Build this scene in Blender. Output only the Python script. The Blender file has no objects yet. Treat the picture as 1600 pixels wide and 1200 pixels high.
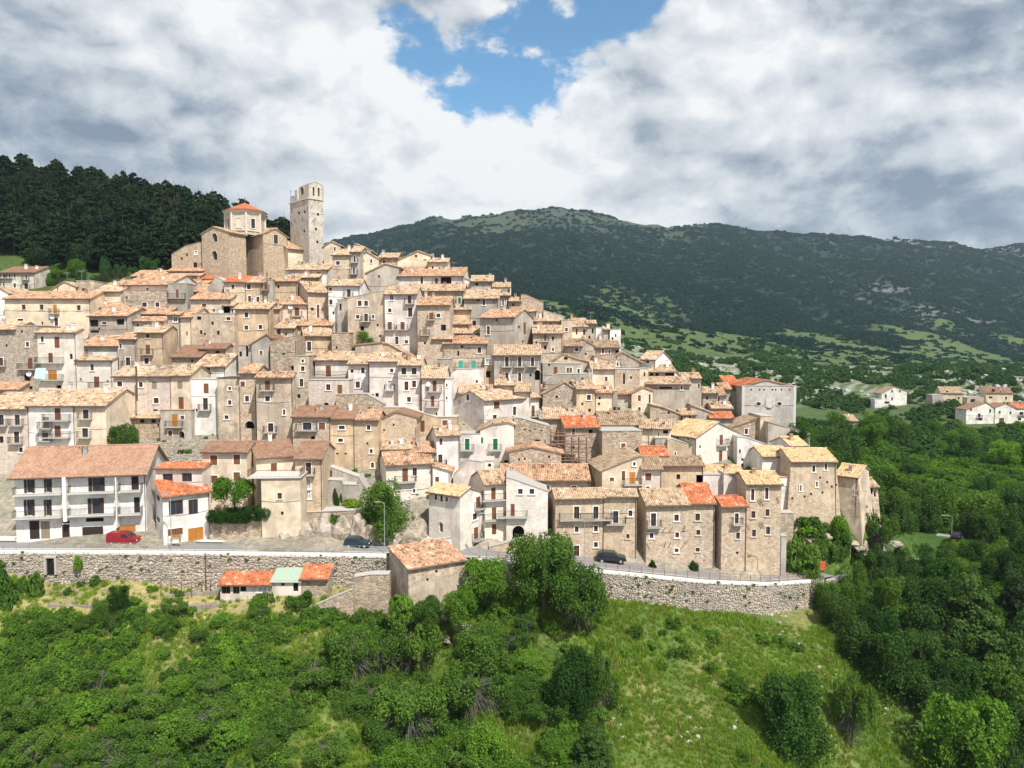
import bpy, math, random
import numpy as np
from mathutils import Vector, noise as mnoise

R = math.radians
PI = math.pi
scene = bpy.context.scene
COL = scene.collection

# ------------------------------------------------------------------ camera
F = 1111.0                      # focal length in pixels of a 1600 wide frame
PITCH = R(3.0)
cam_d = bpy.data.cameras.new("camera")
cam_d.sensor_width = 36.0
cam_d.lens = F / 1600.0 * 36.0
cam_d.clip_start = 1.0
cam_d.clip_end = 12000.0
cam = bpy.data.objects.new("camera", cam_d)
COL.objects.link(cam)
cam.location = (0, 0, 0)
cam.rotation_euler = (R(90) - PITCH, 0, 0)
scene.camera = cam

# ------------------------------------------------------------------ sun, sky, exposure
SUN_EL, SUN_AZ = 52.0, 32.0     # azimuth measured from behind the camera towards the right
sun_vec = Vector((math.sin(R(SUN_AZ)) * math.cos(R(SUN_EL)), -math.cos(R(SUN_AZ)) * math.cos(R(SUN_EL)), math.sin(R(SUN_EL))))
sd = bpy.data.lights.new("sun", 'SUN')
sd.energy = 5.0
sd.angle = R(0.6)
sd.color = (1.0, 0.955, 0.88)
sun = bpy.data.objects.new("sun", sd)
COL.objects.link(sun)
sun.rotation_euler = sun_vec.to_track_quat('Z', 'Y').to_euler()

scene.view_settings.view_transform = 'Standard'
scene.view_settings.look = 'None'
scene.view_settings.exposure = 0.36
scene.view_settings.gamma = 1.0
scene.view_settings.use_curve_mapping = False

def nnode(nt, typ, **kw):
    n = nt.nodes.new(typ)
    for k, v in kw.items():
        if k.startswith('i_'):
            n.inputs[k[2:].replace('_', ' ')].default_value = v
        else:
            setattr(n, k, v)
    return n

def link(nt, a, b): nt.links.new(a, b)

def ramp(nt, fac, stops, interp='LINEAR'):
    n = nt.nodes.new('ShaderNodeValToRGB')
    n.color_ramp.interpolation = interp
    els = n.color_ramp.elements
    while len(els) < len(stops): els.new(0.5)
    for e, (p, c) in zip(els, stops):
        e.position = p
        e.color = (c[0], c[1], c[2], 1) if len(c) == 3 else c
    if fac is not None: link(nt, fac, n.inputs[0])
    return n.outputs[0]

def mixc(nt, fac, a, b, mode='MIX'):
    n = nt.nodes.new('ShaderNodeMix'); n.data_type = 'RGBA'; n.blend_type = mode
    for sock, v in ((n.inputs[0], fac), (n.inputs[6], a), (n.inputs[7], b)):
        if hasattr(v, 'is_linked') or hasattr(v, 'links'): link(nt, v, sock)
        elif isinstance(v, (int, float)): sock.default_value = v
        else: sock.default_value = (v[0], v[1], v[2], 1)
    return n.outputs[2]

def mth(nt, op, a, b=None, c=None, clamp=False):
    n = nt.nodes.new('ShaderNodeMath'); n.operation = op; n.use_clamp = clamp
    for i, v in enumerate((a, b, c)):
        if v is None: continue
        if hasattr(v, 'links'): link(nt, v, n.inputs[i])
        else: n.inputs[i].default_value = v
    return n.outputs[0]

def vmth(nt, op, a, b=None):
    n = nt.nodes.new('ShaderNodeVectorMath'); n.operation = op
    for i, v in enumerate((a, b)):
        if v is None: continue
        if hasattr(v, 'links'): link(nt, v, n.inputs[i])
        else: n.inputs[i].default_value = v
    return n.outputs[1] if op in ('LENGTH', 'DOT_PRODUCT', 'DISTANCE') else n.outputs[0]

def tnoise(nt, vec, scale, detail=5, rough=0.55, dist=0.0):
    n = nt.nodes.new('ShaderNodeTexNoise')
    n.inputs['Scale'].default_value = scale; n.inputs['Detail'].default_value = detail
    n.inputs['Roughness'].default_value = rough; n.inputs['Distortion'].default_value = dist
    if vec is not None: link(nt, vec, n.inputs['Vector'])
    return n.outputs[0]

def pxdir(px, py):
    xc = (px - 800.0) / F; yc = (600.0 - py) / F
    return np.array((xc, math.cos(PITCH) + yc * math.sin(PITCH), -math.sin(PITCH) + yc * math.cos(PITCH)))

def P(px, py, Y):
    d = pxdir(px, py)
    return d * (Y / d[1])

def project(p):
    zc = p[1] * math.cos(PITCH) - p[2] * math.sin(PITCH)
    yc = p[1] * math.sin(PITCH) + p[2] * math.cos(PITCH)
    return 800 + F * p[0] / zc, 600 - F * yc / zc

def build_world():
    w = bpy.data.worlds.new("World"); scene.world = w; w.use_nodes = True; w.cycles.sampling_method = 'MANUAL'; w.cycles.sample_map_resolution = 512
    nt = w.node_tree; nt.nodes.clear()
    out = nt.nodes.new('ShaderNodeOutputWorld')
    sky = nt.nodes.new('ShaderNodeTexSky'); sky.sky_type = 'NISHITA'; sky.sun_disc = False
    sky.sun_elevation = R(SUN_EL); sky.sun_rotation = R(180 - SUN_AZ)
    sky.altitude = 1200; sky.air_density = 1.0; sky.dust_density = 0.6
    tc = nt.nodes.new('ShaderNodeTexCoord'); d = tc.outputs['Generated']
    mp = nt.nodes.new('ShaderNodeMapping'); mp.inputs['Scale'].default_value = (1.0, 1.0, 1.5)
    mp.inputs['Location'].default_value = (3.1, 0.4, 0.27)
    link(nt, d, mp.inputs[0]); v = mp.outputs[0]
    wn = nt.nodes.new('ShaderNodeTexNoise'); wn.inputs['Scale'].default_value = 7.0; wn.inputs['Detail'].default_value = 6; link(nt, v, wn.inputs['Vector'])
    v = vmth(nt, 'ADD', v, vmth(nt, 'MULTIPLY', vmth(nt, 'SUBTRACT', wn.outputs['Color'], (.5, .5, .5)), (.07, .07, .07)))
    def billow(vec):
        """puffy heaps: rounded cells of several sizes"""
        tot = None
        for sc, am in ((4.2, .5), (10.5, .28), (25.0, .15)):
            n = nt.nodes.new('ShaderNodeTexVoronoi'); n.feature = 'F1'; n.inputs['Scale'].default_value = sc
            link(nt, vec, n.inputs['Vector'])
            t = mth(nt, 'MULTIPLY', mth(nt, 'SUBTRACT', 0.55, n.outputs['Distance']), am)
            tot = t if tot is None else mth(nt, 'ADD', tot, t)
        return tot
    h0 = mth(nt, 'ADD', billow(v), mth(nt, 'MULTIPLY', tnoise(nt, v, 2.4, 9, 0.62), 1.5))
    v2 = vmth(nt, 'ADD', v, (0.016, -0.01, 0.034))
    h1 = mth(nt, 'ADD', billow(v2), mth(nt, 'MULTIPLY', tnoise(nt, v2, 2.4, 9, 0.62), 1.5))
    relief = mth(nt, 'MULTIPLY', mth(nt, 'SUBTRACT', h0, h1), 1.75)
    big = tnoise(nt, v, 1.9, 4, 0.5)
    base = mth(nt, 'MULTIPLY', mth(nt, 'SUBTRACT', big, 0.5), -1.5)
    fine = mth(nt, 'MULTIPLY', mth(nt, 'SUBTRACT', tnoise(nt, v, 13.0, 8, 0.66), 0.5), 0.85)
    sh = mth(nt, 'ADD', mth(nt, 'ADD', mth(nt, 'ADD', relief, fine), base), 0.585)
    def blob(px, py, ax, az):
        c = pxdir(px, py); c = c / np.linalg.norm(c)
        q = vmth(nt, 'MULTIPLY', vmth(nt, 'SUBTRACT', d, tuple(c)), (1 / ax, 0.7 / ax, 1 / az))
        return mth(nt, 'SUBTRACT', 1.0, vmth(nt, 'LENGTH', q))
    def soft(px, py, ax, az, k):
        b = mth(nt, 'MAXIMUM', blob(px, py, ax, az), 0.0)
        return mth(nt, 'MULTIPLY', mth(nt, 'SQRT', b), k)
    for args in SOFT:
        sh = mth(nt, 'ADD', sh, soft(*args))
    ccol = ramp(nt, sh, [(0.0, (0.22, 0.27, 0.355)), (0.25, (0.37, 0.42, 0.495)), (0.46, (0.56, 0.60, 0.65)), (0.70, (0.71, 0.735, 0.77)), (1.0, (0.92, 0.92, 0.92))])
    hole = None
    for args in HOLES:
        b = blob(*args); hole = b if hole is None else mth(nt, 'MAXIMUM', hole, b)
    fine = mth(nt, 'MULTIPLY', mth(nt, 'SUBTRACT', tnoise(nt, v, 11.0, 7, 0.66), 0.5), 2.2)
    hn = mth(nt, 'SUBTRACT', mth(nt, 'ADD', hole, fine), mth(nt, 'MULTIPLY', mth(nt, 'SUBTRACT', h0, 1.0), 2.2))
    hm = ramp(nt, hn, [(0.02, (0, 0, 0)), (0.50, (1, 1, 1))], 'EASE')
    b1 = nnode(nt, 'ShaderNodeBackground'); b1.inputs[1].default_value = 0.12
    skc = mixc(nt, 1.0, sky.outputs[0], (0.80, 1.15, 1.20), 'MULTIPLY')
    link(nt, skc, b1.inputs[0])
    b2 = nnode(nt, 'ShaderNodeBackground'); b2.inputs[1].default_value = 0.83
    link(nt, ccol, b2.inputs[0])
    mx = nt.nodes.new('ShaderNodeMixShader')
    link(nt, hm, mx.inputs[0]); link(nt, b2.outputs[0], mx.inputs[1]); link(nt, b1.outputs[0], mx.inputs[2])
    link(nt, mx.outputs[0], out.inputs[0])
SOFT = [(300, 260, .40, .10, -.16), (600, 190, .16, .12, .26), (350, 70, .30, .10, .24), (1560, 30, .20, .13, -.40), (90, 150, .20, .07, -.12), (40, 30, .16, .07, -.10),
        (1330, 300, .50, .07, -.24), (1450, 350, .40, .05, -.10), (720, 20, .10, .05, -.1), (1200, 110, .34, .09, .22), (790, 240, .18, .10, .35), (1500, 200, .22, .05, .30),
        (1000, 330, .30, .06, .20), (960, 190, .16, .06, -.12), (560, 330, .2, .05, .18), (1000, 250, .2, .05, -.2)]
HOLES = [(765, 95, .098, .060), (690, 95, .06, .03), (975, 12, .07, .03), (850, 55, .06, .03)]
build_world()

# ------------------------------------------------------------------ materials
MATS = {}
def newmat(name):
    m = bpy.data.materials.new(name); m.use_nodes = True
    nt = m.node_tree
    b = nt.nodes['Principled BSDF']
    b.inputs['Roughness'].default_value = 0.9
    b.inputs['Specular IOR Level'].default_value = 0.2
    MATS[name] = m
    return m, nt, b

def flat(name, col, rough=0.8, spec=0.2, var=0.12, scale=3.0, metal=0.0):
    m, nt, b = newmat(name)
    g = nt.nodes.new('ShaderNodeNewGeometry')
    n = tnoise(nt, g.outputs['Position'], scale, 4, 0.6)
    oi = nt.nodes.new('ShaderNodeObjectInfo')
    k = mth(nt, 'ADD', mth(nt, 'MULTIPLY', n, var * 2), mth(nt, 'MULTIPLY', oi.outputs['Random'], var))
    k = mth(nt, 'ADD', k, 1 - var * 1.5)
    vv = nt.nodes.new('ShaderNodeCombineXYZ')
    for i in range(3): link(nt, k, vv.inputs[i])
    c = mixc(nt, 1.0, (col[0], col[1], col[2]), vv.outputs[0], 'MULTIPLY')
    link(nt, c, b.inputs['Base Color'])
    b.inputs['Roughness'].default_value = rough
    b.inputs['Specular IOR Level'].default_value = spec
    b.inputs['Metallic'].default_value = metal
    return m

def wallmat(name, plaster, stone_a, stone_b, mortar, expo, sscale=2.4, bump=0.5, stain=0.35):
    """expo: share of the wall where bare stone shows through the render"""
    m, nt, b = newmat(name)
    g = nt.nodes.new('ShaderNodeNewGeometry'); pos = g.outputs['Position']
    oi = nt.nodes.new('ShaderNodeObjectInfo')
    mp = nt.nodes.new('ShaderNodeMapping'); mp.inputs['Scale'].default_value = (1, 1, 1.55)
    wob = nt.nodes.new('ShaderNodeTexNoise'); wob.inputs['Scale'].default_value = 3.0
    link(nt, pos, wob.inputs['Vector'])
    wv = vmth(nt, 'MULTIPLY', wob.outputs['Color'], (0.22, 0.22, 0.22))
    link(nt, vmth(nt, 'ADD', pos, wv), mp.inputs[0])
    vo = nt.nodes.new('ShaderNodeTexVoronoi'); vo.inputs['Scale'].default_value = sscale
    link(nt, mp.outputs[0], vo.inputs['Vector'])
    ve = nt.nodes.new('ShaderNodeTexVoronoi'); ve.feature = 'DISTANCE_TO_EDGE'; ve.inputs['Scale'].default_value = sscale
    link(nt, mp.outputs[0], ve.inputs['Vector'])
    sep = nt.nodes.new('ShaderNodeSeparateColor'); link(nt, vo.outputs['Color'], sep.inputs[0])
    st = mixc(nt, sep.outputs[0], stone_a, stone_b)
    pale = ramp(nt, sep.outputs[1], [(0.80, (0, 0, 0)), (0.93, (1, 1, 1))])
    st = mixc(nt, mth(nt, 'MULTIPLY', pale, 0.5), st, (0.66, 0.60, 0.52))
    edge = ramp(nt, ve.outputs['Distance'], [(0.0, (1, 1, 1)), (0.09, (0, 0, 0))])
    st = mixc(nt, mth(nt, 'MULTIPLY', edge, 0.75), st, mortar)
    # render with blotches
    n1 = tnoise(nt, pos, 0.35, 8, 0.65, 0.3)
    n2 = tnoise(nt, pos, 2.2, 6, 0.7)
    pl = mixc(nt, ramp(nt, n1, [(0.40, (0, 0, 0)), (0.60, (1, 1, 1))]), tuple(c * 0.68 for c in plaster), tuple(min(1, c * 1.08) for c in plaster))
    pl = mixc(nt, mth(nt, 'MULTIPLY', n2, 0.38), pl, stone_b)
    nm = tnoise(nt, vmth(nt, 'ADD', pos, (31, 7, 3)), 0.28, 9, 0.68, 0.5)
    k = 0.5 + (0.5 - expo) * 0.55
    sel = ramp(nt, mth(nt, 'ADD', nm, mth(nt, 'MULTIPLY', mth(nt, 'SUBTRACT', oi.outputs['Random'], 0.5), 0.12)), [(k - 0.035, (0, 0, 0)), (k + 0.035, (1, 1, 1))])
    c = mixc(nt, sel, pl, st)
    # run-off streaks and damp
    ms = nt.nodes.new('ShaderNodeMapping'); ms.inputs['Scale'].default_value = (1.6, 1.6, 0.16)
    link(nt, pos, ms.inputs[0])
    sn = tnoise(nt, ms.outputs[0], 1.0, 7, 0.7)
    dk = ramp(nt, sn, [(0.46, (1, 1, 1)), (0.70, (1 - stain, 1 - stain, 1 - stain * 0.95))])
    c = mixc(nt, 1.0, c, dk, 'MULTIPLY')
    tint = ramp(nt, oi.outputs['Random'], [(0.0, (0.86, 0.85, 0.84)), (0.33, (1.0, 0.97, 0.92)), (0.66, (0.93, 0.93, 0.94)), (1.0, (1.06, 1.02, 0.97))])
    c = mixc(nt, 1.0, c, tint, 'MULTIPLY')
    link(nt, c, b.inputs['Base Color'])
    bm = nt.nodes.new('ShaderNodeBump'); bm.inputs['Strength'].default_value = bump; bm.inputs['Distance'].default_value = 0.12
    hh = mth(nt, 'ADD', mth(nt, 'MULTIPLY', mth(nt, 'MINIMUM', ve.outputs['Distance'], 0.16), mth(nt, 'MULTIPLY', sel, 4.0)), mth(nt, 'MULTIPLY', n2, 0.5))
    link(nt, hh, bm.inputs['Height']); link(nt, bm.outputs[0], b.inputs['Normal'])
    return m

SA, SB = (0.60, 0.485, 0.37), (0.37, 0.285, 0.21)
wallmat('st', (0.64, 0.525, 0.40), SA, SB, (0.57, 0.47, 0.36), 0.62, 2.4, 0.4, 0.22)
wallmat('sr', (0.56, 0.46, 0.35), (0.54, 0.44, 0.335), (0.29, 0.235, 0.185), (0.42, 0.34, 0.26), 0.95, 2.0, 0.6, 0.25)
wallmat('sg', (0.46, 0.405, 0.34), (0.47, 0.405, 0.33), (0.28, 0.24, 0.195), (0.38, 0.325, 0.265), 0.75, 2.4, 0.5, 0.3)
wallmat('sw', (0.80, 0.76, 0.70), (0.76, 0.71, 0.64), (0.60, 0.545, 0.475), (0.73, 0.68, 0.61), 0.5, 2.4, 0.35, 0.15)
wallmat('sk', (0.67, 0.585, 0.52), (0.65, 0.565, 0.50), (0.50, 0.42, 0.36), (0.62, 0.535, 0.47), 0.6, 2.4, 0.4, 0.2)
wallmat('pw', (0.83, 0.815, 0.79), (0.66, 0.61, 0.55), (0.66, 0.63, 0.59), (0.6, 0.55, 0.48), -0.5, 2.4, 0.12, 0.14)
wallmat('pk', (0.73, 0.66, 0.615), (0.56, 0.48, 0.41), (0.58, 0.52, 0.475), (0.5, 0.43, 0.36), -0.3, 2.4, 0.12, 0.2)
wallmat('pc', (0.76, 0.645, 0.50), (0.56, 0.45, 0.33), (0.64, 0.53, 0.40), (0.5, 0.42, 0.32), -0.5, 2.4, 0.1, 0.13)
wallmat('po', (0.66, 0.52, 0.365), (0.50, 0.385, 0.27), (0.44, 0.335, 0.235), (0.46, 0.37, 0.27), 0.40, 2.4, 0.3, 0.3)
wallmat('pt', (0.66, 0.555, 0.44), (0.47, 0.38, 0.285), (0.34, 0.265, 0.195), (0.46, 0.375, 0.28), 0.42, 2.4, 0.3, 0.3)
wallmat('pg', (0.48, 0.44, 0.39), (0.42, 0.36, 0.295), (0.36, 0.32, 0.27), (0.38, 0.33, 0.27), 0.10, 2.4, 0.25, 0.32)
wallmat('tower', (0.61, 0.565, 0.505), (0.64, 0.59, 0.52), (0.42, 0.375, 0.32), (0.53, 0.48, 0.42), 0.62, 2.2, 0.4, 0.2)
wallmat('church', (0.58, 0.465, 0.345), (0.56, 0.44, 0.325), (0.36, 0.275, 0.20), (0.50, 0.40, 0.30), 0.75, 2.2, 0.45, 0.22)
wallmat('bigwall', (0.52, 0.495, 0.46), (0.44, 0.41, 0.36), (0.44, 0.41, 0.37), (0.42, 0.39, 0.34), -0.6, 2.4, 0.1, 0.18)

def tilemat(name, stops, grey=0.25):
    m, nt, b = newmat(name)
    at = nt.nodes.new('ShaderNodeAttribute'); at.attribute_name = 'v'
    g = nt.nodes.new('ShaderNodeNewGeometry'); pos = g.outputs['Position']
    c = ramp(nt, at.outputs['Fac'], stops)
    n = tnoise(nt, pos, 0.55, 7, 0.7)
    lic = ramp(nt, n, [(0.52, (0, 0, 0)), (0.72, (1, 1, 1))])
    c = mixc(nt, mth(nt, 'MULTIPLY', lic, grey), c, (0.27, 0.25, 0.19))
    n3 = tnoise(nt, pos, 9.0, 3, 0.7)
    c = mixc(nt, mth(nt, 'MULTIPLY', n3, 0.35), c, tuple(x * 0.45 for x in stops[len(stops) // 2][1]))
    link(nt, c, b.inputs['Base Color'])
    b.inputs['Roughness'].default_value = 0.92
    return m
tilemat('tile_p', [(0, (0.17, 0.105, 0.07)), (0.2, (0.34, 0.225, 0.145)), (0.42, (0.45, 0.325, 0.21)), (0.62, (0.54, 0.415, 0.28)), (0.82, (0.45, 0.28, 0.175)), (1, (0.64, 0.545, 0.43))], 0.28)
tilemat('tile_n', [(0, (0.36, 0.22, 0.12)), (0.3, (0.55, 0.39, 0.215)), (0.6, (0.65, 0.49, 0.28)), (0.9, (0.60, 0.38, 0.21)), (1, (0.72, 0.57, 0.38))], 0.06)
tilemat('tile_o', [(0, (0.15, 0.085, 0.055)), (0.2, (0.33, 0.175, 0.105)), (0.45, (0.44, 0.265, 0.16)), (0.66, (0.52, 0.365, 0.24)), (0.85, (0.44, 0.20, 0.11)), (1, (0.62, 0.50, 0.38))], 0.3)
tilemat('tile_y', [(0, (0.15, 0.10, 0.07)), (0.3, (0.29, 0.20, 0.13)), (0.6, (0.39, 0.29, 0.19)), (0.85, (0.33, 0.20, 0.13)), (1, (0.50, 0.42, 0.32))], 0.55)
tilemat('tile_r', [(0, (0.30, 0.085, 0.04)), (0.3, (0.45, 0.135, 0.06)), (0.7, (0.53, 0.18, 0.08)), (0.92, (0.50, 0.23, 0.12)), (1, (0.62, 0.40, 0.28))], 0.15)
tilemat('tile_b', [(0, (0.22, 0.12, 0.08)), (0.5, (0.28, 0.16, 0.105)), (1, (0.33, 0.20, 0.14))], 0.2)
tilemat('tile_a', [(0, (0.34, 0.19, 0.125)), (0.5, (0.41, 0.24, 0.16)), (1, (0.46, 0.285, 0.20))], 0.12)
flat('slab', (0.30, 0.22, 0.16))
flat('slab_grey', (0.25, 0.22, 0.19), var=0.3)
flat('cement', (0.40, 0.38, 0.35), var=0.2)
flat('concrete_pale', (0.52, 0.50, 0.47), var=0.15)
flat('terrace', (0.42, 0.27, 0.19))
flat('solar', (0.03, 0.035, 0.045), 0.4, 0.5)
flat('fr_white', (0.78, 0.76, 0.72), var=0.08)
flat('fr_stone', (0.58, 0.52, 0.43), var=0.15)
flat('fr_brown', (0.16, 0.07, 0.04))
flat('shutter_brown', (0.20, 0.085, 0.045), var=0.25)
flat('shutter_dark', (0.045, 0.030, 0.025), var=0.2)
flat('shutter_tan', (0.30, 0.25, 0.18), var=0.2)
flat('shutter_orange', (0.50, 0.21, 0.045), var=0.2)
flat('shutter_green', (0.02, 0.16, 0.07), var=0.2)
flat('shutter_turq', (0.06, 0.50, 0.36), var=0.15)
flat('iron', (0.05, 0.045, 0.045), 0.6)
flat('iron_rust', (0.20, 0.12, 0.09), 0.7)
flat('steel', (0.30, 0.31, 0.32), 0.5, 0.5)
flat('pipe', (0.11, 0.065, 0.05), 0.6)
flat('plastic_white', (0.75, 0.75, 0.75), 0.5)
flat('asphalt', (0.25, 0.24, 0.235), 0.95, var=0.2, scale=0.8)
flat('asphalt_dark', (0.07, 0.07, 0.075), 0.95, var=0.2)
flat('paint_white', (0.75, 0.75, 0.73))
flat('bark', (0.09, 0.07, 0.055), var=0.3)
flat('twig', (0.155, 0.14, 0.13), var=0.4)
flat('car_red', (0.22, 0.006, 0.012), 0.3, 0.6, 0.04)
flat('car_black', (0.014, 0.018, 0.024), 0.25, 0.6, 0.04)
flat('car_green', (0.012, 0.035, 0.045), 0.3, 0.6, 0.04)
flat('tyre', (0.02, 0.02, 0.02), 0.9)
flat('rim', (0.35, 0.35, 0.36), 0.4, 0.5)
flat('lamp_glass', (0.7, 0.7, 0.66), 0.3, 0.5)
flat('rear_light', (0.5, 0.03, 0.02), 0.3, 0.5)
flat('barrier_red', (0.55, 0.10, 0.04))
flat('cloth_white', (0.8, 0.8, 0.8))
flat('cloth_blue', (0.10, 0.28, 0.60))
flat('awning', (0.33, 0.50, 0.43))
flat('roof_green', (0.30, 0.38, 0.30))
flat('wood', (0.30, 0.19, 0.11), var=0.3)
m, nt, b = newmat('glass'); b.inputs['Base Color'].default_value = (0.018, 0.022, 0.028, 1); b.inputs['Roughness'].default_value = 0.15; b.inputs['Specular IOR Level'].default_value = 0.5
m, nt, b = newmat('hole'); b.inputs['Base Color'].default_value = (0.014, 0.012, 0.010, 1)  # near-black sheet colour, painted darkness for the unlit inside of openings
m, nt, b = newmat('curtain'); b.inputs['Base Color'].default_value = (0.33, 0.36, 0.38, 1); b.inputs['Roughness'].default_value = 0.3

def rockmat(name, a, bcol, c2, sc=0.6):
    m, nt, b = newmat(name)
    g = nt.nodes.new('ShaderNodeNewGeometry'); pos = g.outputs['Position']
    n = tnoise(nt, pos, sc, 9, 0.68, 0.4); n2 = tnoise(nt, pos, sc * 4, 6, 0.7)
    c = ramp(nt, n, [(0.36, c2), (0.5, bcol), (0.66, a)])
    c = mixc(nt, mth(nt, 'MULTIPLY', n2, 0.5), c, bcol)
    link(nt, c, b.inputs['Base Color'])
    bm = nt.nodes.new('ShaderNodeBump'); bm.inputs['Strength'].default_value = 0.9; bm.inputs['Distance'].default_value = 0.4
    link(nt, mth(nt, 'ADD', n, mth(nt, 'MULTIPLY', n2, 0.4)), bm.inputs['Height']); link(nt, bm.outputs[0], b.inputs['Normal'])
    return m
rockmat('rock', (0.52, 0.47, 0.41), (0.38, 0.32, 0.26), (0.17, 0.15, 0.115))
rockmat('rubble', (0.50, 0.46, 0.40), (0.36, 0.32, 0.27), (0.22, 0.19, 0.155), 1.6)
rockmat('karst', (0.50, 0.49, 0.46), (0.40, 0.39, 0.36), (0.20, 0.20, 0.17), 0.3)

def stonemat():
    m, nt, b = newmat('stones')
    at = nt.nodes.new('ShaderNodeAttribute'); at.attribute_name = 'v'
    g = nt.nodes.new('ShaderNodeNewGeometry'); pos = g.outputs['Position']
    c = ramp(nt, at.outputs['Fac'], [(0, (0.26, 0.23, 0.20)), (0.2, (0.37, 0.33, 0.285)), (0.5, (0.46, 0.41, 0.355)), (0.8, (0.54, 0.485, 0.42)), (0.9, (0.42, 0.33, 0.26)), (1, (0.66, 0.62, 0.57))])
    n = tnoise(nt, pos, 0.22, 6, 0.65, 0.4)
    tone = ramp(nt, n, [(0.35, (0.70, 0.70, 0.70)), (0.5, (0.95, 0.92, 0.88)), (0.66, (1.06, 0.98, 0.92))])
    c = mixc(nt, 1.0, c, tone, 'MULTIPLY')
    n2 = tnoise(nt, pos, 6, 5, 0.7)
    c = mixc(nt, mth(nt, 'MULTIPLY', n2, 0.4), c, (0.3, 0.27, 0.23))
    link(nt, c, b.inputs['Base Color'])
    bm = nt.nodes.new('ShaderNodeBump'); bm.inputs['Strength'].default_value = 0.5; bm.inputs['Distance'].default_value = 0.08
    link(nt, n2, bm.inputs['Height']); link(nt, bm.outputs[0], b.inputs['Normal'])
stonemat()

def leafmat(name, dark, light, trans=0.25, pervar=0.45):
    m = bpy.data.materials.new(name); m.use_nodes = True; nt = m.node_tree; nt.nodes.clear(); MATS[name] = m
    out = nt.nodes.new('ShaderNodeOutputMaterial')
    at = nt.nodes.new('ShaderNodeAttribute'); at.attribute_name = 'v'
    oi = nt.nodes.new('ShaderNodeObjectInfo')
    g = nt.nodes.new('ShaderNodeNewGeometry')
    k = mth(nt, 'ADD', mth(nt, 'MULTIPLY', at.outputs['Fac'], 1 - pervar), mth(nt, 'MULTIPLY', oi.outputs['Random'], pervar))
    c = ramp(nt, k, [(0.1, dark), (0.55, tuple((a + b_) / 2 for a, b_ in zip(dark, light))), (0.95, light)])
    df = nt.nodes.new('ShaderNodeBsdfDiffuse'); tr = nt.nodes.new('ShaderNodeBsdfTranslucent')
    link(nt, c, df.inputs[0])
    tcol = mixc(nt, 1.0, c, (1.3, 1.5, 0.6), 'MULTIPLY')
    link(nt, tcol, tr.inputs[0])
    mx = nt.nodes.new('ShaderNodeMixShader'); mx.inputs[0].default_value = trans
    link(nt, df.outputs[0], mx.inputs[1]); link(nt, tr.outputs[0], mx.inputs[2]); link(nt, mx.outputs[0], out.inputs[0])
    return m
leafmat('leaf_mid', (0.048, 0.105, 0.020), (0.145, 0.245, 0.042), 0.35)
leafmat('leaf_bright', (0.075, 0.16, 0.020), (0.19, 0.33, 0.045), 0.38)
leafmat('leaf_dark', (0.024, 0.060, 0.014), (0.062, 0.130, 0.026), 0.3)
leafmat('leaf_forest', (0.032, 0.070, 0.019), (0.092, 0.158, 0.036), 0.3)
leafmat('leaf_pine', (0.011, 0.026, 0.014), (0.044, 0.074, 0.030), 0.15)
leafmat('leaf_far', (0.009, 0.031, 0.022), (0.017, 0.046, 0.027), 0.2)  # darkened to carry the cloud shade over the mountain forest
leafmat('leaf_shrubland', (0.030, 0.072, 0.022), (0.080, 0.150, 0.038), 0.2)
leafmat('grass', (0.125, 0.215, 0.024), (0.27, 0.37, 0.06), 0.35, 0.5)
leafmat('dry_grass', (0.20, 0.18, 0.06), (0.42, 0.36, 0.16), 0.3, 0.5)
leafmat('flower', (0.35, 0.36, 0.3), (0.6, 0.6, 0.52), 0.1)

# ------------------------------------------------------------------ mesh helpers
def setp(o, label=None, cat=None, group=None, kind=None):
    if label: o['label'] = label
    if cat: o['category'] = cat
    if group: o['group'] = group
    if kind: o['kind'] = kind
    return o

def empty(name, loc, label=None, cat=None, group=None):
    o = bpy.data.objects.new(name, None); COL.objects.link(o)
    o.location = tuple(loc); o.empty_display_size = 0.5
    return setp(o, label, cat, group)

def npmesh(name, V, Fq, mat, attr=None, tri=False, mats=None, midx=None, smooth=False):
    me = bpy.data.meshes.new(name)
    V = np.asarray(V, dtype=np.float32); Fq = np.asarray(Fq, dtype=np.int32)
    k = Fq.shape[1]
    me.vertices.add(len(V)); me.vertices.foreach_set('co', V.ravel())
    me.loops.add(Fq.size); me.loops.foreach_set('vertex_index', Fq.ravel())
    me.polygons.add(len(Fq)); me.polygons.foreach_set('loop_start', np.arange(len(Fq), dtype=np.int32) * k)
    if mats:
        for m_ in mats: me.materials.append(MATS[m_])
        if midx is not None: me.polygons.foreach_set('material_index', np.asarray(midx, dtype=np.int32))
    else: me.materials.append(MATS[mat])
    me.update(calc_edges=True)
    if attr is not None:
        a = me.attributes.new('v', 'FLOAT', 'FACE'); a.data.foreach_set('value', np.asarray(attr, dtype=np.float32))
    if smooth: me.polygons.foreach_set('use_smooth', np.ones(len(Fq), dtype=bool))
    me.validate()
    return me

def obj(name, me, parent=None, loc=(0, 0, 0), rz=0.0, sc=None):
    o = bpy.data.objects.new(name, me); COL.objects.link(o)
    o.location = tuple(loc); o.rotation_euler = (0, 0, rz)
    if sc is not None: o.scale = sc
    if parent is not None: o.parent = parent
    return o

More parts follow.
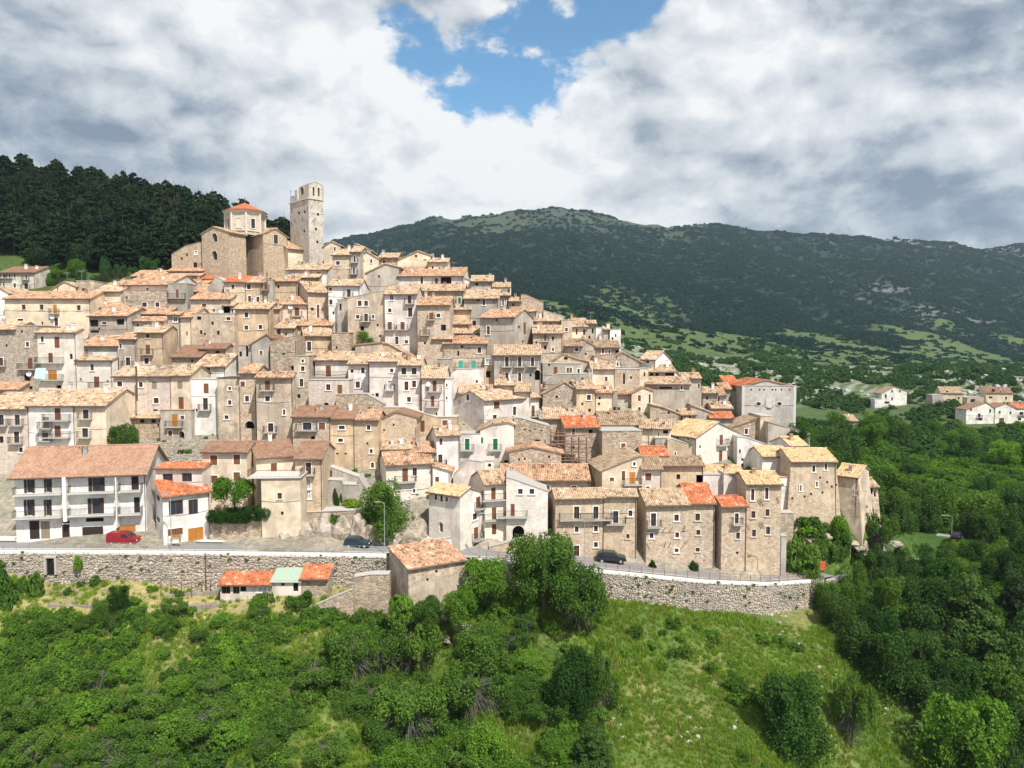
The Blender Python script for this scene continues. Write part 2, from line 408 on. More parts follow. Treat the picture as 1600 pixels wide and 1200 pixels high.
class MB:
    def __init__(s): s.v = []; s.f = []; s.m = []; s.mats = []
    def mi(s, mat):
        if mat not in s.mats: s.mats.append(mat)
        return s.mats.index(mat)
    def poly(s, pts, mat):
        i = len(s.v); s.v += [tuple(p) for p in pts]; s.f.append(tuple(range(i, i + len(pts)))); s.m.append(s.mi(mat))
    def box(s, x0, x1, y0, y1, z0, z1, mat):
        i = len(s.v)
        s.v += [(x0, y0, z0), (x1, y0, z0), (x1, y1, z0), (x0, y1, z0), (x0, y0, z1), (x1, y0, z1), (x1, y1, z1), (x0, y1, z1)]
        for q in ((0, 3, 2, 1), (4, 5, 6, 7), (0, 1, 5, 4), (1, 2, 6, 5), (2, 3, 7, 6), (3, 0, 4, 7)):
            s.f.append(tuple(i + k for k in q)); s.m.append(s.mi(mat))
    def hexa(s, p, mat):
        i = len(s.v); s.v += [tuple(q) for q in p]
        for q in ((0, 3, 2, 1), (4, 5, 6, 7), (0, 1, 5, 4), (1, 2, 6, 5), (2, 3, 7, 6), (3, 0, 4, 7)):
            s.f.append(tuple(i + k for k in q)); s.m.append(s.mi(mat))
    def bar(s, a, b, r, mat, n=6):
        a = Vector(a); b = Vector(b); d = (b - a).normalized()
        u = d.orthogonal().normalized(); w = d.cross(u); i = len(s.v)
        for c in (a, b):
            for k in range(n):
                t = 2 * PI * k / n
                s.v.append(tuple(c + u * (r * math.cos(t)) + w * (r * math.sin(t))))
        for k in range(n):
            s.f.append((i + k, i + (k + 1) % n, i + n + (k + 1) % n, i + n + k)); s.m.append(s.mi(mat))
        s.f.append(tuple(i + n + k for k in range(n))); s.m.append(s.mi(mat))
        s.f.append(tuple(i + n - 1 - k for k in range(n))); s.m.append(s.mi(mat))
    def cyl(s, x, y, z0, z1, r, mat, n=10, r1=None):
        i = len(s.v); r1 = r if r1 is None else r1
        for z, rr in ((z0, r), (z1, r1)):
            for k in range(n):
                t = 2 * PI * (k + .5) / n; s.v.append((x + rr * math.cos(t), y + rr * math.sin(t), z))
        for k in range(n):
            s.f.append((i + k, i + (k + 1) % n, i + n + (k + 1) % n, i + n + k)); s.m.append(s.mi(mat))
        s.f.append(tuple(i + n + k for k in range(n))); s.m.append(s.mi(mat))
    def mesh(s, name):
        me = bpy.data.meshes.new(name); me.from_pydata(s.v, [], s.f)
        for m_ in s.mats: me.materials.append(MATS[m_])
        me.polygons.foreach_set('material_index', s.m); me.update()
        return me
    def build(s, name, parent=None, loc=(0, 0, 0), rz=0.0): return obj(name, s.mesh(name), parent, loc, rz)

rng = random.Random(7)
nrg = np.random.default_rng(11)

# ------------------------------------------------------------------ ground as a function of view azimuth and distance
DV_Y = [330, 400, 500, 600, 700, 800, 850, 900]
DV_D = [196, 178, 157, 138, 120, 107, 102.5, 100]
def Dv(x, y):
    d = float(np.interp(y, DV_Y, DV_D))
    if x > 750: d += (x - 750) * 0.035 * min(1, max(0, (790 - y) / 120))
    return d

WX = [-700, -300, 0, 90, 330, 600, 780, 920, 1000, 1100, 1200, 1285, 1340, 1400, 1600, 2300]
WD = [92, 94, 97, 97.3, 98, 99, 100.5, 101.6, 102, 103, 106, 110, 116, 125, 128, 128]
WT = [862, 862, 862, 862, 864, 868, 876, 890, 898, 908, 912, 906, 895, 880, 872, 872]     # top of the retaining wall
WB = [900, 896, 892, 912, 926, 926, 920, 932, 940, 957, 961, 946, 905, 880, 872, 872]     # its foot
def wd(x): return float(np.interp(x, WX, WD))

def rbf(pts):
    pts = np.array(pts, dtype=float)
    q = np.c_[pts[:, 0] / 100.0, np.log(pts[:, 1]) * 8.0]
    n = len(q)
    A = np.sqrt(((q[:, None] - q[None]) ** 2).sum(-1) + 0.02)
    Pm = np.c_[np.ones(n), q]
    M = np.zeros((n + 3, n + 3)); M[:n, :n] = A + np.eye(n) * 1e-6; M[:n, n:] = Pm; M[n:, :n] = Pm.T
    sol = np.linalg.solve(M, np.r_[pts[:, 2], 0, 0, 0])
    def f(x, D):
        x = np.atleast_1d(np.asarray(x, float)); D = np.atleast_1d(np.asarray(D, float))
        a = np.c_[x / 100.0, np.log(D) * 8.0]
        out = np.empty(len(a))
        for s in range(0, len(a), 20000):
            b_ = a[s:s + 20000]
            K = np.sqrt(((b_[:, None] - q[None]) ** 2).sum(-1) + 0.02)
            out[s:s + 20000] = K @ sol[:n] + sol[n] + b_ @ sol[n + 1:]
        return out
    return f

front = []
for i in range(len(WX)): front.append((WX[i], WD[i], WB[i]))
for x in (-700, -300, 0, 100, 250, 400, 500):
    front += [(x, wd(x) - 2.5, 930 if x > 60 else 922), (x, wd(x) - 4.5, 940), (x, wd(x) - 8.5, 970), (x, 81, 1080), (x, 73, 1200), (x, 55, 1500)]
for x in (650, 800, 900):
    front += [(x, wd(x) - 4, 960), (x, 89, 1050), (x, 77, 1200), (x, 55, 1560)]
for x in (1000, 1100, 1200):
    front += [(x, wd(x) - 5, 990), (x, 90, 1080), (x, 79, 1200), (x, 55, 1560)]
front += [(1290, 102, 1000), (1340, 92, 1150), (1350, 85, 1250), (1400, 108, 960), (1480, 112, 950), (1480, 98, 1080), (1480, 86, 1250), (1620, 112, 960),
          (1620, 98, 1100), (1620, 86, 1280), (1400, 55, 1650), (1620, 55, 1650), (2000, 105, 1000), (2000, 86, 1300), (2300, 55, 1700), (2300, 105, 1000)]
back = []
for i in range(len(WX)): back.append((WX[i], WD[i] + 0.3, WT[i]))
back += [(650, 104.5, 858), (700, 104.5, 866), (700, 107, 862), (800, 104.5, 874), (800, 107.3, 868), (870, 107, 880), (650, 107, 852),
         (-300, 101, 850), (0, 102.3, 849), (330, 103, 849), (600, 106, 850), (920, 107, 880), (1000, 107.5, 882), (1100, 109, 891), (1200, 111, 894), (1285, 114, 893)]
SILX = [-300, 0, 250, 450, 540, 700, 850, 970, 1100, 1180, 1250]
SILY = [440, 450, 448, 440, 432, 437, 500, 548, 608, 664, 692]
for x in (-300, -100, 50, 170, 290, 410, 530, 650, 770, 890, 1010, 1120, 1200, 1250):
    ys = float(np.interp(x, SILX, SILY)); y = 815
    while y > ys + 5:
        if Dv(x, y) > wd(x) + 11.5: back.append((x, Dv(x, y) + 1, y + 16))
        y -= 55
    D = Dv(x, ys)
    back.append((x, D + 3, ys + 16))
    if x > 350: back += [(x, D + 30, ys + 50), (x, D * 1.5, ys + 90)]
back += [(1235, 118, 842), (1300, 118.5, 818), (1262, 117, 834), (1335, 121, 816), (1362, 125, 812), (1400, 131, 832), (1250, 114.5, 866), (1300, 115.5, 850), (1345, 118, 845), (1300, 140, 836), (1370, 145, 832), (1400, 150, 830), (1490, 131, 853), (1600, 137, 858), (2000, 140, 860), (1300, 160, 790), (1450, 180, 755), (1600, 180, 755), (2000, 180, 755), (1300, 230, 708), (1600, 230, 706), (2000, 230, 700),
         (1300, 300, 672), (1450, 300, 669), (1600, 300, 668), (1400, 330, 657), (1600, 330, 659), (1280, 390, 640), (1400, 390, 633), (1600, 390, 631), (2000, 390, 631),
         (1300, 480, 604), (1400, 480, 594), (1500, 480, 590), (1600, 480, 592), (2000, 480, 590), (1150, 430, 606), (1050, 430, 585), (960, 430, 566), (1000, 800, 532), (1150, 800, 548), (1300, 800, 562),
         (1600, 800, 575), (2000, 800, 575), (880, 900, 482), (1000, 1000, 500), (1300, 1100, 532), (1450, 1100, 548), (1600, 1100, 566), (2000, 1100, 566), (870, 1250, 468), (1050, 1250, 505), (1300, 1300, 520), (1600, 1300, 552),
         (2000, 1300, 552), (600, 900, 455), (600, 1250, 430), (300, 1250, 470), (0, 1250, 470), (-300, 1250, 470)]
back += [(-700, 330, 250), (-300, 330, 260), (0, 330, 288), (60, 330, 294), (120, 325, 304), (200, 320, 322), (280, 315, 338), (340, 300, 352), (400, 290, 382), (450, 280, 408), (0, 200, 458), (0, 215, 436), (100, 200, 450), (200, 200, 442), (100, 215, 430), (300, 200, 432), (-300, 200, 436),
         (0, 260, 366), (200, 260, 376), (330, 250, 390), (-300, 260, 340), (0, 420, 330), (200, 420, 360), (400, 420, 430), (-300, 420, 300), (-700, 420, 300), (-700, 200, 436), (480, 200, 440), (300, 186, 448), (400, 188, 452)]
CRX = [-700, 300, 450, 545, 600, 680, 760, 880, 960, 1050, 1100, 1170, 1300, 1400, 1440, 1530, 1580, 1640, 2300]
CRY = [400, 400, 396, 382, 363, 345, 336, 326, 341, 358, 353, 369, 371, 373, 383, 390, 384, 392, 400]
for x, y in zip(CRX, CRY):
    back += [(x, 2600, y), (x, 3300, y + 30)]
    if x >= 545: back += [(x, 1900, y + (float(np.interp(x, [545, 900, 1600], [430, 470, 540])) - y) * 0.42)]
f_front = rbf(front); f_back = rbf(back)

def ground_px(x, D):
    x = np.atleast_1d(np.asarray(x, float)); D = np.atleast_1d(np.asarray(D, float)); x, D = np.broadcast_arrays(x, D)
    w = np.interp(x, WX, WD)
    fr = D < w
    out = np.empty(len(x))
    if fr.any(): out[fr] = f_front(x[fr], D[fr])
    if (~fr).any(): out[~fr] = f_back(x[~fr], D[~fr])
    return out

def Parr(x, y, D):
    xc = (x - 800) / F; yc = (600 - y) / F
    dy = math.cos(PITCH) + yc * math.sin(PITCH); dz = -math.sin(PITCH) + yc * math.cos(PITCH)
    return np.stack([xc / dy * D, D, dz / dy * D], -1)

def fbm(p, octv=4):
    return mnoise.fractal(Vector(p), 0.9, 2.1, octv)

def relief(x, Y, pts):
    """small height noise, growing with distance, that keeps the broad shape"""
    out = np.zeros(len(pts))
    for i, p in enumerate(pts):
        D = p[1]; w = WD_AT(p)
        if D < w - 1: out[i] = min(1.0, (w - 1 - D) / 5) * 0.5 * fbm((p[0] * 0.12, D * 0.1, 3.7)); continue
        a2 = float(np.interp(D, [125, 150, 300, 500, 900], [0, 0.8, 1.2, 5.0, 5.0]))
        a3 = float(np.interp(D, [900, 1500, 2600], [0, 24, 34]))
        if a2: out[i] += a2 * fbm((p[0] * 0.02, D * 0.014, 3.7))
        if a3: out[i] += a3 * fbm((p[0] * 0.0042, D * 0.003, 9.1))
    return out

def WD_AT(p):
    return wd(800 + F * p[0] / max(1.0, p[1] * math.cos(PITCH) - p[2] * math.sin(PITCH)))

def ground_z(x, D):
    """world points of the ground at pixel columns x and distances D"""
    x = np.atleast_1d(np.asarray(x, float)); D = np.atleast_1d(np.asarray(D, float)); x, D = np.broadcast_arrays(x, D)
    p = Parr(x, ground_px(x, D), D)
    p[:, 2] += relief(x, D, p)
    return p

def ground_hit(px, py, dmin=56, dmax=3000):
    Ds = np.exp(np.linspace(math.log(dmin), math.log(dmax), 260))
    ys = ground_px(np.full(len(Ds), float(px)), Ds)
    for i in range(len(Ds)):
        if ys[i] <= py:
            return ground_z([px], [Ds[i]])[0]
    return ground_z([px], [dmax])[0]
# ------------------------------------------------------------------ terrain meshes
def zone_colour(x, D, y, p):
    """bare colour of the ground itself"""
    n = fbm((p[0] * 0.05, p[1] * 0.05, 0.3), 3); n2 = fbm((p[0] * 0.23, p[1] * 0.23, 5.3), 3)
    grass = np.array((0.085, 0.135, 0.026)); dry = np.array((0.26, 0.215, 0.105)); green = np.array((0.05, 0.105, 0.02))
    rub = np.array((0.25, 0.225, 0.185)); kar = np.array((0.36, 0.355, 0.32)); mount = np.array((0.012, 0.027, 0.019)); mead = np.array((0.066, 0.098, 0.030)); pine = np.array((0.055, 0.075, 0.03))  # mount: cloud shade over the mountain is put into this dark colour
    w = wd(x)
    if D < w:
        c = grass + (dry - grass) * min(1, max(0, 0.25 + 1.5 * n2 + 0.6 * n - 0.1)) * 0.55
        if x < 560 and D > 85:
            c = c + (dry * 1.25 - c) * min(1, (D - 85) / 3.5) * 0.8
        c = c + (green - c) * min(1, max(0, -1.4 * n + 0.1))
        return c
    if D < 200 and x < 1275:
        if D > float(Dv(x, np.interp(x, SILX, SILY))) + 6 or (x < 330 and D > 186): return grass * 0.6 if x < 400 else mead
        return rub * (1 + 0.3 * n2)
    if x < 520 and D < 700:
        t = min(1, max(0, n2 * 2.0 + 0.1)); c = pine + (mead * 1.4 - pine) * t
        c = c + (kar - c) * min(1, max(0, n * 2.2 - 0.65 + (0.35 if D > 300 else 0)))
        if D < 250: c = c + (grass * .7 - c) * 0.75
        return c
    if D < 290:
        return green * 0.9 + (grass - green) * min(1, max(0, n + 0.5))
    if D < 700:
        c = np.array((0.06, 0.095, 0.028)) + (mead - green) * max(0, n)
        t = min(1, max(0, (D - 380) / 60)) * min(1, max(0, n2 * 2.6 + 0.35)); c = c + (kar * 0.85 - c) * t * 0.75
        return c
    if D < 1500:
        n3 = fbm((p[0] * 0.006, p[1] * 0.004, 1.3), 3)
        t = min(1, max(0, 1.15 - (D - 950) / 400 + n3 * 2.0))
        return mount + (mead * 1.05 - mount) * t
    n3 = fbm((p[0] * 0.004, p[1] * 0.004, 7.3), 3)
    top = np.interp(x, CRX, CRY)
    t = 0
    if 680 < x < 1110: t = min(1, max(0, 1.15 - (y - top) / 26 + n3 * 0.9))
    c = mount + (np.array((0.050, 0.066, 0.038)) - mount) * t
    if x > 1150:
        c = c + (np.array((0.17, 0.17, 0.17)) - c) * min(1, max(0, n3 * 3.2 - 1.15 + max(0, (12 - (y - top)) / 14)))
    return c

def groundmat():
    m, nt, b = newmat('ground')
    at = nt.nodes.new('ShaderNodeAttribute'); at.attribute_name = 'zone'
    g = nt.nodes.new('ShaderNodeNewGeometry'); pos = g.outputs['Position']
    n = tnoise(nt, pos, 1.2, 8, 0.7); n2 = tnoise(nt, pos, 0.16, 8, 0.7, 0.3)
    k = ramp(nt, n, [(0.3, (0.55, 0.55, 0.55)), (0.7, (1.45, 1.45, 1.45))])
    k2 = ramp(nt, n2, [(0.35, (0.75, 0.80, 0.75)), (0.65, (1.2, 1.15, 1.1))])
    c = mixc(nt, 1.0, mixc(nt, 1.0, at.outputs['Color'], k, 'MULTIPLY'), k2, 'MULTIPLY')
    link(nt, c, b.inputs['Base Color'])
    bm = nt.nodes.new('ShaderNodeBump'); bm.inputs['Strength'].default_value = 0.8; bm.inputs['Distance'].default_value = 0.25
    link(nt, n, bm.inputs['Height']); link(nt, bm.outputs[0], b.inputs['Normal'])
groundmat()

def terrain(name, xs, Drows):
    """Drows: for each column x a list of distances (same length)"""
    nx = len(xs); ny = len(Drows[0])
    X = np.repeat(xs, ny); Dd = np.concatenate([np.asarray(r, float) for r in Drows])
    y = (f_front if name == 'slope_ground' else f_back)(X, Dd)
    p = Parr(X, y, Dd); p[:, 2] += relief(X, Dd, p)
    idx = np.arange(nx * ny).reshape(nx, ny)
    Fq = np.stack([idx[:-1, :-1], idx[1:, :-1], idx[1:, 1:], idx[:-1, 1:]], -1).reshape(-1, 4)
    me = npmesh(name, p, Fq, 'ground', smooth=True)
    ca = me.attributes.new('zone', 'FLOAT_COLOR', 'POINT')
    cols = np.ones((len(p), 4), dtype=np.float32)
    for i in range(len(p)): cols[i, :3] = zone_colour(X[i], Dd[i] + (0.5 if name != 'slope_ground' else -0.05), y[i], p[i])
    ca.data.foreach_set('color', cols.ravel())
    return setp(obj(name, me), kind='structure')

xs = np.arange(-700, 2301, 14.0)
terrain('slope_ground', xs, [list(np.linspace(34, wd(x) - 0.02, 60)) for x in xs])
xs2 = np.arange(-700, 2301, 12.0)
terrain('hill_ground', xs2, [[wd(x) + 0.35 + t for t in (0, 1.5, 3, 5, 8, 12, 17)] + list(np.exp(np.linspace(math.log(wd(x) + 22), math.log(3300), 170))) for x in xs2])

# ------------------------------------------------------------------ houses
def cutlist(vals, lo, hi):
    r = [lo]
    for v in sorted(vals):
        if v > r[-1] + 1e-4 and v < hi - 1e-4: r.append(v)
    r.append(hi); return r

def panel(mb, prof, zb, holes, to3, mat, depth=0.22, inward=(0, 1)):
    """wall panel with real openings. prof: [(s, ztop)...]; holes: (s0, s1, z0, z1); to3(s, z, inset)"""
    s_lo, s_hi = prof[0][0], prof[-1][0]
    ps = [a for a, _ in prof]; pz = [c for _, c in prof]
    top = lambda s: float(np.interp(s, ps, pz))
    S = cutlist([h[0] for h in holes] + [h[1] for h in holes] + ps, s_lo, s_hi)
    zmax = max(pz)
    Z = cutlist([h[2] for h in holes] + [h[3] for h in holes], zb, zmax)
    for i in range(len(S) - 1):
        s0, s1 = S[i], S[i + 1]; t0, t1 = top(s0 + 1e-6), top(s1 - 1e-6)
        for j in range(len(Z) - 1):
            z0, z1 = Z[j], Z[j + 1]
            if z0 >= max(t0, t1) - 1e-5: continue
            cs, cz = (s0 + s1) / 2, (z0 + z1) / 2
            if any(h[0] < cs < h[1] and h[2] < cz < h[3] for h in holes): continue
            q = [(s0, z0), (s1, z0), (s1, z1), (s0, z1)]
            if z1 > min(t0, t1) + 1e-6:
                f = lambda pt: pt[1] - (t0 + (t1 - t0) * (pt[0] - s0) / (s1 - s0))
                o = []
                for k in range(4):
                    a, b_ = q[k], q[(k + 1) % 4]; fa, fb = f(a), f(b_)
                    if fa <= 0: o.append(a)
                    if (fa < 0 < fb) or (fb < 0 < fa):
                        u = fa / (fa - fb); o.append((a[0] + (b_[0] - a[0]) * u, a[1] + (b_[1] - a[1]) * u))
                q = o
            if len(q) >= 3: mb.poly([to3(a, c, 0) for a, c in q], mat)
    for (a0, a1, z0, z1) in holes:
        c = [(a0, z0), (a1, z0), (a1, z1), (a0, z1)]
        for k in range(4):
            p, q = c[k], c[(k + 1) % 4]
            mb.poly([to3(p[0], p[1], 0), to3(p[0], p[1], depth), to3(q[0], q[1], depth), to3(q[0], q[1], 0)], mat)

def tile_mesh(name, o, e, s, W, Ls, tw, tl, mat, hgt=0.075, smoothrow=False, cap=True):
    """barrel tiles over a slope: o upper corner, e along the ridge, s down the slope"""
    o = np.array(o, float); e = np.array(e, float); s = np.array(s, float); n = np.cross(e, s); n = n if n[2] > 0 else -n
    nx = max(1, int(round(W / tw))); tw = W / nx; ny = max(1, int(math.ceil(Ls / tl)))
    I, J = np.meshgrid(np.arange(nx), np.arange(ny), indexing='ij'); I = I.ravel(); J = J.ravel(); N = len(I)
    jx = nrg.normal(0, 0.018, N) + 0.05 * np.sin(J * 0.9 + nrg.uniform(0, 6)) * tw; jz = nrg.normal(0, 0.012, N) + 0.03
    y0 = J * tl; y1 = np.minimum(y0 + tl * 1.1, Ls + 0.04) + nrg.normal(0, 0.015, N)
    cx = (I + 0.5) * tw + jx; hw = 0.47 * tw
    def pt(dx, y, z): return o + e * (cx + dx)[:, None] + s * np.asarray(y)[:, None] + n * np.asarray(z)[:, None]
    up = jz; dn = jz + 0.03
    V = np.stack([pt(-hw, y0, up), pt(-hw * .5, y0, up + hgt), pt(hw * .5, y0, up + hgt), pt(hw, y0, up),
                  pt(-hw, y1, dn), pt(-hw * .5, y1, dn + hgt), pt(hw * .5, y1, dn + hgt), pt(hw, y1, dn)], 1).reshape(-1, 3)
    b = (np.arange(N) * 8)[:, None]
    Fq = np.concatenate([b + np.array(q) for q in ((0, 1, 5, 4), (1, 2, 6, 5), (2, 3, 7, 6), (5, 6, 7, 4))], 0)
    base = nrg.random(N); ph = nrg.uniform(0, 50)
    patch = np.array([fbm(((cx[i]) * 0.9 + ph, y0[i] * 1.0, ph), 2) for i in range(N)])
    col = np.clip(base * 0.70 + 0.15 + patch * 0.6, 0.0, 1.0); rare = nrg.random(N) < 0.04; col[rare] = 1.0 - col[rare] * 0.2
    return npmesh(name, V, Fq, mat, attr=np.tile(col, 4))

ROOFS = {'p': ('tile_p', 'slab'), 'n': ('tile_n', 'slab'), 'o': ('tile_o', 'slab'), 'y': ('tile_y', 'slab'), 'r': ('tile_r', 'slab'), 'b': ('tile_b', 'slab'), 'a': ('tile_a', 'slab')}

def roof_slab(parent, name, p0, p1, p2, p3, thick, mat, tmat=None, D=120, smooth=False):
    """p0,p1 upper edge (left,right), p3,p2 lower edge, in the frame of the house"""
    mb = MB(); th = Vector((0, 0, -thick))
    P4 = [Vector(p) for p in (p0, p1, p2, p3)]
    mb.hexa([P4[3] + th, P4[2] + th, P4[1] + th, P4[0] + th, P4[3], P4[2], P4[1], P4[0]], mat)
    return mb, P4

def add_tiles(roof, P4, tmat, D):
    e = (P4[1] - P4[0]); W = e.length; e.normalize(); s = (P4[3] - P4[0]); Ls = s.length; s.normalize()
    if tmat in ('tile_a', 'tile_b'): tw, tl, h = 0.34, 0.42, 0.028
    elif tmat == 'tile_r': tw, tl, h = 0.30, 0.42, 0.05
    else: tw, tl, h = (0.30, 0.42, 0.085) if D < 125 else (0.36, 0.5, 0.10)
    me = tile_mesh('roof_tiles', P4[0] + Vector((0, 0, 0.01)), e, s, W, Ls, tw, tl, tmat, h)
    t = obj('roof_tiles', me, roof); t['kind'] = 'stuff'
    return t

_cache = {}
def q(v, st=0.1): return max(st, round(v / st) * st)

def win_meshes(t, w, h):
    key = (t, w, h)
    if key in _cache: return _cache[key]
    tall = h > w * 1.7
    # pane with sashes
    m = MB(); g = 'curtain' if t in 'c' else 'glass'
    m.poly([(-w / 2 - .02, 0.17, 0), (w / 2 + .02, 0.17, 0), (w / 2 + .02, 0.17, h), (-w / 2 - .02, 0.17, h)], g)
    sash = 'fr_brown' if t in 'wdbnv' else 'fr_white'
    if t in 'wdbncov':
        for x in (-w / 2 + .04, 0, w / 2 - .04): m.box(x - .035, x + .035, 0.12, 0.165, 0, h, sash)
        for z in (0.04, h - 0.04) + ((h * 0.55,) if tall else ()): m.box(-w / 2, w / 2, 0.125, 0.163, z - .035, z + .035, sash)
    pane = m.mesh('window')
    res = {'pane': pane}
    if t in 'wdbcno':
        fm = 'fr_stone' if t == 'n' else 'fr_white'; k = 0.13
        f = MB()
        f.box(-w / 2 - k, -w / 2 - .001, -0.045, 0.05, -0.0, h + k, fm); f.box(w / 2 + .001, w / 2 + k, -0.045, 0.05, -0.0, h + k, fm)
        f.box(-w / 2, w / 2, -0.044, 0.05, h + .001, h + k - .002, fm)
        res['frame'] = f.mesh('window_frame')
        s_ = MB(); s_.box(-w / 2 - k - .1, w / 2 + k + .1, -0.15, 0.05, -0.15, -0.002, fm); res['sill'] = s_.mesh('window_sill')
    if t in 'sSGTuUD':
        sm = {'s': 'shutter_brown', 'S': 'shutter_brown', 'G': 'shutter_green', 'T': 'shutter_turq', 'u': 'shutter_tan', 'U': 'shutter_orange', 'D': 'shutter_dark'}[t]
        s_ = MB()
        for x0, x1 in ((-w / 2, -.015), (.015, w / 2)):
            s_.box(x0 + .01, x0 + .08, 0.03, 0.09, 0.02, h - .02, sm); s_.box(x1 - .08, x1 - .01, 0.03, 0.09, 0.02, h - .02, sm)
            z = 0.03
            while z < h - 0.12:
                s_.box(x0 + .08, x1 - .08, 0.05, 0.075, z, z + 0.085, sm); z += 0.115
            s_.box(x0 + .08, x1 - .08, 0.085, 0.092, 0.02, h - .02, sm)
        res['shutter'] = s_.mesh('shutter')
        f = MB(); k = .14; fm = 'fr_white'
        f.box(-w / 2 - k, -w / 2 - .001, -0.03, 0.04, 0, h + k, fm); f.box(w / 2 + .001, w / 2 + k, -0.03, 0.04, 0, h + k, fm); f.box(-w / 2, w / 2, -0.029, 0.04, h + .001, h + k - .002, fm)
        if t in 'sG': res['frame'] = f.mesh('window_frame')
    if t == 'O':
        s_ = MB()
        for sx in (-1, 1): s_.box(sx * (w * .75) - w * .23, sx * (w * .75) + w * .23, -0.07, -0.02, 0, h, 'shutter_dark')
        res['shutter'] = s_.mesh('shutter')
    if t == 'a':
        s_ = MB(); n = 8; r = w / 2; zc = h - r
        for sx in (-1, 1):
            for k in range(n // 2 * 1):
                a0 = PI / 2 * k / (n // 2); a1 = PI / 2 * (k + 1) / (n // 2)
                x0, z0 = sx * r * math.cos(a0), zc + r * math.sin(a0); x1, z1 = sx * r * math.cos(a1), zc + r * math.sin(a1)
                s_.poly([(sx * r, .01, z0), (x0, .01, z0), (x1, .01, z1), (sx * r, .01, z1)], 'fr_stone')
        k = .22
        for i in range(n):
            a0, a1 = PI * i / n, PI * (i + 1) / n
            s_.hexa([(r * math.cos(a0), -.04, zc + r * math.sin(a0)), (r * math.cos(a0), .1, zc + r * math.sin(a0)), (r * math.cos(a1), .1, zc + r * math.sin(a1)), (r * math.cos(a1), -.04, zc + r * math.sin(a1)),
                     ((r + k) * math.cos(a0), -.04, zc + (r + k) * math.sin(a0)), ((r + k) * math.cos(a0), .1, zc + (r + k) * math.sin(a0)), ((r + k) * math.cos(a1), .1, zc + (r + k) * math.sin(a1)), ((r + k) * math.cos(a1), -.04, zc + (r + k) * math.sin(a1))], 'fr_stone')
        res['frame'] = s_.mesh('arch')
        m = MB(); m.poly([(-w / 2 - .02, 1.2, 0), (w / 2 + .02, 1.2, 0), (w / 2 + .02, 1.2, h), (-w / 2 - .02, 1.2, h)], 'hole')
        for sx in (-1, 1): m.poly([(sx * w / 2, .2, 0), (sx * w / 2, 1.2, 0), (sx * w / 2, 1.2, h), (sx * w / 2, .2, h)], 'cement')
        m.poly([(-w / 2, .2, h), (w / 2, .2, h), (w / 2, 1.2, h), (-w / 2, 1.2, h)], 'cement'); m.poly([(-w / 2, .2, 0), (w / 2, .2, 0), (w / 2, 1.2, 0), (-w / 2, 1.2, 0)], 'cement')
        res['pane'] = m.mesh('doorway')
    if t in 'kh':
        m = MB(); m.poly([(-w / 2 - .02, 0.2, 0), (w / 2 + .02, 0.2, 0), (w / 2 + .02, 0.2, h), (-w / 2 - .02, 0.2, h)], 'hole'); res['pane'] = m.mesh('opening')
    _cache[key] = res
    return res

def balcony_mesh(w, dep=0.85, slab='cement', rail='iron'):
    key = ('bal', w, dep, slab, rail)
    if key in _cache: return _cache[key]
    a = MB(); a.box(-w / 2, w / 2, -dep, 0.02, -0.16, 0.0, slab)
    for x in (-w / 2 + .15, w / 2 - .25): a.box(x, x + .1, -dep * .6, 0.0, -0.36, -0.16, slab)
    r = MB()
    z1 = 1.0
    for (x0, y0, x1, y1) in ((-w / 2 + .03, -dep + .03, w / 2 - .03, -dep + .03), (-w / 2 + .03, -dep + .03, -w / 2 + .03, 0), (w / 2 - .03, -dep + .03, w / 2 - .03, 0)):
        L = math.hypot(x1 - x0, y1 - y0); n = max(1, int(L / 0.16))
        for i in range(n + 1):
            x = x0 + (x1 - x0) * i / n; y = y0 + (y1 - y0) * i / n
            r.box(x - .012, x + .012, y - .012, y + .012, 0, z1, rail)
        r.box(min(x0, x1) - .02, max(x0, x1) + .02, min(y0, y1) - .02, max(y0, y1) + .02, z1, z1 + .05, rail)
    _cache[key] = (a.mesh('balcony'), r.mesh('railing'))
    return _cache[key]

def place_window(root, base, a, s, zc, w, h, t, extra, side, L, bat):
    """side 0 front, 1 right wall, -1 left wall. local coordinates of the house"""
    w = q(w); h = q(h)
    if t in 'kh': res = win_meshes('k', w, h)
    else: res = win_meshes(t if t in 'wnaObdcosSGTuUDv' else 'w', w, h)
    off = -bat(zc)
    if side == 0: lx, ly, rr = s, off, 0.0
    elif side == 1: lx, ly, rr = L - off, s, PI / 2
    else: lx, ly, rr = off, s, -PI / 2
    ca, sa = math.cos(a), math.sin(a)
    loc = (base[0] + lx * ca - ly * sa, base[1] + lx * sa + ly * ca, zc - h / 2)
    nm = {'a': 'archway', 'k': 'opening', 'h': 'opening', 'd': 'balcony_door', 'b': 'balcony_door', 'S': 'shuttered_door', 'U': 'shuttered_door'}.get(t, 'window')
    wo = obj(nm, res['pane'], root, loc, a + rr)
    for k in ('frame', 'sill', 'shutter'):
        if k in res: obj({'frame': 'frame', 'sill': 'sill', 'shutter': 'shutter'}[k], res[k], wo)
    if extra:
        bw = w + 1.3 if extra == '+' else float(extra[1:])
        bm, rm = balcony_mesh(q(bw, .2))
        bo = obj('balcony', bm, root, (loc[0], loc[1], loc[2] - 0.02), a + rr); obj('railing', rm, bo)
    return wo

WDEF = {'w': (6, 8), 'n': (6, 8), 'd': (6, 14), 'b': (6, 14), 's': (6, 9), 'S': (7, 15), 'G': (5, 12), 'T': (7, 11), 'u': (7, 10), 'U': (8, 18), 'k': (3, 4), 'h': (5, 6), 'a': (10, 15), 'c': (6, 10), 'O': (8, 18), 'o': (8, 14)}

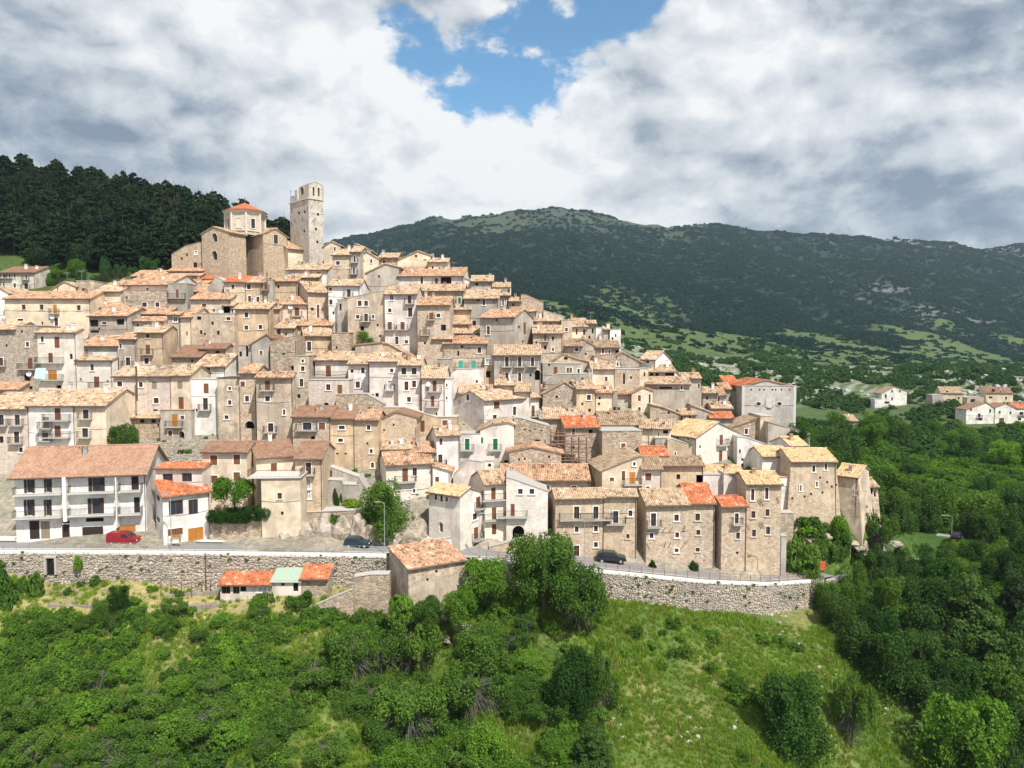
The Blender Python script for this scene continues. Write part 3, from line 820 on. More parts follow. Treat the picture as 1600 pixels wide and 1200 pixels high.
def solve_len(A, u, px):
    k = (px - 800.0) / F
    cp, sp = math.cos(PITCH), math.sin(PITCH)
    return (k * (A[1] * cp - A[2] * sp) - A[0]) / (u[0] - k * u[1] * cp)

def block(root, x0, x1, ye, yb, yr, o, wins, first=True, wname='wall'):
    """one body of a house. pixels say where its front stands at distance D; everything is then built in metres"""
    D = o.get('D') or Dv((x0 + x1) / 2, yb)
    a = R(o.get('a', 0))
    u = np.array((math.cos(a), math.sin(a), 0)); v = np.array((-math.sin(a), math.cos(a), 0))
    A = P(x0, ye, D); L = abs(solve_len(A, u, x1)); ze = A[2]
    if 'xs' in o:
        right = o['xs'] > x1; a0 = o.get('a', 0.0)
        for step in range(34):
            a_ = R(a0 - 2 * step if right else a0 + 2 * step)
            u_ = np.array((math.cos(a_), math.sin(a_), 0)); v_ = np.array((-math.sin(a_), math.cos(a_), 0)); L_ = solve_len(A, u_, x1)
            dd = solve_len(A + u_ * L_, v_, o['xs']) if right else solve_len(A, v_, o['xs'])
            if 0 < dd <= o.get('dmax', 10.5) and L_ > 0: a, u, v, L = a_, u_, v_, L_; break
    t = o.get('t', 'f'); mat = o.get('m', 'st'); rk = o.get('r', 'p')
    drop = o.get('drop', 6.0)
    Bp = P(x0, yb, D); zb = Bp[2] - drop
    bt = o.get('bat', 0.0)
    bat = lambda z: bt * max(0.0, ze - z)
    org = (A[0], A[1], 0.0)
    if root is None: return None
    rl = root.location
    base = (A[0] - rl[0], A[1] - rl[1])
    zoff = -rl[2]
    tanp = o.get('p', 0.36)
    # depth of the front slope from the ridge line in the picture
    if t in 'fmh':
        kk = P(x0, yr, 1.0)[2]
        den = tanp - kk * abs(math.cos(a))
        h = (kk * D - ze) / den if den > 0.03 else 6
        h = min(max(h, 1.2), o.get('hmax', 8.0)); zr = ze + tanp * h
    dpt = o.get('d')
    if 'xs' in o:
        C = A + u * L
        if o['xs'] > x1: dpt = abs(solve_len(C, v, o['xs']))
        else: dpt = abs(solve_len(A, v, o['xs']))
        dpt = min(dpt, 18)
    if dpt is None: dpt = 2 * h if t == 'f' else (h if t == 'm' else 7.0)
    if t == 'f':
        if o.get('mid'): h = dpt / 2; tanp = o.get('p', 0.36)
        h = min(h, dpt * 0.85); zr = ze + tanp * h
        sp = [(0, ze), (h, zr), (dpt, max(zr - tanp * (dpt - h), ze - 3))]; fp = [(0, ze), (L, ze)]; bp = [(0, sp[-1][1]), (L, sp[-1][1])]
    elif t == 'm':
        dpt = max(dpt, 1.5); zr = ze + tanp * dpt
        sp = [(0, ze), (dpt, zr)]; fp = [(0, ze), (L, ze)]; bp = [(0, zr), (L, zr)]
    elif t == 'h':
        sp = [(0, ze), (dpt, ze)]; fp = [(0, ze), (L, ze)]; bp = fp
    elif t == 't':
        sp = [(0, ze), (dpt, ze)]; fp = [(0, ze), (L, ze)]; bp = fp
    elif t in 'gv':
        n_ = np.array((math.sin(a), -math.cos(a), 0)); fp = []
        for (px, py) in o['top']:
            d = pxdir(px, py); tt = A.dot(n_) / d.dot(n_); p = d * tt
            fp.append((float((p - A).dot(u)), float(p[2])))
        fp[0] = (0.0, fp[0][1]); fp[-1] = (L, fp[-1][1])
        bp = fp; sp = None
    holes = {0: [], 1: [], -1: []}; todo = []
    for (wt, wx, wy, ww, wh, ex) in wins:
        side = 0
        if wx > x1 + 0.5 and L > 0: side = 1
        elif wx < x0 - 0.5: side = -1
        if side == 0: org3 = A; n_ = np.array((math.sin(a), -math.cos(a), 0)); e_ = u
        else:
            e_ = v; n_ = u if side == 1 else -u; org3 = A + u * L if side == 1 else A
        def hit(px, py):
            d = pxdir(px, py); dn = d.dot(n_)
            if abs(dn) < 1e-4: return None
            tt = org3.dot(n_) / dn; return d * tt
        c = hit(wx, wy); l_ = hit(wx - ww / 2, wy); r_ = hit(wx + ww / 2, wy); up = hit(wx, wy - wh / 2); dnp = hit(wx, wy + wh / 2)
        if any(k is None for k in (c, l_, r_, up, dnp)): continue
        s = float((c - org3).dot(e_)); w_ = abs(float((r_ - l_).dot(e_))); hh = abs(float(up[2] - dnp[2])); zc = float(c[2])
        w_ = min(q(w_), 4.5); hh = q(hh)
        lim = L if side == 0 else dpt
        if s - w_ / 2 < 0.15: s = w_ / 2 + 0.15
        if s + w_ / 2 > lim - 0.15: s = lim - 0.15 - w_ / 2
        if s - w_ / 2 < 0.05: continue
        if any(abs(s - g[4]) < (w_ + g[1] - g[0]) / 2 + .02 and abs(zc - g[5]) < (hh + g[3] - g[2]) / 2 + .02 for g in holes[side]): continue
        holes[side].append((s - w_ / 2, s + w_ / 2, zc - hh / 2, zc + hh / 2, s, zc))
        todo.append((s, zc, w_, hh, wt, ex, side))
    H = {k: [g[:4] for g in vv] for k, vv in holes.items()}
    mb = MB()
    panel(mb, fp, zb, H[0], lambda s, z, i: (s + bat(z) * (2 * s / L - 1), i - bat(z), z + zoff), mat)
    if sp is None:
        sl = [(0, fp[0][1]), (dpt, fp[0][1])]; sr = [(0, fp[-1][1]), (dpt, fp[-1][1])]
    else: sl = sr = sp
    panel(mb, sl, zb, H[-1], lambda s, z, i: (i - bat(z), s - bat(z) * (1 - s / dpt), z + zoff), mat)
    panel(mb, sr, zb, H[1], lambda s, z, i: (L - i + bat(z), s - bat(z) * (1 - s / dpt), z + zoff), mat)
    panel(mb, bp, zb, [], lambda s, z, i: (s, dpt - i, z + zoff), mat)
    mb.build(wname, root, (base[0], base[1], 0), a)
    for (s, zc, w_, hh, wt, ex, side) in todo:
        rel = (base[0], base[1])
        w0 = place_window(root, rel, a, s if side != -1 else s, zc + zoff, w_, hh, wt, ex, side, L, lambda z: bt * max(0.0, ze - (z - zoff)))
        if side == -1: pass
    # roof
    ov = o.get('ov', 0.5); sv = o.get('sv', 0.22); th = 0.14
    if rk in ROOFS and t in 'fmgvh':
        tm, sm = ROOFS[rk]
        slopes = []
        if t == 'f':
            slopes.append([(-sv, h, zr), (L + sv, h, zr), (L + sv, -ov, ze - ov * tanp), (-sv, -ov, ze - ov * tanp)])
            zbk = sp[-1][1]
            slopes.append([(L + sv, h, zr), (-sv, h, zr), (-sv, dpt + ov * .5, zbk - tanp * ov * .5), (L + sv, dpt + ov * .5, zbk - tanp * ov * .5)])
        elif t == 'm':
            slopes.append([(-sv, dpt + .1, zr + .036), (L + sv, dpt + .1, zr + .036), (L + sv, -ov, ze - ov * tanp), (-sv, -ov, ze - ov * tanp)])
        elif t in 'gv':
            for i in range(len(fp) - 1):
                (s0, z0), (s1, z1) = fp[i], fp[i + 1]
                if s1 - s0 < 0.05: continue
                g = (z1 - z0) / (s1 - s0)
                e0 = -ov if i == 0 and z0 < z1 else (-sv * .5 if i == 0 else 0); e1 = ov if i == len(fp) - 2 and z1 < z0 else (sv * .5 if i == len(fp) - 2 else 0)
                lo = (s0 + e0, z0 + g * e0); hi = (s1 + e1, z1 + g * e1)
                if abs(g) < 0.04:
                    slopes.append([(lo[0], dpt, lo[1]), (hi[0], dpt, hi[1]), (hi[0], -sv, hi[1]), (lo[0], -sv, lo[1])])
                elif g > 0: slopes.append([(hi[0], -sv, hi[1]), (hi[0], dpt + sv, hi[1]), (lo[0], dpt + sv, lo[1]), (lo[0], -sv, lo[1])])
                else: slopes.append([(lo[0], dpt + sv, lo[1]), (lo[0], -sv, lo[1]), (hi[0], -sv, hi[1]), (hi[0], dpt + sv, hi[1])])
        up = Vector((0, 0, zoff + th + .02))
        for i, S4 in enumerate(slopes):
            P4 = [Vector(p) + up for p in S4]
            mb = MB(); dn = Vector((0, 0, -th))
            mb.hexa([P4[3] + dn, P4[2] + dn, P4[1] + dn, P4[0] + dn, P4[3], P4[2], P4[1], P4[0]], sm)
            ro = mb.build('roof', root, (base[0], base[1], 0), a)
            if t == 'f' and i == 1 and not o.get('back'): 
                ro.data.materials[0] = MATS['slab']; continue
            add_tiles(ro, P4, tm, D)
            if t in 'fm' and i == 0:
                # gutter under the eave and ridge tiles
                if o.get('gut', 1):
                    g_ = MB(); g_.bar((P4[3].x, P4[3].y - .06, P4[3].z - .12), (P4[2].x, P4[2].y - .06, P4[2].z - .12), 0.075, 'pipe')
                    g_.build('gutter', ro)
                if t == 'f':
                    me = tile_mesh('ridge_tiles', (P4[0].x, P4[0].y - .14, P4[0].z + .04), (0, 1, 0), (1, 0, 0), 0.28, P4[1].x - P4[0].x, 0.28, 0.45, tm, 0.1)
                    rt = obj('ridge_tiles', me, ro); rt['kind'] = 'stuff'
                nch = o.get('c', rng.choice([1, 1, 2, 2, 3]) if L > 3.5 else rng.choice([0, 1]))
                for c_ in range(nch):
                    cx = rng.uniform(.12, .88) * L; cy = rng.uniform(.35, 1.0) * (h if t == 'f' else dpt); cz = ze + tanp * cy + zoff
                    chimney(ro, cx, cy, cz, rng.choice(['fr_white', 'cement', 'concrete_pale', 'terrace']), rng.uniform(.7, 1.25))
    elif t == 't' or rk in ('t', 'd', 'c', 'e'):
        rm = {'t': 'cement', 'd': 'solar', 'c': 'terrace', 'e': 'slab_grey'}.get(rk, 'cement')
        mb = MB(); par = o.get('par', 0.0)
        if t in 'gv':
            for (s0, z0), (s1, z1) in zip(fp[:-1], fp[1:]):
                if s1 - s0 < .05: continue
                a_, b_ = z0 + zoff + .002, z1 + zoff + .002
                mb.hexa([(s0, -.08, a_), (s1, -.08, b_), (s1, dpt, b_), (s0, dpt, a_), (s0, -.08, a_ + .1), (s1, -.08, b_ + .1), (s1, dpt, b_ + .1), (s0, dpt, a_ + .1)], rm)
        else: mb.box(-.10, L + .10, -.10, dpt, ze + zoff + .002, ze + zoff + .12, rm)
        ro = mb.build('roof', root, (base[0], base[1], 0), a)
    if o.get('pipe', rng.random() < 0.6) and t in 'fmg':
        mb = MB(); xx = L - .12; mb.bar((xx, -.08 - bat(zb + 6), zb + zoff + drop * .8), (xx, -.08, ze + zoff), 0.055, 'pipe')
        mb.build('downpipe', root, (base[0], base[1], 0), a)
    if first and L > 4 and t != 'v' and rng.random() < .6:
        mb = MB(); zc_ = zoff + max(zb + drop + 1.2, ze - rng.uniform(2.2, 4.5)); sg = rng.uniform(.08, .3); n_c = 8; y_c = -.05 - bat(zc_ - zoff)
        for i in range(n_c):
            f0, f1 = i / n_c, (i + 1) / n_c
            mb.bar((L * f0, y_c, zc_ - sg * math.sin(PI * f0)), (L * f1, y_c, zc_ - sg * math.sin(PI * f1)), .022, 'iron', 3)
        mb.build('cable', root, (base[0], base[1], 0), a)
    if o.get('dish'):
        dx, dy = o['dish']; n_ = np.array((math.sin(a), -math.cos(a), 0)); d = pxdir(dx, dy); p = d * (A.dot(n_) / d.dot(n_))
        dish_part(root, (p[0] - rl[0], p[1] - rl[1] - .5, p[2] - rl[2]))
    return dict(A=A, u=u, v=v, L=L, ze=ze, dpt=dpt, D=D, a=a)

def chimney(parent, x, y, z, mat, h=1.0):
    mb = MB(); w = .26
    mb.box(x - w, x + w, y - w, y + w, z - .5, z + h, mat)
    mb.box(x - w - .07, x + w + .07, y - w - .07, y + w + .07, z + h, z + h + .08, mat)
    for sx in (-1, 1):
        for sy in (-1, 1): mb.box(x + sx * .2 - .05, x + sx * .2 + .05, y + sy * .2 - .05, y + sy * .2 + .05, z + h + .08, z + h + .3, mat)
    mb.box(x - w - .05, x + w + .05, y - w - .05, y + w + .05, z + h + .3, z + h + .38, 'terrace')
    return mb.build('chimney', parent)

def dish_part(root, loc, r=0.5):
    key = 'dish'
    if key not in _cache:
        mb = MB(); n = 12
        rings = [(0, .16), (.3, .11), (.5, 0)]
        for i in range(2):
            r0, y0 = rings[i]; r1, y1 = rings[i + 1]
            for k in range(n):
                t0, t1 = 2 * PI * k / n, 2 * PI * (k + 1) / n
                mb.poly([(r0 * math.cos(t0), y0, r0 * math.sin(t0)), (r1 * math.cos(t0), y1, r1 * math.sin(t0)), (r1 * math.cos(t1), y1, r1 * math.sin(t1)), (r0 * math.cos(t1), y0, r0 * math.sin(t1))], 'plastic_white')
        mb.bar((0, .14, 0), (0, .6, -.25), .03, 'steel'); mb.bar((0, .1, -.45), (0, -.35, -.1), .02, 'steel'); mb.box(-.04, .04, -.42, -.32, -.14, -.05, 'steel')
        _cache[key] = mb.mesh('satellite_dish')
    o = obj('satellite_dish', _cache[key], root, loc, rng.uniform(-.5, .5)); o.rotation_euler[0] = -.3
    return o

def parse_wins(s):
    out = []
    for tok in s.split():
        t = tok[0]; body = tok[1:]; ex = ''
        if '+' in body: body, e2 = body.split('+'); ex = '+' + e2
        elif t == 'b': ex = '+'
        n = [float(k) for k in body.split(',')]
        w, h = (n[2], n[3]) if len(n) > 3 else WDEF[t]
        out.append((t, n[0], n[1], w, h, ex))
    return out

def parse_opts(s):
    o = {}
    for tok in s.split():
        k, v = tok.split('=')
        if k in ('m', 'r', 't'): o[k] = v
        elif k == 'top': o[k] = [tuple(float(z) for z in p.split(',')) for p in v.split(';')]
        elif k == 'dish': o[k] = tuple(float(z) for z in v.split(','))
        elif k in ('c', 'gut', 'pipe', 'back'): o[k] = int(v)
        else: o[k] = float(v)
    return o

def house(line):
    geo, opts, wins, label = [k.strip() for k in line.split('|')[:4]]
    x0, x1, ye, yb, yr = [float(k) for k in geo.split()]
    o = parse_opts(opts); D = o.get('D') or Dv((x0 + x1) / 2, yb)
    if 'top' in o and o.get('t') is None: o['t'] = 'g'
    B = P((x0 + x1) / 2, yb, D)
    if len(label.split()) > 16: print('LONG', label)
    root = empty('house', B, label, 'house', 'stone houses stacked on the hillside')
    block(root, x0, x1, ye, yb, yr, o, parse_wins(wins))
    return root
# ------------------------------------------------------------------ the houses: x0 x1 y_eave y_base y_ridge | options | windows | label
HOUSES = r'''
0 54 426 456 418 | m=pk r=b D=196 d=9 | b6,431,3,7 b15,431,3,7 w23,431,3,7 b41,433,3,8 w6,445,3,7 w23,446,4,7 b41,447,6,9 | pink and white block with two balcony floors on the grassy slope at far left
-30 13 468 500 450 | m=pw r=p top=-30,476;-2,449;13,458 d=9 | | pale cream gable wall cut off by the left edge of the view
7 141 467 508 457 | m=pc r=o c=1 pipe=1 d=9 dish=84,495 | n37,480 n65,480 U86,483,6,14+2 n123,481 w32,502,9,8 d88,503,6,12 k66,505 | long ochre plastered house with four small upper windows and an orange half shuttered balcony door
75 118 459 470 459 | m=pc top=75,457;101,441;118,448 d=10 | k90,451,2,6 | cream gable with a slender chimney behind the long ochre house
119 146 439 468 437 | m=pt r=t t=t d=5 | h131,454,6,7 | square roofless looking stone turret with one dark opening
147 188 456 480 444 | m=pc r=p | s155,466,6,10 | cream house with pale roof and brown window right of the square turret
174 192 447 460 439 | m=pw r=o D=183 | w180,452,3,4 | small whitewashed house under the pine slope between two red chimneys
190 262 446 462 428 | m=pw r=o c=2 a=-6 | k230,452 | low whitewashed house under a wide terracotta roof below the ruined wall
193 260 454 484 452 | m=sr r=c t=t d=5 | k198,465 w226,476,7,7 w246,476,6,7 | broad bare stone house with flat top and two square windows
262 292 443 480 441 | m=pg r=t t=t d=5 | S277,459,4,13+4 | grey house with a tall sheet panelled balcony under the church
148 199 481 490 473 | m=pt r=o | | upper of two stacked mossy roofs right of the long ochre house
139 199 494 523 482 | m=pg r=o a=-5 | h147,505,13,10 n163,505,7,4 h188,503,12,9 h146,518,14,4 k155,514 | grey shadowed house with three wide dark loggia openings
199 262 491 500 482 | m=pt r=o dish=202,489 | | narrow house under a long ragged roof with a white dish at its left end
197 258 502 516 494 | m=pw r=o | k215,508 k228,507 | low wall of pale render under a ragged eave beside the archway house
261 281 492 542 490 | m=pg r=o t=m hmax=2 | a270,526,15,28 o274,499,6,8 | narrow grey house with a tall dark archway to the street
282 299 496 542 482 | m=pc r=o | k292,521,2,6 | slim cream house with one slit window right of the tall dark archway
213 255 520 573 510 | m=po r=p | n231,525,6,6 S231,546,7,15+2.4 w229,564,7,9 | tall ochre house with a red shuttered balcony door above a square window
185 212 530 576 521 | m=pg r=o | w188,541,4,7 b200,565,7,13 | narrow grey house between the ochre tower house and the wide tiled roof
123 184 541 556 521 | m=pw r=o a=-4 | k135,548 | white house under the big orange tiled roof in the left part of the village
120 175 563 615 550 | m=sw r=p xs=184 a=-8 | S151,597,8,17+2.6 k126,593 k168,596 w144,574,5,10 | white stone house with one red balcony door near its foot and a lean roof
58 118 520 612 509 | m=sw r=p xs=130 a=-5 pipe=1 | w66,530,5,9 S89,535,8,17 S79,559,7,15+5.5 h111,557,5,8 U82,586,14,15+4.6 h92,606,8,8 | white topped stone house with wide balcony, orange shutters and pale green awning
24 58 509 612 507 | m=sg r=t t=t d=7 dish=48,584 | k34,518 w43,538,5,7 S47,568,7,16+4.2 h42,590,9,10 h48,606,6,5 | grey rough walled house with balcony and white dish beside the green awning
-25 24 515 612 504 | m=sg r=p | k10,540 b2,565,6,12 | tall grey house cut by the left edge with its tile roof below the cream gable
-25 29 609 628 595 | m=st r=o | | small roof wedged at the left edge above the big brown eave
-30 42 639 745 615 | m=sk r=p c=0 D=118 | b2,656,8,16 b27,656,8,16 h2,687,7,10 b26,683,8,18 w33,703,6,7 | pink stone house with white framed balcony doors at the left edge
44 116 634 712 610 | m=pw r=p D=118 | u72,660,9,17+2.2 S90,647,9,19+4.4 S90,674,9,18+4.4 d71,682,9,12+2.4 S89,700,8,8 | white rendered house with two long brown doored balconies beside the stone house at left
117 165 634 710 609 | m=pc r=p D=118 pipe=0 | b134,647,9,14 b133,676,9,14 S132,699,8,8 | cream rendered house with two narrow balconies and a blank right half
177 230 588 662 574 | m=sk r=p pipe=0 | w187,600,8,8 w220,601,6,8 k185,620,5,5 w205,623,5,8 h206,650,10,18 | pinkish stone house with a brown flue pipe hanging down its front
230 267 588 660 573 | m=sk r=y | u241,602,8,11 w244,626,8,9 k243,641,8,3 | pink stone house with grey green roof and a tan shuttered window
267 297 587 660 572 | m=pc r=p | u281,602,8,11 S283,630,8,19 | ochre pink plastered house with a tan shutter above an orange brown door
206 250 653 680 643 | m=sr r=p t=m D=126 c=0 | h222,657,7,7 h240,657,7,7 k247,665 | low rubble lean-to with a short tiled roof and two square holes
250 299 641 697 640 | m=pg r=c t=t D=126 d=6 xs=304 | U273,657,9,18+3 s285,652,6,5 s266,677,6,8 a284,682,8,17 | small grey cube house with terrace edge, green balcony and brown arched door
298 348 456 462 446 | m=pt r=o c=1 | | brown hipped roof tucked just above the yellow house with one tiny window
298 360 468 492 454 | m=pc r=o dish=347,487 | s319,477,7,5 k334,485 | yellow rendered house with a single tiny brown window
325 350 452 470 438 | m=pg r=t top=325,450;338,432;350,439 d=6 | | small grey gable leaning against the cream house below the octagonal dome
350 384 441 476 433 | m=pc r=r | s364,448,5,7 | cream house under a bright orange roof below the octagonal dome
384 411 442 476 434 | m=po r=o | w389,448,6,8 w390,467,5,9 w403,468,5,8 | ochre house with three pale blue framed windows under the church
411 426 437 475 430 | m=pg r=t t=t d=4 | S415,447,4,12+1.8 | narrow grey house with one tall brown door beside a dark flue
425 464 440 466 425 | m=po r=o xs=470 a=-4 | k435,448 | ochre stone house under a wide orange roof at the foot of the church
439 481 476 500 465 | m=pc r=o dish=455,480 | S464,487,7,13+2.4 | cream house with a pink shuttered balcony door and a dish on its wall
481 513 457 503 440 | m=st r=p a=6 xs=466 d=6 | s497,486,4,20 k488,483,4,4 | orange stone house with a very tall slim brown window
513 562 447 510 438 | m=pw r=p c=2 | w516,452,4,5 b545,458,6,12 w516,472,5,8 w530,470,6,5 k521,489 | white house with two tall chimneys and a pipe above the little fig bush
367 420 483 530 474 | m=po r=p | w385,492,6,8 w385,512,6,7 w407,511,6,7 | ochre stone house with three white framed windows below the pale long roof
420 437 483 512 475 | m=pt r=p | | narrow tan strip house at the end of the pale long roof
349 366 478 492 474 | m=pw r=p t=f hmax=2 | s363,486,3,6 | white roof terrace hut with a tiny arched side window
300 366 490 540 489 | m=pt r=t t=t d=6 pipe=1 | h311,497,7,5 w357,498,7,5 h332,505,4,5 k314,519,4,6 k341,520,4,6 k320,522 | flat topped mottled plaster house with scattered small openings
268 312 558 575 541 | m=sg r=b c=0 d=8 | k300,564 | low house under a plain brown sheet roof with old tiles lying on it
312 352 545 560 538 | m=sg r=b | h340,550,6,4 | lower end of the brown roofed row beside the grey shed
304 352 573 592 554 | m=pw r=p | d325,582,7,14 | white terrace house with a curved pale tile roof
297 339 593 658 592 | m=pw r=t t=t d=6 pipe=1 | S322,607,8,16 b321,631,8,18 k307,641 | narrow white house with a dark green balcony door in a thick white frame
339 374 591 668 577 | m=pt r=d t=t d=6 | w359,607,4,5 w359,629,5,7 w354,652,6,6 | house with blue black panel roof, white above and tan below
374 400 583 672 571 | m=st r=o | s379,600,7,8 w386,623,6,9 a390,664,15,12 | tan stone house with a low dark archway at street level
400 457 590 692 572 | m=pt r=o a=3 xs=462 pipe=1 | S418,602,8,15+2.4 w418,623,7,8 w444,644,4,8 b423,668,8,14 | rounded corner house of patched tan plaster with a white framed door near the rubble
459 482 556 642 555 | m=pt r=t t=t D=136 d=6 | w473,564,4,5 w473,576,6,7 w471,598,6,12 k467,619,5,6 | dim recessed house with paired narrow windows in the gap between two bright blocks
393 422 540 577 523 | m=pg r=b top=393,538;417,523;422,527 d=8 | s408,551,5,6 | grey cement gable with one brown window and a thin sloping roof
372 393 540 573 536 | m=pg r=c t=t d=5 | h386,549,4,16 h376,553,4,8 | shadowed grey annex with a dark door left of the cement gable
422 463 531 585 526 | m=sr r=c top=422,533;463,525 d=7 | k443,553,4,3 k457,575,5,6 | rough bare stone house with a slanting top and a bricked arch
431 460 513 532 501 | m=pt r=p | w436,520,6,11 k447,522 | tan hut with pale tile roof and a grey glazed window
451 518 509 520 499 | m=pt r=o | h480,512,4,3 h505,512,5,3 | low house under a long brownish roof sagging to the right
475 519 525 553 514 | m=po r=p xs=470 | d483,541,6,14 | ochre house with one tall pale blue door under a short tiled roof
518 546 520 555 518 | m=sr r=c t=t d=5 | k526,543 | rough stone wall house with creeper under the little fig bush
492 546 563 594 551 | m=pk r=p c=1 | S513,580,8,17+9 | pinkish white house with a long roof terrace and one tall dark shuttered door
482 545 594 640 593 | m=sk r=t t=t d=4 | w513,605,7,9 S531,609,8,15 h510,632,7,5 | pinkish stone storey below the roof terrace with three dark windows
506 532 384 398 378 | m=pc top=506,386;518,378;532,384 d=6 D=183 | w523,389,3,6 | small cream gable beside the foot of the square tower
519 548 399 440 391 | m=st r=p a=-3 | w528,411,6,6 | bare stone block with one white framed square window right of the church nave
548 563 394 440 387 | m=pg r=p | b554,405,3,10 b553,423,3,10 | thin shadowed house with two stacked balconies near the ridge
550 579 392 402 382 | m=pw r=p top=550,390;555,381;579,392 d=7 D=180 | | white gable with a block chimney on the ridge behind the bare stone block
562 592 403 424 395 | m=pc r=p top=562,400;573,394;592,405 d=7 | w580,408,3,6 k567,408 | cream gable with a rounded window high on the ridge
592 621 403 420 395 | m=po r=p t=f hmax=4 | k600,409 | ochre strip of wall under a pale roof right of the rounded window gable
620 673 404 424 394 | m=pc r=p top=620,408;653,393;673,400 d=8 D=174 | k650,400 s664,406,5,2 | wide cream gable crowning the skyline left of the forest slope
669 700 410 430 405 | m=pc r=p c=2 D=172 | w676,418,3,5 w687,420,3,5 | cream skyline house with two square windows and a stub chimney
573 623 425 455 414 | m=pg r=p top=573,427;602,413;623,418 d=7 | k592,432 | big blank grey gable above the white five storey house
601 628 432 452 426 | m=pg r=t t=t d=3 | h608,441,4,7 | grey roof extension with a rust red folded awning band
622 724 432 454 420 | m=pk r=o c=2 a=-3 | d659,438,4,11 S682,441,5,12+2 h697,439,16,12 S714,447,4,11 | long pinkish house with a wide shaded porch near its right end
627 652 433 455 428 | m=pw r=t t=t d=2 D=169 | w635,439,4,5 s641,440,4,8 | short white front with paired brown windows below the rust red awning
632 724 455 482 446 | m=pt r=p c=1 a=-3 | k669,453 h650,457,12,5 G702,468,4,11+1.8 G718,470,4,11+1.8 | patched house with two dark green shuttered balcony doors
601 651 460 540 449 | m=pk r=p c=1 pipe=0 | o612,465,6,8 b640,468,6,13+2 w609,485,5,6 d641,488,7,14 s609,509,7,12+2.4 s629,509,7,12+2.4 d620,532,5,12 w635,534,5,5 | tall pinkish white house five storeys high with a pair of iron balconies
543 601 467 536 455 | m=pt r=t t=v top=543,467;550,464;590,456;601,455 d=8 | w562,474,6,8 w572,474,6,8 w559,495,5,6 b572,496,6,12 w583,495,4,6 h566,513,6,7 k590,508 k594,525 | tan tower house with twin white windows above a central balcony
527 543 468 518 465 | m=pg r=t t=t d=5 | h532,480,3,10 | shaded lean grey wall left of the tan tower house
652 703 477 558 465 | m=st r=o pipe=0 | S674,494,6,11+1.6 w685,493,6,6 h693,512,8,9 u664,517,7,12+2 k664,536 | stone and plaster house with many pipes and a tiny white framed square window
703 736 484 507 477 | m=po r=p | | low ochre wall under a short roof between the pipes and the grey gable
703 736 507 520 498 | m=po r=p c=0 | h693,512,4,4 | second short roof stepping down below the low ochre wall
725 778 467 505 454 | m=pg r=p a=-4 | h747,469,5,3 d756,472,4,10 h741,506,5,9 | grey plaster house with a long pale roof and one narrow tall window
775 797 462 484 450 | m=pg r=p | d786,472,3,10 d793,474,3,9 | small grey house with two slender windows below the skyline roofs
705 737 434 446 428 | m=pw r=p top=705,428;737,439 d=7 D=168 | | white sloping gable with a television aerial on the skyline
736 770 440 455 432 | m=pg r=p c=1 D=166 | h745,444,5,4 k765,447 | grey skyline house with a small dark terrace opening
770 797 449 462 443 | m=pw r=p c=1 D=163 | k780,455 d795,456,3,7 | white and grey skyline house stepping down toward the forest
750 804 497 552 486 | m=pg r=o a=-24 xs=833 c=1 mid=1 | d763,516,5,13 k776,500 S820,513,4,18 k811,511 | big corner house with grey left face and cream gable holding one tall slit door
754 782 533 548 521 | m=pg r=o top=754,536;772,521;782,527 d=6 | | dark grey gable beside the small bright orange roof
782 817 532 552 522 | m=pc r=r | k787,540,5,4 s801,538,4,8 | small house with a bright orange new roof in the middle of the village
833 879 521 560 510 | m=st r=p | S852,528,3,10+1.6 h852,543,4,6 h864,529,3,6 w864,546,3,6 k838,535 | peeling stone and orange plaster house with a tiny balcony right of the sunlit gable
833 876 502 520 494 | m=pt r=p | h859,508,4,6 d866,511,3,10 h874,511,2,9 | tan house with dark posts under its eave near the right ridge
877 894 500 535 497 | m=pt r=t t=t d=5 | w885,515,4,6 | narrow tan front with a single low window on the right shoulder of the village
892 918 511 535 499 | m=pc r=p | s901,518,3,9 s913,519,4,9 | cream house with two tall brown shutters on the right shoulder
918 931 506 534 502 | m=pg r=p | h926,517,3,8 k921,527 | pale grey sliver house beside the cream house with tall shutters
931 943 512 534 511 | m=pw r=t t=t d=5 | | blank white grey block first in the line of plain annexes
943 952 515 538 512 | m=pg r=p | | plain grey bay second in the line of plain annexes
953 970 515 543 511 | m=pw r=t t=f hmax=2 | k957,529 h962,524,2,5 | white end block with a brown flue, last in the line of plain annexes
882 910 541 556 531 | m=pg r=y a=-20 | w901,546,5,6 | dark mossy roof facing left at the head of the grey double gable
905 932 540 556 533 | m=pg r=y top=905,533;910,530;932,543 d=8 | | plain grey gable between two mossy roofs
930 968 543 560 532 | m=pg r=y | w942,548,4,9 w952,550,3,6 h966,551,5,8 | low house with olive roof and paired windows beneath the white annexes
814 849 468 488 464 | m=sr r=c t=v top=814,460;823,461;849,473 d=7 D=160 | | bare stone ridge house with flat top against the forest
796 814 471 482 466 | m=po r=p D=160 | k802,476 | small pale tiled house tucked left of the bare stone ridge house
808 838 487 500 480 | m=pw r=p t=f a=-10 | h826,487,4,6 h816,489,3,4 | low white house under a thin brown roof on the ridge
849 882 497 508 490 | m=pt r=t top=849,485;866,490;882,495 d=6 D=158 | | worn tan ridge wall with a round stump of a chimney
928 971 560 582 553 | m=sr r=c top=928,556;958,553;963,560;971,570 d=8 | k934,565 w965,569,3,6 | rough stone gable with a bright cream right edge
964 1001 562 582 553 | m=sg r=p top=964,556;972,551;1001,566 d=8 | | dark stone gable beside the white house with one black window
1000 1024 562 578 550 | m=pw r=p a=-20 xs=1049 | w1012,564,5,7 | white house with one black window and long pale side roof at the valley edge
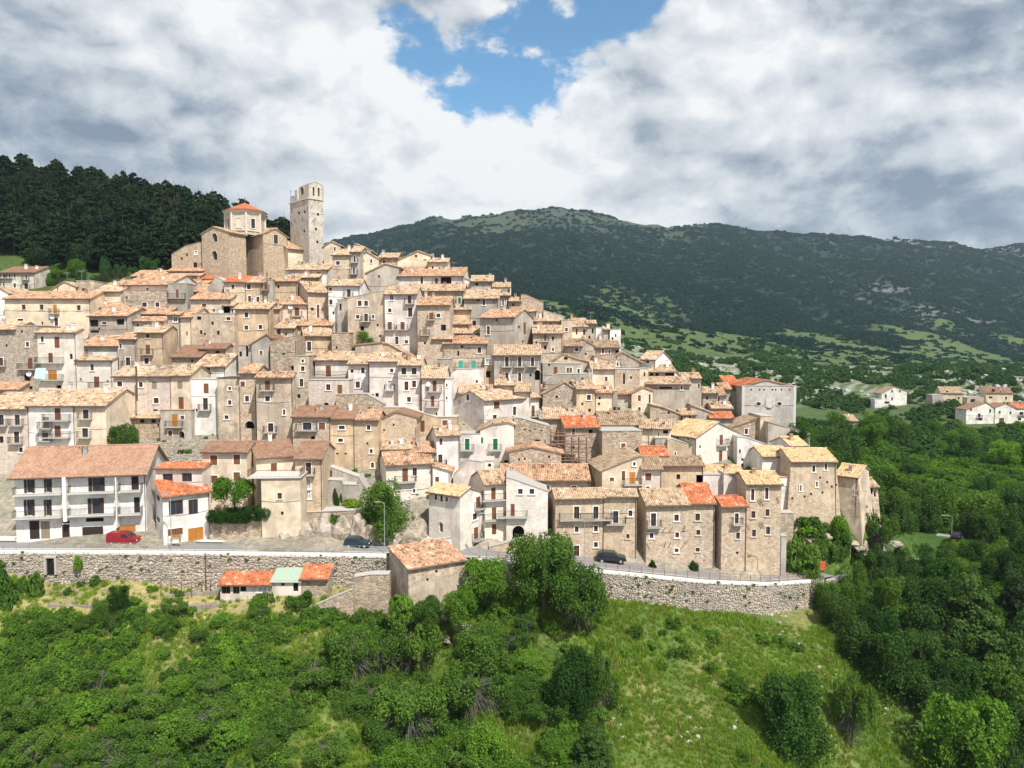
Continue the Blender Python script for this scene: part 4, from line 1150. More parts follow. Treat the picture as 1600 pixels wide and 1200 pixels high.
860 920 564 572 551 | m=pt r=o c=2 t=v top=860,568;880,554;900,561;920,566 d=9 | h884,560,6,4 | jumble of pale and red roofs between the orange plaster house and the slab terrace
848 911 568 595 567 | m=pg r=t t=t d=7 | S868,580,6,13 s887,578,4,8 s892,578,4,8 w904,580,4,8 k858,570 | grey house with a flat slab edge and a red door in a white frame
920 925 578 608 570 | m=pg r=t t=t d=4 | | slim dark pillar wall beside a white capped pole
924 961 577 610 566 | m=pc r=p | s947,592,5,7 | cream house with one small red shuttered window and a ragged roof
961 1000 577 610 575 | m=pt r=t t=t d=6 | h975,592,3,16 k986,590 | flat topped tan and grey house split by a dark brown downpipe
1000 1013 576 606 574 | m=pc r=t t=t d=6 | h1007,585,2,6 | yellow end wall of the flat topped tan house
1013 1054 581 596 571 | m=pg r=p | h1018,586,5,6 h1027,586,5,6 h1046,586,13,7 | pale roof over a dark glazed loggia
1052 1065 582 596 577 | m=pw r=p top=1052,576;1065,590 d=6 | | little white gable right of the dark glazed loggia
1065 1095 591 610 584 | m=pg r=p | w1070,603,3,6 h1092,603,2,6 | grey cottage under a pale roof beside the little white gable
1010 1078 600 616 590 | m=pg r=p c=1 a=-4 | h1040,606,20,3 w1065,606,3,6 w1082,606,3,6 | long low house with a pale roof near the valley edge
990 1030 600 640 592 | m=sg r=t top=1000,592;1010,594;1030,608 d=5 D=152 | | dark grey side wall running down from the long low house
851 920 600 610 585 | m=pg r=t top=851,597;870,585;920,584 d=5 | k910,592 | blank grey wall rising from left to right with a white dish at its end
772 845 555 610 541 | m=pg r=p c=0 pipe=1 | b792,565,6,15 b812,565,6,15 b832,565,5,14 w792,587,5,9 d812,589,5,14 k829,586 a840,586,8,16 | grey cement house with three white framed balcony doors in a row
757 772 557 590 542 | m=pt r=t t=t d=5 | | shadowed tan strip at the left end of the grey cement house
705 757 559 582 558 | m=pt r=t t=t d=5 pipe=1 | T720,569,7,11+2.2 T740,569,7,11+2.2 | tan house with two turquoise shuttered balcony doors
757 772 559 600 558 | m=po r=t t=t d=4 D=140 | c763,565,9,8 h763,585,7,10 | narrow ochre house with curtained landings right of the turquoise shutters
683 705 561 585 560 | m=pg r=t t=t d=5 | S686,571,3,8 | dark grey wall left of the turquoise shutters
693 761 537 560 524 | m=sr r=o a=-3 t=f | h722,542,4,4 w749,547,6,9 h716,552,3,8 | ruinous rubble house under a speckled orange roof
704 753 521 536 511 | m=pg r=p | h743,527,4,6 | low grey house with a broad pale roof left of the big corner house
544 577 569 622 555 | m=pk r=p c=0 pipe=1 | h550,580,4,5 d567,579,6,9 w559,601,7,10 | pinkish white house with washing hung below its window
577 622 565 638 553 | m=pk r=p c=1 pipe=0 | w612,579,5,6 c609,602,6,14+1.8 k582,618,5,5 h589,617,5,6 | smooth pinkish white wall with one tall white balcony window
622 658 571 648 559 | m=pk r=p pipe=1 | w631,580,8,10 w647,580,8,10 w635,603,6,14 w647,600,6,10 w639,624,6,8 | pinkish white house with two pairs of dark barred windows
659 695 591 655 573 | m=pk r=p pipe=1 c=1 dish=670,600 | S679,603,6,16+2.6 S676,627,5,16+2.4 k682,647 | white house with two stacked balconies and broad pale roof right of the barred windows
695 705 592 648 586 | m=pw r=t t=t d=5 D=129 | w698,602,3,5 w698,622,3,5 | slim white corner with two slot windows next to the dark street arch
704 756 577 640 575 | m=pk r=t t=v top=704,584;714,577;756,576 d=4 D=137 | k745,596 | blank pinkish white parapet wall below the turquoise shutters
599 684 650 700 640 | m=po r=t t=v top=599,637;633,637;684,653 d=5 D=127 pipe=0 | S660,666,7,17 h652,682,4,5 h666,689,4,5 k647,650 | long ochre wall under a thin grey eave that slopes down to the right
684 714 652 700 650 | m=po r=t t=t d=4 D=127 | s695,663,8,13 | ochre end wall with a brown shutter beside the wire pen
590 651 668 712 645 | m=st r=b top=590,658;620,644;651,652 d=8 D=122 | k615,664 k600,672 | wide rough stone gable of orange and tan rubble
525 600 617 650 616 | m=sr r=t t=v top=525,617;573,616;600,631 d=4 D=129 | h577,639,3,6 | roofless ruin of brown rubble with an uneven top
457 516 651 702 636 | m=st r=b a=-2 D=119 | b480,666,14,11+3.6 s503,666,10,10 h489,684,6,5 | tan stone house under brown sheet roof with an arched balcony window
516 554 654 735 641 | m=po r=b D=119 pipe=1 | w534,668,9,6 w532,688,7,6 h527,709,4,3 h540,709,4,3 | tall peeling ochre house with two small white framed windows one above another
554 591 656 745 642 | m=po r=o D=119 pipe=0 c=1 | w576,668,6,7 k574,693 w580,705,5,6 w582,727,5,8 k553,705 | tall peeling ochre house with orange roof and scattered small openings
597 653 702 720 689 | m=pw r=p D=118 | | pale upper storey with a hump backed roof behind the white house above the round tree
645 680 706 745 692 | m=pw r=o D=117 | S670,712,4,8 | small white house with orange pink roof between the white tower house and the big gable
603 676 727 838 709 | m=sw r=o xs=591 a=6 D=112 c=0 | S633,742,9,20+3.4 w648,737,7,12 w647,767,4,6 | white stone house above the round tree with a red balcony door
676 703 738 800 732 | m=pw r=o top=676,729;703,737 d=5 D=113.5 | s683,749,6,8 | white side building with a sloping top and one brown window
682 718 681 760 668 | m=pw r=p xs=668 a=7 D=117 | s689,690,5,10 b688,719,7,18 | tall white house with a small orange roof and black balcony door
719 750 678 735 677 | m=pk r=t t=t d=4 D=121 | G730,694,7,17+2.4 | cream house with a dark green balcony door beside the tall white house
750 803 674 740 660 | m=pk r=p t=v top=750,672;768,664;795,661;803,664 D=121 d=8 | G752,688,4,9 G774,694,7,17+2.2 h769,712,4,4 h791,729,6,20 | pinkish gabled house with a green shuttered balcony and low pale roof
756 842 626 672 612 | m=pk r=p D=127 xs=704 a=5 c=1 pipe=0 | s776,633,9,11 w773,652,6,8 d804,642,5,13 S833,642,5,16+2 w731,621,4,10 | large white house with a wide pale roof and brown shutters left of the street balcony
717 777 615 640 603 | m=pk r=p D=133 | w725,627,4,12+2 w710,621,4,9 | upper pale roof of the large white house with one narrow balcony door
774 804 602 620 594 | m=pk r=p D=135 d=5 | w789,614,3,4 w795,614,3,4 | little white roof cabin with a pair of square windows
805 829 612 625 599 | m=pk r=p D=133 c=0 | | separate short steep roof right of the little white roof cabin
708 757 752 812 722 | m=pk r=t t=v top=708,744;733,719;757,722 D=115 d=5 | w765,726,4,5 | plain pale wall leaning up to a white rooftop room
733 771 720 745 718 | m=pw r=t t=t D=116 d=5 | h765,727,5,5 | white rooftop room with one small dark window
757 791 757 868 737 | m=sw r=p D=107.5 c=0 pipe=0 a=3 xs=735 | S771,771,7,18+3.8 S772,802,7,18+3.4 S772,827,7,16 | white stone house with two balconies and a row of dark doors beside the round arch
670 719 768 840 756 | m=sw r=n D=107 a=-34 xs=757 pipe=0 c=0 | w681,777,4,8 w690,778,4,11 w698,780,4,7 a689,824,6,15 S747,785,6,17+2 w742,807,7,10 S744,833,7,18+2.2 | white stone corner house with a low pale roof at the top of the street steps
791 856 757 870 745 | m=sw r=t t=v top=791,746;802,749;856,768 D=107.6 d=8 pipe=0 | w813,768,7,8 w831,768,7,8 S801,797,6,19+4.6 a810,833,18,23 | white stone house with a broad round archway below a long roof slope
868 944 779 880 766 | m=st r=p xs=852 a=4 D=107.2 d=7 c=0 pipe=1 | b901,801,8,19+5.4 b931,801,8,19+5 w901,827,6,9 w931,826,6,9 w931,851,6,8 d901,862,8,19 h881,847,5,5 | stone house with twin white framed doors sharing one long balcony
944 995 775 885 766 | m=st r=p D=108.2 c=0 | b962,808,8,19+3 w985,802,6,9 n981,838,5,7 | stone house behind the parked dark car with one balcony door
1010 1076 789 892 766 | m=st r=p xs=996 a=4 D=107.5 c=0 pipe=0 | b1021,812,8,20+2.2 w1057,809,7,10 w1018,837,6,8 w1058,836,6,8 w1057,860,6,6 S1000,868,6,20 | stone house with yellow tiled roof and tall white framed balcony door at its left
1076 1117 786 894 757 | m=st r=r D=109 c=0 pipe=1 | n1090,808,7,11 n1091,832,6,8 n1090,859,6,6 | stone house under a steep plain orange red roof
1128 1167 791 896 768 | m=st r=r D=108 xs=1117 a=5 c=0 pipe=1 | b1151,810,6,16+1.6 n1153,837,6,10 k1152,864,4,4 | narrow stone house with pink stained red roof jutting toward the road
1166 1221 756 893 738 | m=st r=n D=110 c=1 pipe=0 d=9 | d1176,773,5,18 d1198,771,5,18 n1177,804,6,11 n1199,801,6,11 n1178,833,6,11 n1200,829,6,12 | tall four storey stone house with new pale yellow roof at the bend of the road
1088 1135 742 800 738 | m=pk r=t t=t D=116 d=4 pipe=0 | h1105,762,6,10 | smooth pinkish wall with one dark window behind the steep orange roof
1050 1090 748 770 740 | m=pk r=t t=v top=1050,758;1088,741;1090,741 D=116.2 d=4 | | pinkish wall stepping down left of the smooth wall with one dark window
1131 1167 742 800 738 | m=pk r=t t=v top=1131,740;1136,741;1167,760 D=115 d=5 | h1127,761,6,11 | pinkish side wall falling to the right under the new yellow roof
1236 1306 721 830 702 | m=st r=n D=119 bat=0.08 c=0 pipe=1 d=9 | d1271,732,5,10 d1290,729,4,10 w1275,756,3,8 w1250,762,4,9 k1280,746 k1290,753 k1296,760 k1303,757 k1266,771 k1257,775 k1240,778 k1282,769 | bastion like stone house with sloping foot, slot windows and rows of put-log holes
1306 1341 742 812 726 | m=pt r=n D=122 bat=0.12 xs=1357 a=-28 c=1 dmax=6 | h1341,747,2,8 n1341,770,2,7 n1350,768,2,5 h1349,791,3,4 | smooth plastered bastion tower with a flared foot at the edge of the trees
1356 1371 760 806 748 | m=st r=p D=126 bat=0.08 d=5 | h1362,765,3,14 h1366,772,3,8 | last small stone house stepping down behind the plastered bastion
1038 1088 678 714 655 | m=sw r=n a=-30 xs=1153 D=131 c=0 mid=1 dmax=13 | s1046,680,5,6 s1059,682,4,8 w1075,684,3,7 S1127,687,5,15+3 S1126,713,5,18 k1094,698 s1147,706,3,7 k1149,688 k1138,698 k1139,715 | large white stone gabled house with pale yellow roof and two stacked brown doors
1152 1207 700 745 690 | m=pw r=t t=v top=1152,683;1166,684;1207,698 D=129 d=6 | s1156,705,3,6 w1160,727,4,6 k1160,718 s1181,730,4,7 | white wall falling to the right beside the large white stone gable
1191 1234 713 752 699 | m=pw r=n D=124 d=9 c=0 xs=1169 a=5 | S1223,728,6,20 | white house with a pale yellow roof and a tall brown door onto the red terrace
1234 1260 697 722 684 | m=pw r=n D=126 xs=1204 a=10 c=1 | s1250,706,4,6 | small white upper house with one chimney and a brown window
1216 1262 746 770 744 | m=pw r=c t=t D=119.3 d=4 | | white terrace block with red paving and a railing
1145 1188 668 700 654 | m=sr r=p t=v top=1145,668;1187,654;1188,654 D=139 d=7 | w1166,674,5,9 | rough pale stone wall with one black window below the plain church
1188 1208 652 700 650 | m=pt r=t t=v top=1188,650;1208,651 D=138 d=7 | k1196,665 | tan wall edge right of the rough pale stone wall
1200 1266 665 700 664 | m=pg r=e t=v top=1200,660;1214,664;1266,676 D=136 d=8 c=0 | k1250,684 | grey cement house with a littered flat roof under the plain church
1109 1146 653 676 645 | m=pg r=r D=141 c=0 | | grey house with a dark red sheet roof below the plain church
1112 1144 638 655 630 | m=pg r=p D=146 | k1137,645 | low house with pale roof against the left side of the plain church
1098 1122 614 640 606 | m=pg r=p D=150 a=-10 | h1105,622,3,5 | grey roofed house left of a bright blue door
1116 1134 618 640 608 | m=pw r=o D=151 | d1123,622,3,12 | thin white house with a bright blue door
1126 1141 608 640 600 | m=pg r=o D=155 | h1132,620,3,6 | shaded house squeezed beside the plain church
1079 1112 648 672 633 | m=pg r=p D=142 t=v top=1079,634;1100,641;1112,646 d=8 | | grey plastered side wall under a ragged pale roof near the plain church
1029 1080 612 640 610 | m=sr r=t t=t D=148 d=5 | w1069,629,5,8 | rough stone house with a blue grey slab edge and one white framed window
1080 1096 613 636 611 | m=po r=t t=t D=148 d=5 | | ochre patched end of the rough stone house with slab edge
1016 1066 648 668 632 | m=sr r=p D=141 t=v top=1016,633;1035,637;1066,649 d=9 | k1045,645 | dark rubble wall under a long sagging pale roof
1064 1087 648 660 640 | m=pg r=p D=141 | d1070,653,3,6 d1078,653,4,6 | small lean roof with two dim windows at the end of the sagging roof
987 1020 612 660 608 | m=pc r=o top=987,615;1005,606;1020,611 D=143 d=9 | s999,622,5,9 w999,640,4,8 d1015,623,3,14 | yellow gabled house three storeys high in the right half of the village
964 987 616 655 606 | m=pg r=r D=144 c=0 | h958,641,6,8 | grey wall under a salmon red roof left of the yellow gable
848 901 626 655 600 | m=sr r=p t=v top=848,616;882,598;901,610 D=137 d=7 c=0 | k870,620 | big rubble gable catching the sun on its left half
838 868 608 622 603 | m=pg r=o D=141 | | short orange roof rising to the rubble gable
901 930 608 650 596 | m=po r=p D=136 xs=880 a=3 | w920,621,6,8 h921,641,4,5 k910,631 | ochre plaster house with pale roof and a white framed window beside the rubble gable
931 958 614 650 604 | m=pc r=o D=137 c=1 | k937,622 k936,631 | rounded cream house with orange roof left of the covered balcony
945 965 611 650 600 | m=pg r=t t=t D=139 d=5 | h958,640,8,9+2.6 | shaded recess with a covered balcony between the cream house and the yellow gable
937 1007 664 682 644 | m=pg r=y D=130 c=1 d=10 | w963,670,5,6 w980,669,7,8 | low house beneath a very large olive grey roof
850 909 654 672 638 | m=pt r=p D=129 t=m | | pale triangular roof patch above the bright red roof
883 936 668 742 652 | m=sr r=r D=125 xs=868 a=5 c=1 | G896,674,5,9 h923,674,6,5 h895,700,6,5 | scaffolded brick and stone house with a bright red roof
803 860 665 712 653 | m=sr r=t t=v top=803,653;815,654;858,666;860,668 D=124 d=4 | h820,671,4,2 h828,673,4,2 h836,671,4,2 h846,673,4,2 h840,688,8,3 h820,695,4,4 | roofless slanted rubble wall with a row of dark slots
796 877 712 735 700 | m=sr r=o t=v top=796,706;832,699;877,709 D=117.5 d=7 c=0 | k820,717 k858,714 k811,718 | wide low rubble gable in front of the slanted wall
782 921 750 772 727 | m=pt r=o D=113 c=2 pipe=1 d=10 | s855,762,8,6 s897,762,8,6 | long low house whose orange brown roof carries four skylights
941 1003 674 724 673 | m=sr r=t t=t D=123 d=7 xs=922 a=7 | s974,698,7,11 | square rubble block with one brown window
941 1003 727 772 714 | m=pc r=p t=v top=941,736;975,722;1001,713;1003,714 D=113.5 d=9 xs=921 c=1 pipe=1 | s956,749,7,6 w991,725,4,6 U988,747,9,18+3 s974,743,6,14 | cream half gabled house with a wooden balcony and brown shutters
1003 1034 733 772 715 | m=pk r=y D=113.5 c=0 pipe=1 | s1013,745,10,12 w1012,763,6,6 | cream house with a brown shuttered window under an olive tiled roof
1003 1043 712 728 699 | m=pg r=r D=118.5 c=0 | | little low roof of new red tiles
1043 1081 690 722 688 | m=po r=t t=v top=1043,688;1050,686;1081,695 D=126 d=4 | w1055,709,3,5 | blank tan wall with one tiny window below the large white stone gable
1024 1044 685 712 684 | m=pg r=t t=t D=127 d=5 | | short grey shaded wall left of the blank tan wall
1000 1048 669 700 657 | m=pc r=p D=129 a=-14 | w1029,679,2,7 h1040,675,8,5 | cream house with a bright twisted roof and a tall pole
1032 1099 727 765 714 | m=po r=y D=116 c=0 | h1060,745,6,8 | peeling ochre house under a ragged olive tiled eave
1004 1030 730 748 718 | m=pk r=y D=115.6 c=0 | | narrow olive roof strip left of the ragged eave
1099 1160 739 752 729 | m=pt r=n D=118 c=1 | | low new pale roof with a white chimney behind the smooth pink wall
1020 1036 590 606 582 | m=pg r=p D=156 | | small grey roof half hidden behind the long low house
676 706 530 560 520 | m=sr r=o D=146 | k690,540 | sliver of rubble house left of the speckled orange roof
262 314 431 446 418 | m=pt r=o c=2 D=181 | | upper broad terracotta roof at the foot of the ruined church wall
258 318 447 462 432 | m=pt r=o c=1 D=176 a=-4 | k290,455 | second broad terracotta roof below the ruined church wall
318 352 436 450 424 | m=pt r=r c=0 D=180 a=8 | | red tiled roof end under the left church gable
448 512 422 440 413 | m=pw r=p c=2 D=178 | h498,428,6,5 k474,430 | long white house under a pale roof beside the church nave
452 498 434 446 428 | m=pt r=p c=2 D=175 | | low pale roof with dishes below the long white house by the nave
519 548 446 456 440 | m=pt r=p c=1 D=172 | | short pale roof strip under the bare stone block
205 262 432 446 424 | m=pt r=o c=2 D=182 | | terracotta roof with paired orange chimneys under the pines
555 603 545 560 535 | m=pt r=y t=v top=555,540;598,536;603,538 D=148 d=5 | k566,537 | rubble terrace with a white pole below the fig bush
598 651 556 572 540 | m=po r=p t=v top=598,538;606,538;651,562 D=143 d=5 | k615,556 | ochre wall with a long dark edge sloping down to the right
905 925 548 580 547 | m=pt r=t t=t D=152 d=5 | k915,553 | small tan wall filling the gap below the grey double gable
'''
for ln in HOUSES.strip().split('\n'):
    if ln.strip(): house(ln)
# ------------------------------------------------------------------ helpers for things set by their place in the view
def at_root(name, px, py, D, label, cat, group=None):
    return empty(name, P(px, py, D), label, cat, group)

def blk(root, geo, opts, wins='', wname='wall'):
    x0, x1, ye, yb, yr = [float(k) for k in geo.split()]
    o = parse_opts(opts)
    if 'top' in o and 't' not in o: o['t'] = 'g'
    return block(root, x0, x1, ye, yb, yr, o, parse_wins(wins), wname=wname)

_tm = MB(); _tm.box(-.025, .025, -.09, -.01, -.6, .6, 'iron'); TIE = _tm.mesh('tie_bar')
def ties(root, B, pts):
    """iron wall ties, on the front face (side 0) or the left face (side -1)"""
    A, u, v, a = B['A'], B['u'], B['v'], B['a']
    for (px, py, tilt, side, sc) in pts:
        n_ = np.array((math.sin(a), -math.cos(a), 0)) if side == 0 else -u
        d = pxdir(px, py); p = d * (A.dot(n_) / d.dot(n_))
        rl = root.location
        o = obj('tie_bar', TIE, root, (p[0] - rl[0], p[1] - rl[1], p[2] - rl[2]), 0, (1, 1, sc))
        o.rotation_euler = (0, R(tilt), a if side == 0 else a - PI / 2)

# ------------------------------------------------------------------ the domed church
ch = at_root('church', 383, 432, 186, 'big tan stone church with octagonal dome drum and orange roof crowning the village', 'church')
b1 = blk(ch, '315 357 365 440 355', 'm=church r=o top=315,366;334,355;357,363 a=-25 xs=384 D=184 pipe=0', 'a335,371,8,14 a335,399,8,14', 'transept_wall')
b2 = blk(ch, '411 449 365 440 358', 'm=church r=o top=411,366;430,358;449,371 a=25 xs=384 D=184 pipe=1', 'n431,374,6,14', 'transept_wall')
blk(ch, '352 418 367 440 352', 'm=church r=o D=191 d=12 c=0 gut=0', '', 'crossing_wall')
blk(ch, '450 519 389 440 372', 'm=pc r=o a=38 D=186 hmax=6 c=0 back=1', 'k472,411 k487,409', 'nave_wall')
blk(ch, '449 500 384 420 374', 'm=pt r=p a=38 D=190 hmax=5 c=0', '', 'aisle_wall')
blk(ch, '268 315 398 440 378', 'm=church r=t t=v top=266,398;289,385;315,378 D=186 d=4 a=-6', 'k292,398 c306,395,4,6 h305,414,6,8 k284,404', 'ruined_wall')
blk(ch, '263 318 424 440 420', 'm=church r=o D=183 c=1 hmax=3', '', 'sacristy_wall')
def octagon():
    D = 191.0; c = P(383.5, 361, D); zt = P(383.5, 334, D)[2]; zb = c[2] - 1.5; rad = (410 - 357) / 2 / F * D / math.cos(PI / 8) * .99
    rl = ch.location; cx, cy = c[0] - rl[0], c[1] - rl[1]; z0, z1 = zb - rl[2], zt - rl[2]
    def ring(r, z): return [(cx + r * math.cos(PI / 8 + PI / 4 * k), cy + r * math.sin(PI / 8 + PI / 4 * k), z) for k in range(8)]
    mb = MB(); lo, hi = ring(rad, z0), ring(rad, z1)
    for k in range(8): mb.poly([lo[k], lo[(k + 1) % 8], hi[(k + 1) % 8], hi[k]], 'tower')
    dr = mb.build('drum', ch)
    mb = MB()
    for k in range(8):
        x, y, _ = ring(rad + .06, 0)[k]; mb.cyl(x, y, z0, z1 - .3, .32, 'fr_stone', 6)
    o_ = mb.build('pilasters', ch); o_['kind'] = 'stuff'
    mb = MB()
    for (r0, r1, a0, a1) in ((rad + .25, rad + .25, z0 + .9, z0 + 1.15), (rad + .2, rad + .75, z1 - .5, z1 + .05), (rad + .8, rad + .8, z1 + .06, z1 + .22)):
        A_, B_ = ring(r0, a0), ring(r1, a1); C_ = ring(rad - .2, a1); E_ = ring(rad - .2, a0)
        for k in range(8):
            j = (k + 1) % 8
            mb.poly([A_[k], A_[j], B_[j], B_[k]], 'fr_stone'); mb.poly([B_[k], B_[j], C_[j], C_[k]], 'fr_stone'); mb.poly([E_[k], E_[j], A_[j], A_[k]], 'fr_stone')
    mb.build('cornice', ch)
    mb = MB()
    for k in range(48):                                     # corbels under the eave
        t = 2 * PI * (k + .5) / 48; rr = rad * .97
        x, y = cx + rr * math.cos(t), cy + rr * math.sin(t); mb.box(x - .12, x + .12, y - .12, y + .12, z1 - .75, z1 - .5, 'fr_stone')
    o_ = mb.build('corbels', ch); o_['kind'] = 'stuff'
    ap = Vector((cx, cy, P(383.5, 317.5, D)[2] - rl[2])); ro = ring(rad + .95, z1 + .24)
    mb = MB()
    for k in range(8): mb.poly([ro[k], ro[(k + 1) % 8], ap], 'tile_r')
    mb.poly(ro[::-1], 'slab'); rf = mb.build('dome_roof', ch)
    for k in range(8):
        A_, B_ = Vector(ro[k]), Vector(ro[(k + 1) % 8]); e = (B_ - A_); W = e.length; e.normalize(); mid = (A_ + B_) / 2; dn = (mid - ap); L = dn.length; dn.normalize()
        V = []; Fq = []; col = []; rows = 13; r_ = np.random.default_rng(k)
        for j in range(rows):
            f0, f1 = j / rows, (j + 1) / rows; wid = W * f1; n = max(1, int(wid / .34))
            for i in range(n):
                s = (i + .5) / n - .5; b_ = len(V); hw = .15
                for (f, up) in ((f0, .03), (f1, .07)):
                    for (dx, h) in ((-hw, 0), (-hw * .5, .07), (hw * .5, .07), (hw, 0)):
                        p = ap + dn * (L * f) + e * (s * W * f1 + dx) + Vector((0, 0, up + h)); V.append(tuple(p))
                for q_ in ((0, 1, 5, 4), (1, 2, 6, 5), (2, 3, 7, 6), (5, 6, 7, 4)): Fq.append([b_ + z for z in q_]); col.append(0.1 + 0.55 * r_.random())
        t_ = obj('roof_tiles', npmesh('dome_tiles', V, Fq, 'tile_r', attr=col), rf); t_['kind'] = 'stuff'
    mb = MB(); mb.bar(ap - Vector((0, 0, .2)), ap + Vector((0, 0, 1.6)), .05, 'iron'); mb.bar(ap + Vector((-.4, 0, 1.1)), ap + Vector((.4, 0, 1.1)), .05, 'iron'); mb.build('cross', ch)
    ri = rad * math.cos(PI / 8)
    for k, kind in ((-2, 'n'), (-1, 'w'), (-3, 'w')):
        t = k * PI / 4 + (0 if True else 0); nx, ny = math.cos(t), math.sin(t)
        rz = math.atan2(ny, nx) + PI / 2; x, y = cx + nx * (ri - .0), cy + ny * (ri - .0); zc = (z0 + z1) / 2 - .1
        w, h = (1.0, 2.0)
        mb = MB()
        mb.box(-w / 2 - .22, -w / 2, -.1, .02, -.2, h + .2, 'fr_stone'); mb.box(w / 2, w / 2 + .22, -.1, .02, -.2, h + .2, 'fr_stone'); mb.box(-w / 2 - .3, w / 2 + .3, -.14, .02, h + .2, h + .42, 'fr_stone'); mb.box(-w / 2 - .3, w / 2 + .3, -.14, .02, -.42, -.2, 'fr_stone')
        mb.poly([(-w / 2, -.02, -.2), (w / 2, -.02, -.2), (w / 2, -.02, h + .2), (-w / 2, -.02, h + .2)], 'fr_stone' if kind == 'n' else 'glass')
        mb.build('window' if kind == 'w' else 'blind_window', ch, (x, y, zc - h / 2), rz)
octagon()

# ------------------------------------------------------------------ the square bell tower
tw = at_root('bell_tower', 482, 385, 188, 'tall square pale stone tower with broken belfry and arched openings on the skyline', 'tower')
sh = blk(tw, '482 505 308 390 308', 'm=tower r=t t=t a=40 D=186 xs=453 drop=5', 'k476,331 k467,333 k497,335 k494,358 k496,378 k475,361', 'shaft_wall')
bf = blk(tw, '482.4 505 289 308 285', 'm=tower r=t top=482.4,287;494,284.5;505,291 a=40 D=186.1 xs=467 drop=0', 'a490,299,3,14 a498,300,3,14 a472,298,5,13', 'belfry_wall')
def tower_bits():
    A, u, v, L, dp = sh['A'], sh['u'], sh['v'], sh['L'], sh['dpt']; rl = tw.location; a = sh['a']
    loc = (A[0] - rl[0], A[1] - rl[1], A[2] - rl[2])
    mb = MB(); mb.box(-.25, L + .25, -.25, dp + .25, -.35, -.05, 'fr_stone'); mb.build('string_course', tw, loc, a)
    d0 = bf['dpt']; w = .7
    mb = MB(); mb.box(.1, w, d0 + .02, d0 + 1.4, 0.16, 2.6, 'tower'); mb.box(.1, w, d0 + .02, d0 + 1.7, 2.6, 2.95, 'tower'); mb.build('broken_pier', tw, loc, a)
    mb = MB()
    n = 10; y0, y1 = d0 + 1.5, dp - .1
    for i in range(n + 1):
        y = y0 + (y1 - y0) * i / n; mb.box(.1, .14, y - .02, y + .02, .16, 1.5, 'iron')
    mb.box(.1, .14, y0, y1, 1.46, 1.54, 'iron'); mb.box(.1, L * .9, y1 - .02, y1 + .02, 1.46, 1.54, 'iron'); mb.build('railing', tw, loc, a)
    mb = MB(); mb.bar((.2, dp - .2, .1), (.2, dp - .2, 3.4), .04, 'iron'); mb.bar((.2, dp - .7, 2.9), (.2, dp + .3, 2.9), .03, 'iron'); mb.bar((.2, dp - .5, 3.3), (.2, dp + .1, 3.3), .03, 'iron'); mb.build('aerial', tw, loc, a)
    ties(tw, sh, [(462, 312, -35, -1, 1.1), (473, 312, -35, -1, 1.1), (456, 328, -35, -1, 1.1), (461, 343, -35, -1, 1.), (473, 342, -35, -1, 1.), (456, 349, -35, -1, 1.), (480, 346, -35, -1, .9), (481, 325, -30, -1, .8),
                  (492, 314, 30, 0, .8), (498, 315, 30, 0, .9), (486, 325, 30, 0, .9), (503, 329, 30, 0, .9), (488, 346, 30, 0, .9), (491, 344, 30, 0, .9), (503, 350, 30, 0, .9), (484, 371, 30, 0, .8)])
tower_bits()

# ------------------------------------------------------------------ the plain church on the right
pc = at_root('church', 1202, 672, 150, 'huge blank grey rendered church front with two oval windows and a small niche', 'church')
b3 = blk(pc, '1160 1244 603 680 602', 'm=bigwall r=t t=t D=150 d=1 xs=1159.5 drop=9', 'k1174,609,2,3 k1187,609,2,3 k1194,609,2,3 k1207,609,2,3 k1212,609,2,3 k1221,609,2,3 k1234,609,2,3', 'front_wall')
blk(pc, '1160.5 1243.5 604 680 594', 'm=bigwall r=r top=1160.5,604;1197,594.5;1243.5,605 D=151.1 d=12 drop=9', '', 'nave_wall')
blk(pc, '1139 1160 608 680 602', 'm=pg r=r D=156 t=m d=7 drop=8 c=0', 'h1150,624,2,9 h1150,636,2,6 h1141,624,2,8', 'side_wall')
def round_thing(root, B, px, py, rx, rz, frame, fill, name):
    A, u, a = B['A'], B['u'], B['a']; n_ = np.array((math.sin(a), -math.cos(a), 0)); d = pxdir(px, py); p = d * (A.dot(n_) / d.dot(n_)); rl = root.location
    mb = MB(); n = 20; k = 1.35
    for i in range(n):
        t0, t1 = 2 * PI * i / n, 2 * PI * (i + 1) / n
        c0, s0, c1, s1 = math.cos(t0), math.sin(t0), math.cos(t1), math.sin(t1)
        mb.hexa([(rx * c0, -.12, rz * s0), (rx * c0, .05, rz * s0), (rx * c1, .05, rz * s1), (rx * c1, -.12, rz * s1), (k * rx * c0, -.12, k * rz * s0), (k * rx * c0, .05, k * rz * s0), (k * rx * c1, .05, k * rz * s1), (k * rx * c1, -.12, k * rz * s1)], frame)
    mb.poly([(rx * math.cos(2 * PI * i / n), -.015, rz * math.sin(2 * PI * i / n)) for i in range(n)], fill)
    return mb.build(name, root, (p[0] - rl[0], p[1] - rl[1], p[2] - rl[2]), a)
round_thing(pc, b3, 1185, 631, .50, .40, 'fr_stone', 'glass', 'oval_window'); round_thing(pc, b3, 1217.5, 631, .50, .40, 'fr_stone', 'glass', 'oval_window')
